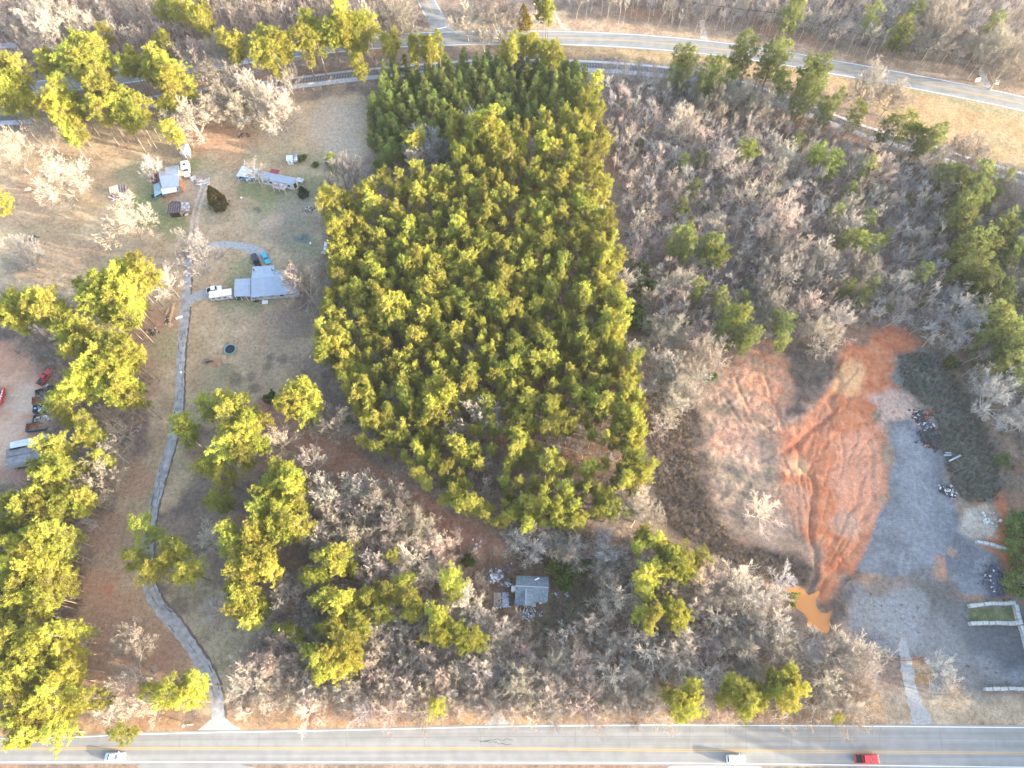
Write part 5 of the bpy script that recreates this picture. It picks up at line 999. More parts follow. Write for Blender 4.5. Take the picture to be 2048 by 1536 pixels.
    for s in (-1, 1):
        zf = spec['st'][-2][3] - .10; MB().box(hl * .955, hl * .99, s * W * .72 - .16, s * W * .72 + .16, zf - .08, zf + .09).build('headlight', M['lamp_clear'], root)
        MB().box(-hl * 1.005, -hl * .985, s * W * .78 - .12, s * W * .78 + .12, .62, .9).build('tail_light', M['lamp_red'], root)
        xm = x1 * .86; MB().box(xm - .08, xm + .06, s * (W + .10) - .10, s * (W + .10) + .10, zb + .10, zb + .26).build('mirror', m, root)
    return root
vehicle('car', 'silver car driving on the highway with its shadow beside it', 'car', (1470, 1517.5), (1490, 1517.7), 'suv', 'silver', 4.4)
vehicle('pickup_truck', 'bright red pickup truck driving on the highway', 'pickup truck', (1731, 1517), (1755, 1517.3), 'crew', 'red', 5.6)
vehicle('car', 'pale blue car on the highway near the cracked driveway mouth', 'car', (233, 1513), (255, 1513), 'sedan', 'paleblue', 4.6)
vehicle('pickup_truck', 'white pickup truck parked beside the carport', 'pickup truck', (430, 582), (444, 579), 'crew', 'white', 4.6)
vehicle('pickup_truck', 'black pickup truck parked behind the blue-grey roofed house', 'pickup truck', (513, 523), (508, 512), 'crew', 'black', 5.5)
vehicle('car', 'turquoise car parked beside the black pickup truck', 'car', (533, 519), (537, 527), 'sedan', 'teal', 4.5)
vehicle('pickup_truck', 'red pickup truck with dark bed parked in the dirt yard', 'pickup truck', (92, 757), (101, 745), 'pickup', 'red', 5.3)
vehicle('car', 'maroon car parked against the left wall of the workshop', 'car', (312, 358), (313, 348), 'suv', 'maroon', 4.4)
vehicle('pickup_truck', 'dark green pickup truck at the foot of the workshop lean-to', 'pickup truck', (320, 394), (327, 392), 'pickup', 'darkgreen', 5.0)

def box_walls(mb, L, W, z0, z1, t):
    mb.box(-L / 2, L / 2, -W / 2, -W / 2 + t, z0, z1); mb.box(-L / 2, L / 2, W / 2 - t, W / 2, z0, z1)
    mb.box(-L / 2, -L / 2 + t, -W / 2 + t, W / 2 - t, z0, z1); mb.box(L / 2 - t, L / 2, -W / 2 + t, W / 2 - t, z0, z1); return mb
def wheels(root, xs, W, r=.42):
    for x in xs:
        for s in (-1, 1):
            w = MB().tube((x, s * (W / 2 - .30), r), (x, s * (W / 2 + .01), r), r, r, 12).build('wheel', M['tyre'], root); MB().tube((x, s * (W / 2 - .04), r), (x, s * (W / 2 + .03), r), r * .5, r * .5, 8).build('rim', M['chrome'], w)
# camper: white flat roof, grey flank with three windows
a = at(447, 595); b = at(467, 592.3); cr = empty('camper_van', (a.x, a.y, .02), math.atan2((b - a).y, (b - a).x), 'long white-roofed camper with a row of side windows beside the carport', 'camper')
MB().box(-3.4, 3.3, -1.15, 1.15, .45, 2.5).build('body', mat('camper_grey', (.42, .45, .5), .5, var=.1), cr); MB().prism([(-3.45, -1.2, 2.5), (3.35, -1.2, 2.5), (3.35, 1.2, 2.5), (-3.45, 1.2, 2.5)], [(-3.3, -1.02, 2.72), (3.2, -1.02, 2.72), (3.2, 1.02, 2.72), (-3.3, 1.02, 2.72)]).build('roof', M['trim'], cr)
for x in (-2.4, -.6, 1.1):
    w = MB().box(x - .6, x + .6, -1.185, -1.152, 1.35, 2.1).build('window', M['trim'], cr); MB().box(x - .52, x + .52, -1.20, -1.186, 1.42, 2.03).build('pane', M['glass'], w)
MB().box(2.35, 2.95, -1.185, -1.152, .6, 2.2).build('door', M['trim'], cr); wheels(cr, (-2.2, 2.2), 2.3, .38); MB().box(-3.5, -3.41, -1.0, 1.0, .5, .7).build('bumper', M['chrome'], cr)
# white cab truck at the workshop
a = at(376, 345); b = at(376.5, 357); tk = empty('cab_truck', (a.x, a.y, .02), math.atan2((b - a).y, (b - a).x), 'white truck cab with dark windscreen parked right of the workshop', 'truck')
MB().box(-2.4, 1.0, -1.15, 1.15, .7, 3.0).build('body', PAINT['white'], tk); MB().prism([(1.0, -1.1, .6), (2.6, -1.0, .6), (2.6, 1.0, .6), (1.0, 1.1, .6)], [(1.0, -1.05, 1.75), (2.45, -.85, 1.5), (2.45, .85, 1.5), (1.0, 1.05, 1.75)]).build('hood', PAINT['white'], tk)
q4(MB(), (1.02, -1.0, 1.85), (1.02, 1.0, 1.85), (1.02, .9, 2.7), (1.02, -.9, 2.7), .02).build('windshield', M['glass'], tk); MB().box(-1.2, -.4, -.45, .35, 3.0, 3.12).build('roof_vent', M['dark'], tk)
for s in (-1, 1): MB().box(.0, .8, s * 1.16 - .012, s * 1.16 + .012, 1.8, 2.6).build('side_window', M['glass'], tk); MB().box(2.42, 2.64, s * .7 - .2, s * .7 + .2, .95, 1.2).build('headlight', M['lamp_clear'], tk)
wheels(tk, (-1.6, 1.7), 2.3, .5); MB().box(2.6, 2.75, -1.0, 1.0, .5, .8).build('bumper', M['chrome'], tk)

# ---------------------------------------------------------------- roll-off containers and box trailers in the dirt yard
def dumpster(pa, pb, label, outer, inner, load=None, H=1.5, W=2.35):
    a = at(*pa); b = at(*pb); L = (b - a).length; c = (a + b) / 2; root = empty('roll_off_container', (c.x, c.y, 0), math.atan2((b - a).y, (b - a).x), label, 'container', 'roll-off containers in the dirt yard')
    box_walls(MB(), L, W, .25, H, .05).build('side_wall', outer, root); box_walls(MB(), L - .11, W - .11, .32, H - .02, .03).build('inner_lining', inner, root)
    MB().box(-L / 2 + .06, L / 2 - .06, -W / 2 + .06, W / 2 - .06, .26, .33).build('floor', inner, root)
    box_walls(MB(), L + .08, W + .08, H, H + .1, .14).build('rim', outer, root)
    for k in range(8):
        x = -L / 2 + (k + .5) * L / 8
        for s in (-1, 1): MB().box(x - .05, x + .05, s * (W / 2 + .045) - .04, s * (W / 2 + .045) + .04, .3, H).build('rib', outer, root)
    for s in (-1, 1): MB().box(-L / 2, L / 2, s * .55 - .09, s * .55 + .09, .0, .25).build('skid', M['dark_steel'], root)
    for x in (-L / 2 + .4, L / 2 - .4):
        for s in (-1, 1): MB().tube((x, s * .8, .14), (x, s * 1.0, .14), .14, .14, 8).build('roller', M['dark_steel'], root)
    if load:
        mb = MB(); r = random.Random(len(label))
        for k in range(46): mb.obox((r.uniform(-.45, .45) * L, r.uniform(-.4, .4) * W, r.uniform(.5, H + .1)), (r.uniform(.2, 1.0), r.uniform(.15, .6), r.uniform(.05, .4)), Matrix.Rotation(r.uniform(0, 3), 3, 'Z') @ Matrix.Rotation(r.uniform(-.5, .5), 3, 'X'), r.randrange(len(load)))
        mb.build('scrap_load', load, root)['kind'] = 'stuff'
    return root
dumpster((77, 792), (112, 781), 'empty dark roll-off container next to the red pickup truck', M['dark_steel'], M['dark'])
dumpster((70, 806), (106, 797), 'rusty orange roll-off container between the dark one and the scrap-filled one', M['rust'], M['rust'])
dumpster((72, 822), (108, 816), 'blue roll-off container heaped with white scrap', M['blue_steel'], M['dark_steel'], [M['junk_white'], M['junk_white'], M['junk_blue'], M['junk_dark']])
dumpster((72, 842), (108, 838), 'dark roll-off container half filled with dull scrap', M['dark_steel'], M['dark_steel'], [M['junk_dark'], M['junk_tan'], M['junk_white']])
dumpster((58, 859), (101, 853), 'blue roll-off container with rusty empty inside beside the trailers', M['blue_steel'], M['rust'])
def trailer(pa, pb, label, side, roof, L=None):
    z1 = 3.7; a = at(*pa, z1); b = at(*pb, z1); d = (b - a).normalized(); L = L or (b - a).length; c = a + d * L / 2
    root = empty('box_trailer', (c.x, c.y, 0), math.atan2(d.y, d.x), label, 'trailer', 'box trailers in the dirt yard'); W = 2.5
    MB().box(-L / 2, L / 2, -W / 2, W / 2, 1.15, z1 - .04).build('body', side, root); MB().box(-L / 2 - .02, L / 2 + .02, -W / 2 - .02, W / 2 + .02, z1 - .04, z1).build('roof', roof, root)
    for k in range(int(L / 1.2)): MB().box(-L / 2 + .6 + k * 1.2 - .02, -L / 2 + .6 + k * 1.2 + .02, -W / 2, W / 2, z1, z1 + .02).build('roof_seam', roof, root)
    for k in range(int(L / 1.2)):
        for s in (-1, 1): MB().box(-L / 2 + .6 + k * 1.2 - .03, -L / 2 + .6 + k * 1.2 + .03, s * (W / 2 + .012) - .012, s * (W / 2 + .012) + .012, 1.2, z1 - .06).build('side_post', side, root)
    MB().box(-L / 2 - .05, -L / 2 - .0, -W / 2 + .1, -.03, 1.2, z1 - .1).build('door', side, root); MB().box(-L / 2 - .05, -L / 2 - .0, .03, W / 2 - .1, 1.2, z1 - .1).build('door', side, root)
    wheels(root, (-L / 2 + 1.2, -L / 2 + 2.5), W, .5)
    for s in (-1, 1): MB().box(L / 2 - 2.6, L / 2 - 2.45, s * .9 - .07, s * .9 + .07, 0, 1.15).build('landing_leg', M['dark_steel'], root)
    MB().box(-L / 2, L / 2, -.5, .5, .95, 1.15).build('chassis', M['dark_steel'], root)
trailer((20, 893), (94, 877), 'white box trailer parked nearest the roll-off containers', mat('trailer_white', (.55, .56, .58), .6, var=.15, scale=.8), M['white_roof'])
trailer((12, 907), (86, 893), 'red-sided box trailer with grey roof between two others', mat('trailer_red', (.38, .04, .04), .5, var=.2, scale=.8), mat('trailer_grey_roof', (.17, .155, .16), .8, var=.25, scale=.9))
trailer((11, 923), (88, 909), 'pale blue-grey box trailer with dull roof by the yellow pines', mat('trailer_pale', (.45, .50, .53), .6, var=.15, scale=.8), mat('trailer_roof2', (.21, .19, .20), .8, var=.25, scale=.9))
# red and pale truck body cut by the photo's left edge
a = at(-4, 797); rt_ = empty('flatbed_trailer', (a.x, a.y, 0), R(-86), 'red-sided trailer of pale scrap on the open dirt', 'trailer')
MB().box(-2.4, 2.4, -1.9, 1.9, .7, .9).build('deck', M['dark_steel'], rt_)
for s in (-1, 1): MB().box(-2.5, 2.5, s * 1.9 - .32, s * 1.9 + .32, .9, 1.6).build('side_wall', PAINT['red'], rt_)
MB().box(2.2, 2.55, -1.55, 1.55, .9, 1.55).build('end_wall', PAINT['red'], rt_)
for k in range(7): MB().box(-1.9 + k * .5, -1.65 + k * .5, 1.72, 1.72 + rng.uniform(.2, .4), 1.602, 1.612).build('lettering', M['trim'], rt_)
mb = MB(); r = random.Random(3)
for k in range(26): mb.obox((r.uniform(-2, 1.8), r.uniform(-1.3, 1.3), r.uniform(1.0, 1.5)), (r.uniform(.4, 1.4), r.uniform(.3, .8), r.uniform(.1, .4)), Matrix.Rotation(r.uniform(0, 3), 3, 'Z'), r.randrange(2))
mb.build('scrap_load', [M['junk_white'], M['metal_roof']], rt_)['kind'] = 'stuff'; wheels(rt_, (-1.2, 1.2), 3.8, .42)

# ---------------------------------------------------------------- buildings: roof corners read off the photo at their heights
class House:
    def __init__(s, name, label, pc, cat='house', group=None):
        p = at(*pc); s.o = Vector((p.x, p.y, 0)); s.root = empty(name, s.o, 0, label, cat, group)
    def W(s, p): return at(*p) - s.o
    def slab(s, name, pts, m, th=.12, rib=None, parent=None, ribm=None):
        P = [s.W(p) for p in pts]; mb = MB(); dn = Vector((0, 0, th)); n = (P[1] - P[0]).cross(P[3] - P[0]).normalized()
        if n.z < 0: n = -n
        mb.prism([p - dn for p in P], P); o = mb.build(name, m, parent or s.root)
        if rib:
            L = (P[1] - P[0]).length; k = max(2, int(L / rib)); mr = MB()
            for i in range(k + 1):
                t = min(max(i / k, .012), .988); a = P[0].lerp(P[1], t); b = P[3].lerp(P[2], t); u = (P[1] - P[0]).normalized() * .035
                mr.prism([a - u, a + u, b + u, b - u], [a - u * .6 + n * .05, a + u * .6 + n * .05, b + u * .6 + n * .05, b - u * .6 + n * .05])
            mr.build('roof_seams', ribm or m, o)['kind'] = 'stuff'
        return o
    def walls(s, pts, m, inset=.3, z0=-.02, drop=.14):
        P = [s.W(p) for p in pts]; c = sum(P, Vector()) / len(P); Q = []
        for p in P:
            d = Vector((c.x - p.x, c.y - p.y, 0)); d = d.normalized() if d.length else d; Q.append(p + d * inset)
        s.Q = Q; n = len(Q); MB().add([(q.x, q.y, z0) for q in Q] + [(q.x, q.y, q.z - drop) for q in Q], [(i, (i + 1) % n, n + (i + 1) % n, n + i) for i in range(n)]).build('wall', m, s.root); return Q
    def opening(s, e, t, w, h, z, kind='window', m=None):
        a, b = s.Q[e], s.Q[(e + 1) % len(s.Q)]; d = Vector((b.x - a.x, b.y - a.y, 0)); d.normalize(); n = Vector((d.y, -d.x, 0))
        c = sum(s.Q, Vector()) / len(s.Q); p = a.lerp(b, t)
        if n.dot(Vector((p.x - c.x, p.y - c.y, 0))) < 0: n = -n
        rot = Matrix((d, n, Vector((0, 0, 1)))).transposed()
        f = MB().obox((p.x + n.x * .03, p.y + n.y * .03, z + h / 2), (w + .16, .06, h + .16), rot).build(kind, M['trim'] if kind == 'window' else (m or M['board']), s.root)
        if kind == 'window': MB().obox((p.x + n.x * .075, p.y + n.y * .075, z + h / 2), (w, .03, h), rot).build('pane', M['glass'], f)
        else: MB().obox((p.x + n.x * .09 + d.x * w * .35, p.y + n.y * .09 + d.y * w * .35, z + 1.0), (.07, .06, .07), rot).build('handle', M['chrome'], f)

# the house with the blue-grey metal roof
h = House('farmhouse', 'white house with blue-grey seamed metal roof and front porch', (548, 575))
FL, FR, RR, RL, BR, BL = (502, 595, 2.9), (597, 586, 2.9), (594, 551, 5.2), (502, 557, 5.2), (594, 533, 3.0), (505, 533, 3.0)
f1 = h.slab('roof_slope', [FL, FR, RR, RL], M['metal_roof'], rib=.62); h.slab('roof_slope', [(549, 531, 2.9), (505, 533, 2.9), (503, 557, 5.18), (549, 554, 5.18)], M['metal_roof'], rib=.62); h.slab('roof_slope', [(595, 538, 3.5), (549.6, 541, 3.5), (549.6, 554, 5.18), (594, 551, 5.18)], M['metal_roof'], rib=.62)
p0, p1 = h.W(RL), h.W(RR); MB().tube(p0 + Vector((0, 0, .02)), p1 + Vector((0, 0, .02)), .12, .12, 6).build('ridge_cap', M['metal_roof'], f1)
for px, py in ((508, 541), (545, 541)): p = h.W((px, py, 4.0)); MB().tube(p - Vector((0, 0, .6)), p + Vector((0, 0, .9)), .14, .14, 8).build('vent_pipe', M['junk_dark'], h.root)
h.walls([(502, 590, 2.9), (596, 582, 2.9), RR, (594, 539, 3.4), (550, 541.5, 3.4), (549, 532, 2.9), (505.5, 534, 2.9), RL], M['siding'], .45)
for t in (.15, .4, .85): h.opening(0, t, 1.1, 1.3, .9)
h.opening(0, .62, 1.0, 2.05, .1, 'door', M['red_roof'])
for t in (.25, .7): h.opening(3, t, 1.1, 1.2, 1.0)
h.opening(1, .6, 1.0, 1.2, 1.0)
pa, pb = h.W((504, 596, .35)), h.W((598, 588, .35)); d = (pb - pa).normalized(); nrm = Vector((d.y, -d.x, 0)); Lp = (pb - pa).length
pp = MB().prism([pa + nrm * 1.2 - Vector((0, 0, .4)), pb + nrm * 1.2 - Vector((0, 0, .4)), pb - nrm * 1.4 - Vector((0, 0, .4)), pa - nrm * 1.4 - Vector((0, 0, .4))], [pa + nrm * 1.2, pb + nrm * 1.2, pb - nrm * 1.4, pa - nrm * 1.4]).build('porch', M['board'], h.root)
for k in range(9):
    p = pa.lerp(pb, k / 8) + nrm * 1.1; MB().tube(p, p + Vector((0, 0, 1.05)), .07, .07, 6).build('porch_post', M['trim'], pp)
    if k % 2 == 0: q = pa.lerp(pb, k / 8) - nrm * .2; MB().tube(q, q + Vector((0, 0, 2.35)), .08, .08, 6).build('porch_post', M['trim'], pp)
for z in (.5, 1.0): MB().tube(pa + nrm * 1.1 + Vector((0, 0, z)), pb + nrm * 1.1 + Vector((0, 0, z)), .06, .06, 5).build('railing', M['trim'], pp)
mb = MB()
for k in range(4): q = pa.lerp(pb, .28) + nrm * (1.35 + .28 * k); mb.obox((q.x, q.y, .28 - .07 * k), (1.8, .3, .1), Matrix.Rotation(math.atan2(d.y, d.x), 3, 'Z'))
mb.build('porch_steps', M['trim'], pp)
# carport wing
h2 = House('carport', 'metal-roofed carport joined to the left end of the white house', (485, 578), 'carport')
CF = [(468, 593, 2.7), (501, 592.5, 2.7), (501, 568.5, 3.5), (468.5, 570, 3.5)]
h2.slab('roof_slope', CF, M['metal_roof'], rib=.62); h2.slab('roof_slope', [(501, 556.5, 2.7), (469.5, 558, 2.7), (468.5, 570, 3.5), (501, 568.5, 3.5)], M['metal_roof'], rib=.62)
for px, py in ((469.5, 592), (480, 592), (491, 592), (500, 592), (470.5, 559), (485, 558), (500, 557)): p = h2.W((px, py, 2.6)); MB().tube((p.x, p.y, -.05), p + Vector((0, 0, .02)), .08, .08, 6).build('post', M['trim'], h2.root)
# the empty house
h = House('empty_house', 'derelict house with grey-blue shingle roof and broken porch', (1062, 1190))
A1, A2, R1, R2, E1 = (1033, 1151, 2.7), (1097, 1154, 2.7), (1031.5, 1171.5, 4.4), (1097.5, 1175, 4.4), (1094.5, 1204.5, 2.7)
h.slab('roof_slope', [A2, A1, R1, R2], M['shingle']); h.slab('roof_slope', [(1029.5, 1204, 2.65), E1, R2, R1], M['shingle'])
G0, G1 = (1051.5, 1178, 4.3), (1051.5, 1210, 4.15)
gs = h.slab('roof_slope', [(1028.5, 1211, 2.75), (1029.5, 1200, 2.85), G0, G1], M['shingle']); h.slab('roof_slope', [(1072, 1202, 2.85), (1072, 1214, 2.75), G1, G0], M['shingle'])
for u, v in ((R1, R2), (G0, G1)): MB().tube(h.W(u) + Vector((0, 0, .02)), h.W(v) + Vector((0, 0, .02)), .11, .11, 5).build('ridge_cap', M['galv_roof'] if 0 else M['metal_roof'], gs)
h.walls([(1030, 1211, 2.7), (1051.5, 1210.5, 4.0), (1071.5, 1213, 2.7), (1071.5, 1203.5, 2.7), (1094, 1203.5, 2.7), (1097, 1175, 4.2), (1096.5, 1155, 2.7), (1033.5, 1152, 2.7), (1032, 1171.5, 4.2)], M['siding'], .35)
h.opening(0, .5, .9, 1.2, .9); h.opening(1, .5, 1.0, 2.0, .05, 'door'); h.opening(3, .45, .8, .7, 1.3); h.opening(5, .4, .9, 1.2, .9)
p = h.W((1030.5, 1176.5, 2.5)); MB().box(p.x - 1.0, p.x + .6, p.y - .9, p.y + .5, 0, 3.4).build('chimney', mat('pale_block', (.42, .42, .43), .9, var=.2, scale=2), h.root)
for px, py in ((1034, 1178), (1092, 1186)): p = h.W((px, py, 4.0)); MB().tube(p - Vector((0, 0, .6)), p + Vector((0, 0, .35)), .1, .1, 8).build('vent_pipe', M['dark'], h.root)
for k in range(5): a = h.W((1040 + k * 7, 1214.5 + .3 * k, 1.2)); b = h.W((1042 + k * 7, 1218 + rng.uniform(0, 6), .1)); MB().obox((a + b) / 2, (.16, (b - a).length, .08), Matrix.Rotation(rng.uniform(-.5, .5), 3, 'Z') @ Matrix.Rotation(-.5, 3, 'X')).build('porch_board', M['trim'], h.root)
MB().obox(h.W((1074, 1158, 3.35)), (1.3, .25, .06), Matrix.Rotation(.4, 3, 'Z')).build('loose_board', M['trim'], h.root)
a = h.W((1081, 1205, .8)); MB().box(a.x - .35, a.x + .35, a.y - .25, a.y + .1, 0, .9).build('meter_box', M['trim'], h.root)
# workshop: two-pitch shed with lean-tos
h = House('workshop', 'workshop of patched pale metal roofs with orange end wall', (338, 362), 'workshop')
M1, M2, K1, K2 = (324, 376.5, 3.0), (359, 372, 3.0), (317.7, 352.5, 4.2), (356.5, 347.5, 4.2)
h.slab('roof_slope', [M1, M2, K2, K1], M['metal_roof'], rib=.8); h.slab('roof_slope', [(356.8, 330, 3.1), (330, 335, 3.1), (330, 351.2, 4.18), (356.4, 347.3, 4.18)], M['metal_roof'], rib=.8)
h.slab('roof_slope', [(330, 341, 3.35), (317.7, 343.5, 3.3), (317.7, 352.3, 4.1), (330, 350.8, 4.1)], M['metal_roof'], rib=.8)
h.slab('lean_to_roof', [(325, 388.5, 2.2), (354.5, 383, 2.2), (352.5, 373.5, 2.8), (321.5, 377.5, 2.8)], M['white_roof'], rib=.8)
h.slab('lean_to_roof', [(309, 392.5, 2.1), (323.5, 385.5, 2.4), (319, 364, 2.8), (307, 369.5, 2.3)], M['teal_roof'], rib=.8); h.slab('lean_to_roof', [(357.4, 352.5, 2.6), (368, 352, 2.4), (366.3, 332.5, 2.4), (357.2, 332.5, 2.6)], M['junk_tan'], rib=.9)
h.walls([M1, M2, K2, (356.5, 331, 3.1), (330.5, 336, 3.1), (318.5, 344, 3.3), K1], M['grey_wall'], .35)
a, b = h.W((360.5, 374, 2.6)), h.W((357.5, 354, 2.8)); q4(MB(), (a.x + .1, a.y, -.02), (b.x + .1, b.y, -.02), (b.x + .1, b.y, 2.6), (a.x + .1, a.y, 2.5), .06).build('end_wall', M['orange_wall'], h.root)
for px, py in ((309.5, 391.5), (322, 385), (326, 387.5), (340, 385), (353.5, 382.5), (367, 351.5), (365.5, 333.5)): p = h.W((px, py, 2.1)); MB().tube((p.x, p.y, -.05), (p.x, p.y, 2.1), .08, .08, 6).build('post', M['board'], h.root)
h.opening(0, .3, 2.4, 2.2, .02, 'door', M['dark']); h.opening(0, .72, 1.0, 1.0, 1.0)
# white arched box shed
h = House('storage_shed', 'white box shed with open dark front beside the small pine', (368, 303), 'shed')
h.slab('roof_slope', [(358.3, 307, 2.5), (367.5, 306, 2.85), (371, 287.5, 2.85), (362.5, 291, 2.5)], M['white_roof']); h.slab('roof_slope', [(367.5, 306, 2.85), (376.3, 306.5, 2.5), (376.7, 288, 2.5), (371, 287.5, 2.85)], M['white_roof'])
h.walls([(358.5, 306.8, 2.5), (367.5, 306, 2.85), (376.2, 306.4, 2.5), (376.6, 288.5, 2.5), (371, 288, 2.85), (362.7, 291.4, 2.5)], M['trim'], .12)
a, b = h.Q[0], h.Q[2]; f = MB().prism([(a.x + .15, a.y - .05, .0), (b.x - .15, b.y - .05, .0), (b.x - .15, b.y - .012, .0), (a.x + .15, a.y - .012, .0)], [(a.x + .15, a.y - .05, 2.35), (b.x - .15, b.y - .05, 2.35), (b.x - .15, b.y - .012, 2.35), (a.x + .15, a.y - .012, 2.35)]).build('door', M['dark'], h.root)  # dark sheet across the open front, painted in for the shade inside
MB().box(a.x + .5, b.x - .5, a.y - .09, a.y - .055, .05, 1.7).build('door_panel', M['metal_roof'], f)
# collapsing shed
h = House('tumbledown_shed', 'half-collapsed shed with one pale and one dark roof panel', (236, 386), 'shed')
h.slab('roof_slope', [(220, 386, 2.2), (236.5, 381.5, 2.4), (233.5, 370, 2.9), (218.5, 374, 2.6)], M['junk_tan'], rib=.7, ribm=M['junk_white']); h.slab('roof_slope', [(237, 383, 2.0), (251.5, 383, 1.9), (251, 370, 2.3), (234.5, 369.5, 2.6)], M['dark_roof'], rib=.6, ribm=M['grey_wall'])
h.walls([(221, 386, 2.0), (236, 382, 2.2), (251, 383, 1.7), (251, 371, 2.0), (234, 370.5, 2.4), (219.5, 374.5, 2.4)], M['board'], .25)
mb = MB(); r = random.Random(9)
for k in range(24): p = h.W((r.uniform(224, 250), r.uniform(384, 402), .0)); mb.obox((p.x, p.y, r.uniform(.05, .7)), (r.uniform(1, 3.4), r.uniform(.15, .5), .06), Matrix.Rotation(r.uniform(-.8, .9), 3, 'Z') @ Matrix.Rotation(r.uniform(-.3, .3), 3, 'Y'), r.choice([0, 0, 0, 1, 2]))
mb.build('fallen_boards', [M['grey_wall'], M['junk_white'], M['orange_wall']], h.root)['kind'] = 'stuff'
p = h.W((229, 388, .9)); MB().obox(p, (2.6, .12, .12), Matrix.Rotation(.6, 3, 'Z')).build('red_beam', mat('red_beam', (.45, .07, .05), .6), h.root); p = h.W((243, 390, .8)); MB().obox(p, (1.0, .8, .7), Matrix.Rotation(.1, 3, 'Z')).build('white_crate', M['junk_white'], h.root)
# dark barn with rusty lean-to
h = House('dark_barn', 'dark-roofed barn with rust-streaked metal lean-to beside the dirt track', (352, 425), 'barn')
h.slab('roof_slope', [(333, 427, 2.4), (361, 424.5, 2.5), (362, 408, 3.6), (336, 408.5, 3.6)], M['dark_roof'], rib=.7, ribm=M['board']); h.slab('roof_slope', [(360, 403, 2.6), (344, 401.8, 2.6), (336, 408.5, 3.6), (362, 408, 3.6)], M['dark_roof'], rib=.7, ribm=M['board'])
h.slab('lean_to_roof', [(363, 423, 2.1), (378.5, 422, 1.9), (379.5, 404, 2.2), (363, 404.5, 2.6)], M['galv_roof'], rib=.7)
h.walls([(333.5, 427, 2.3), (360.5, 424.5, 2.4), (361.5, 408, 3.5), (360, 403.5, 2.5), (345, 402.3, 2.5), (336.5, 408.5, 3.5)], M['board'], .25); h.opening(0, .5, 3.0, 1.9, .02, 'door', M['dark'])
for px, py in ((364, 422.5), (371, 422.2), (378, 421.5), (379, 405)): p = h.W((px, py, 1.9)); MB().tube((p.x, p.y, -.05), (p.x, p.y, 1.9), .08, .08, 6).build('post', M['board'], h.root)
mb = MB()
for k in range(9): p = h.W((r.uniform(340, 378), r.uniform(430, 433.5), .0)); mb.obox((p.x, p.y, r.uniform(.1, .5)), (r.uniform(.4, 1.6), r.uniform(.3, .8), r.uniform(.1, .5)), Matrix.Rotation(r.uniform(0, 3), 3, 'Z'), r.randrange(3))
mb.build('clutter', [M['junk_white'], M['junk_dark'], M['wood']], h.root)['kind'] = 'stuff'
# white carport with blue tarp
h = House('open_shed', 'white-roofed open shed with blue tarps inside left of the mobile home', (495, 350), 'shed')
h.slab('roof_slope', [(472, 351.5, 2.2), (506, 356, 2.2), (517.5, 337.5, 3.0), (484.5, 331.5, 3.0)], M['white_roof'], rib=.9); h.slab('roof_slope', [(518.5, 338, 2.5), (485.5, 331.2, 2.5), (484.5, 331.5, 2.98), (517.5, 337.5, 2.98)], M['white_roof'])
for px, py in ((474, 352), (489, 354), (505, 356), (516.5, 339), (486, 333)): p = h.W((px, py, 2.1)); MB().tube((p.x, p.y, -.05), (p.x, p.y, 2.15), .08, .08, 6).build('post', M['trim'], h.root)
a, b, c, d = [h.W(q) for q in ((487, 334, 2.3), (516, 340, 2.3), (507, 354, 2.0), (475, 350, 2.0))]
for u, v in ((a, b), (b, c), (d, a)): q4(MB(), (u.x, u.y, 0), (v.x, v.y, 0), (v.x, v.y, 2.0), (u.x, u.y, 2.0), .04).build('wall', M['siding'], h.root)
mb = MB()
for k in range(16): p = h.W((r.uniform(478, 502), r.uniform(356, 361), .0)); mb.obox((p.x, p.y, .5), (r.uniform(.5, 1.6), r.uniform(.4, 1.0), r.uniform(.3, 1.0)), Matrix.Rotation(r.uniform(0, 3), 3, 'Z'), r.choice([0, 0, 1, 2]))
mb.build('stored_goods', [M['junk_blue'], M['dark'], M['junk_white']], h.root)['kind'] = 'stuff'
# mobile home
h = House('mobile_home', 'long mobile home with pale blue gable roof and rusty porch roof', (555, 362), 'mobile home')
a1, a2, k1, k2, b1, b2 = (519, 356.5, 2.7), (586, 369, 2.7), (521, 348, 3.4), (591, 361, 3.4), (593.5, 356, 2.7), (525, 342.5, 2.7)
h.slab('roof_slope', [a1, a2, k2, k1], M['metal_roof'], rib=1.0); h.slab('roof_slope', [b1, b2, k1, k2], M['metal_roof'], rib=1.0)
h.walls([a1, a2, k2, b1, b2, k1], M['siding'], .2)
for t in (.12, .3): h.opening(0, t, 1.0, 1.0, 1.1)
h.opening(1, .55, .9, 1.9, .4, 'door', M['dark']); h.opening(0, .85, 1.0, 1.0, 1.1)
h.slab('porch_roof', [(544, 374, 2.2), (569.5, 380, 2.2), (575.5, 369.5, 2.5), (548, 364.5, 2.5)], M['rust_roof'], rib=.6)
for px, py in ((545, 374), (557, 377), (569, 380), (575, 370)): p = h.W((px, py, 2.1)); MB().tube((p.x, p.y, -.05), (p.x, p.y, 2.1), .07, .07, 6).build('porch_post', M['trim'], h.root)
a, b = h.W((545, 375, 0)), h.W((569.5, 381, 0)); q4(MB(), (a.x, a.y, 0), (b.x, b.y, 0), (b.x, b.y, 1.0), (a.x, a.y, 1.0), .04).build('porch_wall', M['siding'], h.root)
h2 = House('red_roofed_shed', 'small shed with dark red roof behind the mobile home', (550, 344), 'shed')
h2.slab('roof_slope', [(539, 344.5, 2.4), (556, 348, 2.4), (559.5, 340.5, 2.5), (543.5, 337, 2.5)], M['red_roof'], rib=.6); h2.walls([(539.5, 344.5, 2.3), (556, 348, 2.3), (559, 341, 2.4), (544, 337.5, 2.4)], M['siding'], .15); h2.opening(1, .5, .8, 1.8, .05, 'door')
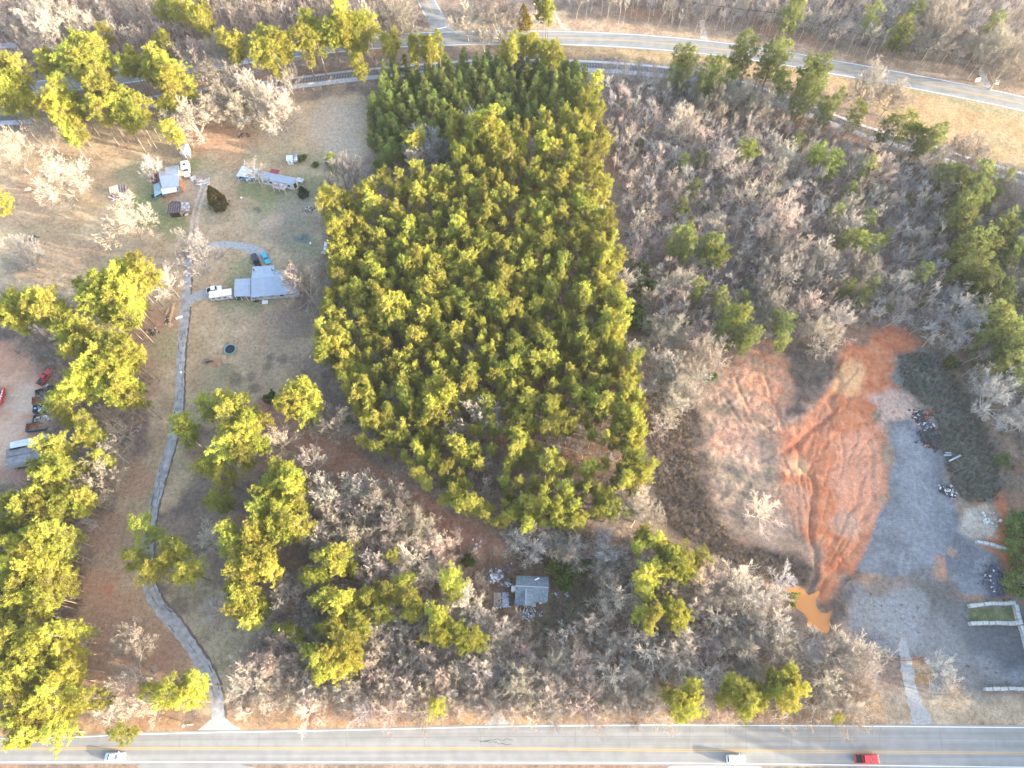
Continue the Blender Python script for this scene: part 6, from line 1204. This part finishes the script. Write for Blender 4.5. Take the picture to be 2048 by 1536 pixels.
a = at(601, 363); tr = empty('utility_trailer', (a.x, a.y, 0), R(-20), 'small white two-wheeled trailer at the right end of the mobile home', 'trailer')
box_walls(MB(), 2.2, 1.5, .45, .95, .06).build('side_wall', M['trim'], tr); MB().box(-1.04, 1.04, -.69, .69, .4, .46).build('deck', M['junk_white'], tr); MB().box(-.25, -.1, -.7, .7, .95, 1.0).build('crossbar', M['trim'], tr); MB().box(1.1, 2.2, -.05, .05, .42, .5).build('tow_bar', M['dark_steel'], tr); wheels(tr, (0,), 1.75, .3)
h = House('garden_shed', 'tiny white shed standing alone beside a grey tank', (578, 320), 'shed')
h.slab('roof_slope', [(572.5, 322, 2.1), (585.5, 321.5, 2.1), (585, 310, 2.6), (572, 310.5, 2.6)], M['white_roof'], rib=.7); h.walls([(573.2, 322, 2.0), (585, 321.5, 2.0), (584.6, 310.8, 2.5), (572.6, 311.2, 2.5)], M['trim'], .12); h.opening(0, .5, .5, .4, 1.2)
a, b = at(592, 329), at(592.5, 313); tk_ = empty('metal_tank', (a.x, (a.y + b.y) / 2, 0), 0, 'horizontal grey metal tank beside the tiny white shed', 'tank'); hl = (b.y - a.y) / 2 * .92
MB().tube((0, -hl, 1.05), (0, hl, 1.05), .82, .82, 16).build('shell', mat('tank_grey', (.38, .42, .47), .45, .5, var=.15, scale=1.2), tk_, True)
for k in range(5): y = -hl + (k + .5) * 2 * hl / 5; MB().tube((0, y - .03, 1.05), (0, y + .03, 1.05), .85, .85, 16).build('hoop', M['grey_wall'], tk_)
for y in (-hl * .6, hl * .6): MB().box(-.7, .7, y - .12, y + .12, 0, .55).build('cradle', M['concrete'], tk_)
# far houses at the picture's rim
h = House('glazed_house', 'pale house with glazed front beyond the far road', (8, 100)); 
h.slab('roof_slope', [(-40, 106, 2.8), (34, 103, 2.8), (34, 95, 4.2), (-40, 98, 4.2)], M['shingle_brown']); h.slab('roof_slope', [(34, 85, 2.8), (-40, 88, 2.8), (-40, 98, 4.2), (34, 95, 4.2)], M['metal_roof'], rib=.8); h.walls([(-40, 106, 2.7), (33.5, 103, 2.7), (33.5, 95, 4.1), (33.5, 86, 2.7), (-40, 89, 2.7), (-40, 98, 4.1)], M['siding'], .3)
for t in (.6, .75, .9): h.opening(0, t, 1.4, 1.4, .8)
h = House('brown_roofed_house', 'low brown-roofed house hidden among the bare trees behind the power line', (1925, 50))
h.slab('roof_slope', [(1880, 54, 2.9), (1978, 60, 2.9), (1972, 41, 4.8), (1876, 36, 4.8)], M['shingle_brown']); h.slab('roof_slope', [(1966, 33, 2.9), (1872, 28, 2.9), (1876, 36, 4.8), (1972, 41, 4.8)], M['shingle_brown']); h.walls([(1881, 54, 2.8), (1977, 60, 2.8), (1971, 41, 4.7), (1965, 33.5, 2.8), (1873, 28.5, 2.8), (1877, 36, 4.7)], M['brick'], .4)
for t in (.2, .45, .8): h.opening(0, t, 1.2, 1.2, .9)
h = House('grey_house', 'grey-roofed house among bare trees beyond the far road', (8, 40)); h.slab('roof_slope', [(-40, 50, 2.9), (16, 53, 2.9), (28, 32, 4.8), (-40, 30, 4.8)], M['shingle_brown']); h.slab('roof_slope', [(20, 18, 2.9), (-40, 14, 2.9), (-40, 30, 4.8), (28, 32, 4.8)], M['dark_roof']); h.walls([(-40, 49, 2.8), (15, 52, 2.8), (27, 32, 4.7), (19, 18.5, 2.8), (-40, 15, 2.8), (-40, 30, 4.7)], M['grey_wall'], .4); h.opening(0, .7, 1.2, 1.2, .9)

# ---------------------------------------------------------------- concrete block walls of the storage bays
def block_wall(pts, label, T=1.15, Hh=1.3, Lb=1.75):
    P = [at(*p) for p in pts]; r = random.Random(len(label)); root = empty('block_wall', (P[0].x, P[0].y, gz(P[0].x, P[0].y)), 0, label, 'wall', 'concrete block walls of the storage bays')
    me = None
    for a, b in zip(P[:-1], P[1:]):
        n = max(1, round((b - a).length / Lb)); d = (b - a).normalized(); L = (b - a).length / n; ang = math.atan2(d.y, d.x)
        for k in range(n):
            c = a + d * (L * (k + .5)) - P[0]; w = T / 2 * r.uniform(.9, 1.05); l2 = L / 2 - .04; h_ = Hh + r.uniform(-.12, .12)
            lo = [(-l2, -w, 0), (l2, -w, 0), (l2, w, 0), (-l2, w, 0)]; e = .1
            hi = [(-l2, -w, h_ - e), (l2, -w, h_ - e), (l2, w, h_ - e), (-l2, w, h_ - e)]; tp = [(-l2 + e, -w + e, h_), (l2 - e, -w + e, h_), (l2 - e, w - e, h_), (-l2 + e, w - e, h_)]
            o = MB().loft([lo, hi, tp]).build('concrete_block', M['block'], root); o.location = (c.x + r.uniform(-.06, .06), c.y + r.uniform(-.1, .1), -.02); o.rotation_euler = (r.uniform(-.03, .03), r.uniform(-.03, .03), ang + r.uniform(-.05, .05))
M['block'] = mat('block', (.33, .325, .31), .9, var=.3, scale=1.6, bump=.5, bscale=5, detail=8)
block_wall([(1934, 1213), (1978, 1208), (2026, 1207)], 'pale concrete block wall along the top of the grassy bay', T=.95); block_wall([(2027, 1210), (2034, 1240), (2042, 1262), (2052, 1300), (2060, 1330)], 'pale concrete block wall running down the right side of the bays', T=.95)
block_wall([(1936, 1249), (1985, 1246), (2036, 1248)], 'pale concrete block wall between the grassy bay and the dark bay', T=.95); block_wall([(1965, 1379), (2010, 1377), (2075, 1378)], 'pale concrete block wall beside the highway verge', T=.85); block_wall([(1945, 1086), (1980, 1094), (2009, 1102)], 'pale concrete block wall at the foot of the red dirt edge', T=.85)

# ---------------------------------------------------------------- heaps
def heap(name, px, py, rx, ry, hh, n, mats, label, cat, size=(.15, .7), weights=None, group=None, flat=1.0, seed=0):
    p = at(px, py); r = random.Random(seed + int(px)); mb = MB()
    for k in range(n):
        u, v = r.gauss(0, .45), r.gauss(0, .45); z = max(0, hh * (1 - math.hypot(u, v))) * r.uniform(.5, 1); s = r.uniform(*size)
        mb.obox((u * rx, v * ry, max(z, .08)), (s * r.uniform(.7, 1.8), s, s * flat * r.uniform(.5, 1)), Matrix.Rotation(r.uniform(0, 3.1), 3, 'Z') @ Matrix.Rotation(r.uniform(-.6, .6), 3, 'X') @ Matrix.Rotation(r.uniform(-.6, .6), 3, 'Y'), r.choices(range(len(mats)), weights)[0])
    ring = 14; core = [(math.cos(k * 6.283 / ring) * rx * .75 * r.uniform(.8, 1.1), math.sin(k * 6.283 / ring) * ry * .75 * r.uniform(.8, 1.1), -.05) for k in range(ring)]
    if hh > .5: mb.prism(core, [(x * .45, y * .45, hh * .7) for x, y, z in core], 0)
    o = mb.build(name, mats, None); o.location = (p.x, p.y, gz(p.x, p.y)); return tag(o, label, cat, group)
J = [M['junk_white'], M['junk_blue'], M['junk_dark'], M['junk_tan']]
heap('trash_heap', 992, 1153, 2.2, 1.8, .7, 110, J, 'heap of white and blue rubbish left of the empty house', 'rubbish', weights=[5, 3, 2, 2]); heap('trash_heap', 1056, 1230, 1.8, 2.2, .5, 70, J, 'rubbish spilled in front of the broken porch', 'rubbish', (.12, .5), [4, 3, 2, 2]); heap('trash_heap', 1016, 1168, 1.3, 1.0, .5, 34, J, 'small heap of grey scrap against the empty house', 'rubbish', weights=[3, 1, 3, 2])
heap('rubble_heap', 1838, 834, 2.2, 1.9, .9, 150, [M['asphalt_lump'], M['junk_dark'], M['stone_pale']], 'black rubble heap nearest the pinkish clay', 'rubble', (.15, .55), [10, 5, 1]); heap('rubble_heap', 1855, 829, 2.0, 1.5, .7, 110, [M['red_clay'], M['asphalt_lump']], 'reddish brown rubble heap at the foot of the grassy bank', 'rubble', (.15, .5), [5, 4])
heap('rubble_heap', 1852, 853, 2.0, 1.4, .9, 90, [M['blue_stone'], M['stone_pale'], M['asphalt_lump']], 'blue-grey stone heap between the black rubble heaps', 'rubble', (.2, .6), [6, 2, 2]); heap('rubble_heap', 1858, 872, 3.3, 2.3, 1.1, 230, [M['asphalt_lump'], M['junk_dark'], M['blue_stone']], 'largest black rubble heap beside the gravel', 'rubble', (.15, .55), [10, 4, 1]); heap('rubble_heap', 1864, 890, 2.6, 1.7, .9, 150, [M['asphalt_lump'], M['junk_dark'], M['red_clay']], 'black rubble heap at the lower end of the row', 'rubble', (.15, .55), [10, 3, 2])
heap('rubble_heap', 1888, 978, 1.8, 1.4, .6, 70, [M['asphalt_lump'], M['stone_pale']], 'dark rubble with pale stones beside the gravel edge', 'rubble', (.15, .5), [6, 2]); heap('rubble_heap', 1899, 988, 1.5, 1.8, .6, 60, [M['asphalt_lump'], M['stone_pale']], 'rubble heap sprinkled with white stones', 'rubble', (.15, .55), [4, 4])
heap('stone_heap', 1991, 1160, 3.6, 4.8, .9, 420, [M['blue_stone'], M['stone_pale'], M['asphalt_lump']], 'long heap of dark blue crushed stone above the grassy bay', 'stones', (.12, .45), [10, 1, 3]); heap('stone_heap', 1967, 1045, 2.6, 2.4, .3, 22, [M['stone_pale'], M['junk_tan']], 'white stones scattered on the dusty mound', 'stones', (.2, .6), [3, 1])
heap('log_pile', 306, 663, 2.4, 1.2, .8, 60, [M['junk_dark'], M['cut_wood'], M['wood']], 'dark pile of sawn logs on the tan lawn', 'log pile', (.15, .5), [5, 3, 2]); heap('stick_pile', 66, 479, 1.6, 1.4, .5, 40, [M['junk_dark'], M['board']], 'dark stick pile in the tan field', 'stick pile', (.1, .5), [4, 1]); heap('scrap_heap', 490, 271, 2.4, .9, .5, 40, [M['junk_dark'], M['red_clay'], M['board']], 'dark scrap heap on the bare red ground near the railway', 'scrap'); heap('scrap_heap', 620, 421, 2.2, 1.2, .5, 44, [M['junk_dark'], M['junk_white'], M['wood']], 'scrap heap beside the pine stand below the mobile home', 'scrap', weights=[4, 2, 2]); heap('scrap_heap', 400, 362, 3.2, 1.6, .25, 26, [M['junk_tan'], M['stone_pale']], 'broken concrete slabs at the end of the dirt track', 'slabs', (.7, 1.6), flat=.15)
heap('scrap_heap', 494, 239, 2.6, .9, .4, 14, [M['junk_white'], M['metal_roof']], 'white panels lying under the railway oaks', 'panels', (.5, 1.3), flat=.15); heap('scrap_heap', 14, 990, 3.5, 2.2, .5, 90, J, 'pale litter strewn under the pines below the trailers', 'litter', (.1, .5), [5, 3, 1, 2]); heap('scrap_heap', 355, 435, .1, .1, .2, 2, [M['junk_white']], 'tiny white scrap on the grass', 'scrap') if False else None
for k, (px, py, s) in enumerate([(1020, 1137, 2.2), (1112, 1186, 1.2), (1132, 1188, .8), (952, 1090, 1.6), (1080, 1228, .8)]): heap('litter_patch', px, py, s, s, .15, 14, [M['junk_white'], M['junk_blue']], ['scattered white litter behind the empty house', 'white litter right of the empty house', 'few white scraps among brambles right of the empty house', 'white litter at the end of the dirt path', 'white scraps in front of the empty house'][k], 'litter', (.12, .45))
# concrete slab with rubbish beside the empty house
a = at(1003, 1200); sl = empty('foundation_slab', (a.x, a.y, 0), R(3), 'cracked concrete slab strewn with rubbish left of the empty house', 'slab')
for x0, x1 in ((-2.1, -.04), (.04, 1.9)): MB().prism([(x0, -2.0, -.05), (x1, -2.0, -.05), (x1, 1.8, -.05), (x0 + .2, 1.9, -.05)], [(x0 + .03, -1.97, .18), (x1 - .03, -1.97, .18), (x1 - .03, 1.77, .18), (x0 + .25, 1.87, .18)]).build('slab_panel', M['junk_tan'] if x0 < 0 else mat('slab_blue', (.30, .31, .35), .9, var=.3, scale=2), sl)
mb = MB(); r = random.Random(5)
for k in range(40): mb.obox((r.uniform(-1.9, 2.3), r.choice([r.uniform(-2.2, -1.4), r.uniform(-1.8, 1.7)]), .25), (r.uniform(.1, .5), r.uniform(.1, .35), r.uniform(.05, .2)), Matrix.Rotation(r.uniform(0, 3), 3, 'Z'), r.randrange(3))
mb.build('rubbish', [M['junk_white'], M['junk_blue'], M['junk_dark']], sl)['kind'] = 'stuff'
# pipes on the bank
for k, (pa, pb, lab) in enumerate([((1885, 909), (1896, 909), 'shorter white pipe lying on the bank grass, upper of a pair'), ((1883, 913.5), (1897, 913.5), 'shorter white pipe lying on the bank grass, lower of a pair'), ((1891, 926), (1914, 915), 'long white pipe lying askew on the bank grass')]):
    a, b = at(*pa), at(*pb); z = max(gz(a.x, a.y), gz(b.x, b.y)) + .25; o = MB().tube((a.x, a.y, z), (b.x, b.y, z), .24, .24, 12).build('culvert_pipe', M['metal_roof']); tag(o, lab, 'pipe', 'white pipes on the bank')
# fallen branches and trunks
for k, (pa, pb, lab) in enumerate([((57, 726), (71, 702), 'fallen bare trunk at the rim of the dirt yard'), ((42, 713), (58, 721), 'fallen branch lying across the dirt yard rim'), ((86, 779), (106, 754), 'long pale plank lying beside the red pickup truck')]):
    a, b = at(*pa), at(*pb); o = MB().tube((a.x, a.y, .15), (b.x, b.y, .15), .13, .09, 6).build('fallen_pole', M['wood']); tag(o, lab, 'fallen trunk')
a = at(94, 771); tag(MB().obox((a.x, a.y, .12), (1.0, .35, .2), Matrix.Rotation(R(45), 3, 'Z')).build('white_plank', M['trim']), 'short white plank beside the long pale plank', 'plank')
# firewood rows
def woodpile(pa, pb, label, seed, rows=3):
    a, b = at(*pa), at(*pb); d = (b - a); n = int(d.length / .34); r = random.Random(seed); root = empty('firewood_row', (a.x, a.y, 0), math.atan2(d.y, d.x), label, 'firewood', 'firewood rows beside the driveway')
    me = MB().tube((0, -.22, 0), (0, .22, 0), .15, .15, 7).mesh('log', [M['cut_wood']])
    for i in range(n):
        for z in range(rows):
            if r.random() < .85:
                o = link('log', me, root); s = r.uniform(.8, 1.2); o.location = (i * .34 + (.17 if z % 2 else 0), r.uniform(-.12, .12), .15 + z * .27); o.rotation_euler = (0, r.uniform(0, 3), r.uniform(-.15, .15)); o.scale = (s, s, s)
woodpile((341, 643), (349, 608), 'long firewood row along the driveway edge', 1); woodpile((332, 632), (340, 615), 'shorter firewood row beside the forked bare tree', 2, 2)
heap('log_pile', 336, 640, 1.3, 1.5, .6, 36, [M['junk_dark'], M['wood']], 'dark heap of split wood below the firewood rows', 'log pile', (.15, .45)); heap('sawdust_heap', 338, 649, 1.2, .6, .3, 24, [M['cut_wood']], 'pale sawdust heap below the split wood', 'sawdust', (.1, .4))
a = at(354, 587); o = MB().tube((0, 0, 0), (0, 0, .55), .42, .40, 12).build('tree_stump', M['cut_wood']); o.location = (a.x, a.y, 0); tag(o, 'round cut stump at the top of the firewood row', 'stump')
a = at(359, 636); o = MB().box(-1.0, 1.0, -.32, .32, 0, .5).build('white_trough', M['trim']); o.location = (a.x, a.y, 0); o.rotation_euler = (0, 0, R(22)); tag(o, 'white trough lying beside the driveway', 'trough')
# trampoline
a = at(462, 701); tp = empty('trampoline', (a.x, a.y, 0), 0, 'round dark trampoline with teal rim on the tan lawn', 'trampoline'); TR = 1.75
mb = MB(); n = 32; mb.prism([(math.cos(k * 6.2832 / n) * TR * .84, math.sin(k * 6.2832 / n) * TR * .84, .80) for k in range(n)], [(math.cos(k * 6.2832 / n) * TR * .84, math.sin(k * 6.2832 / n) * TR * .84, .815) for k in range(n)]); mb.build('jump_mat', mat('jump_mat', (.012, .022, .03), .8, var=.2), tp)
rings = [[(math.cos(k * 6.2832 / n) * R_, math.sin(k * 6.2832 / n) * R_, z) for k in range(n)] for R_, z in ((TR * .83, .80), (TR * .83, .88), (TR, .88), (TR, .80))]
mb = MB(); mb.add(sum(rings, []), [(j * n + k, j * n + (k + 1) % n, ((j + 1) % 4) * n + (k + 1) % n, ((j + 1) % 4) * n + k) for j in range(4) for k in range(n)]); mb.build('pad_rim', mat('pad_teal', (.10, .26, .27), .7, var=.15), tp)
for k in range(6): c, s = math.cos(k * 1.047), math.sin(k * 1.047); MB().tube((c * TR * .95, s * TR * .95, 0), (c * TR * .95, s * TR * .95, .80), .03, .03, 6).build('leg', M['chrome'], tp)
for x in (-.9, .9): MB().tube((x, TR * .9, .8), (x * 1.2, TR * 1.15, 1.6), .03, .03, 6).build('net_pole', M['dark_steel'], tp)
# poles
def pole(base, H, label, lamp=False, arms=True, seed=0):
    a = at(*base); root = empty('utility_pole', (a.x, a.y, 0), 0, label, 'utility pole'); MB().tube((0, 0, -.3), (0, 0, H), .17, .11, 8).build('shaft', M['wood'], root)
    if arms: c = MB().box(-1.2, 1.2, -.06, .06, H - .7, H - .56).build('cross_arm', M['wood'], root); [MB().tube((x, 0, H - .56), (x, 0, H - .32), .06, .05, 6).build('insulator', M['trim'], c) for x in (-1.1, 0.35, 1.1)]
    if lamp: l = MB().tube((0, 0, H - .4), (-.9, -.3, H - .1), .04, .04, 5).build('lamp_arm', M['chrome'], root); MB().tube((-.9, -.3, H - .25), (-.9, -.3, H + .02), .32, .16, 10).build('lamp_head', M['trim'], l)
    return Vector((a.x, a.y, H))
pole((503, 422), 7.2, 'light pole on the grass below the mobile home', True, False); pole((391, 766), 8.0, 'utility pole beside the driveway on the tan lawn', True, False); pole((385, 1449), 3.2, 'short post with white top beside the highway', True, False)
w1 = pole((1527, 74), 10.5, 'utility pole of the power line behind the far pine clump'); w2 = pole((1830, 144), 10.5, 'utility pole of the power line on the brown slope above the far road'); w3 = pole((1240, 30), 10.5, 'utility pole of the power line at the far wood margin'); w4 = pole((2160, 232), 10.5, 'utility pole of the power line past the field lane'); pole((1072, 42), 7.5, 'light pole in the corner yard beside the golden cedar', True, False)
for A, B, nm in ((w3, w1, 'between the far wood and the pine clump'), (w1, w2, 'over the brown slope'), (w2, w4, 'over the field lane')):
    for j, x in enumerate((-1.1, .35, 1.1)):
        pts = [A.lerp(B, k / 12) + Vector((x, 0, -.3 - 5 * .28 * (k / 12) * (1 - k / 12) * 4 * .5)) for k in range(13)]; o = MB().path(pts, .035, 4).build('power_cable', M['dark_steel']); tag(o, f'sagging power cable {nm}', 'cable', f'power cables {nm}')
# pipe gate
a, b = at(1768, 1316.5), at(1846, 1317); g_ = empty('pipe_gate', (a.x, a.y, gz(a.x, a.y)), 0, 'long low dark red pipe gate across the gravel drive', 'gate'); d = b - a
for z in (.35, .95): MB().path([Vector((d.x * k / 6, d.y * k / 6 + (-.5 if 1 < k < 5 else 0), z)) for k in range(7)], .07, 6).build('rail_pipe', mat('gate_red', (.22, .03, .035), .6, var=.2), g_)
for k in (0, 6): MB().tube((d.x * k / 6, d.y * k / 6, -.2), (d.x * k / 6, d.y * k / 6, 1.3), .12, .12, 8).build('gate_post', M['dark_steel'] if k == 0 else M['trim'], g_)
# signs by the field lane and in the corner yard
for px, py, lab in ((1953, 164, 'white board leaning beside the field lane, road side'), (1990, 169, 'white board leaning beside the field lane, field side'), (1092, 34, 'white sign board in the corner yard near the golden cedar')):
    a = at(px, py); s_ = empty('sign_board', (a.x, a.y, 0), R(rng.uniform(-20, 20)), lab, 'sign'); MB().obox((0, 0, .95), (1.9, .06, 1.3), Matrix.Rotation(-.5, 3, 'X')).build('panel', M['trim'], s_)
    for x in (-.7, .7): MB().tube((x, .1, -.1), (x, .1, 1.0), .04, .04, 6).build('post', M['wood'], s_)
a = at(1079, 45); tag(MB().obox((a.x, a.y, .3), (2.2, .9, .12), Matrix.Rotation(.4, 3, 'Z')).build('bench', M['metal_roof']), 'pale bench lying on the grass beside the golden cedar', 'bench')
# white culvert standing at the pine stand
a = at(651, 505); s_ = empty('white_duct', (a.x, a.y, 0), 0, 'white metal duct on grey feet at the margin of the pine stand', 'duct'); MB().box(-.45, .45, 0.2, 3.4, .35, 1.0).build('duct', M['trim'], s_); MB().box(-1.3, 1.1, -.5, .1, 0, .4).build('foot', M['metal_roof'], s_); MB().box(-.2, .3, -.9, .2, .4, .55).build('bracket', M['grey_wall'], s_)
a = at(621, 487); tag(MB().obox((a.x, a.y, .15), (.5, .7, .3), Matrix.Rotation(.3, 3, 'Z')).build('tub', M['trim']), 'small white tub on the grass near the white duct', 'tub')
a = at(420, 724); tag(MB().tube((a.x - .9, a.y, .28), (a.x + .9, a.y + .2, .28), .3, .25, 8).build('log_section', M['junk_dark']), 'dark log lying on the lawn below the trampoline', 'log')

# ---------------------------------------------------------------- cedars, dark bushes
def make_cedar(seed):
    g = np.random.default_rng(seed); r = random.Random(seed); cen = []
    for k in range(420):
        z = r.random() ** 1.25; rr = (1 - z) ** .75 * (.88 if z > .1 else .7) * (1 + .12 * math.sin(7 * z + k)); a = r.uniform(0, 6.283); q = r.uniform(.7, 1.0); cen.append(Vector((math.cos(a) * rr * q, math.sin(a) * rr * q, .03 + z * .97)))
    return segs_mesh('cedar_trunk', [(Vector((0, 0, -.03)), Vector((0, 0, .9)), .05, .01)], 6, M['bark']), blades('cedar_foliage', cen, [.055] * len(cen), 22, .055, .035, M['needles'], g, .5)
CED = make_cedar(91)
def cedar(px, py, r, h, col, label):
    p = at(px, py); root = empty('cedar_tree', (p.x, p.y, 0), rng.uniform(0, 6), label, 'cedar')
    for n_, me in (('trunk', CED[0]), ('crown', CED[1])): o = bpy.data.objects.new(n_, me); COL.objects.link(o); o.parent = root; o.scale = (r, r, h); o.color = (*col, 1)
cedar(441, 413, 4.0, 9.5, (.135, .115, .045), 'large brownish cone-shaped cedar beside the dirt track'); cedar(1047, 56, 4.0, 9.5, (.27, .215, .03), 'golden cone-shaped cedar by the far road junction'); cedar(608, 391, 2.4, 4.2, (.03, .075, .045), 'dark green evergreen bush at the right end of the mobile home')
for px, py, r, lab in [(605, 320, 2.0, 'brown bush beside the grey tank'), (661, 328, 2.2, 'low dark bush on the field margin above the pine stand'), (632, 332, 1.6, 'dark shrub in the grass right of the grey tank'), (545, 800, 2.6, 'dark leafless bush at the top of the dirt path'), (478, 598, 1.2, 'green bush in front of the carport'), (514, 603, 1.0, 'green bush beside the porch steps')]:
    p = at(px, py); place_shrub(dict(x=p.x, y=p.y, r=r * .8, h=r * 1.1, var=rng.random(), tone=0), lab)

# ---------------------------------------------------------------- thin haze volume, added to lift shadows and mute colours
hm = bpy.data.materials.new('haze_air'); hm.use_nodes = True; nt = hm.node_tree; nt.nodes.remove(nt.nodes['Principled BSDF'])
pv = nt.nodes.new('ShaderNodeVolumePrincipled'); pv.inputs['Color'].default_value = (.86, .88, .90, 1); pv.inputs['Density'].default_value = HAZE; pv.inputs['Anisotropy'].default_value = .2
nt.links.new(pv.outputs[0], nt.nodes['Material Output'].inputs['Volume'])
hz = MB().box(-12000, 12000, -12000, 12000, -3.0, 190.0).build('haze', hm); tag(hz, 'thin pale haze over the whole land, added to lift the shadows', 'haze', kind='stuff')
SC.cycles.volume_bounces = 0
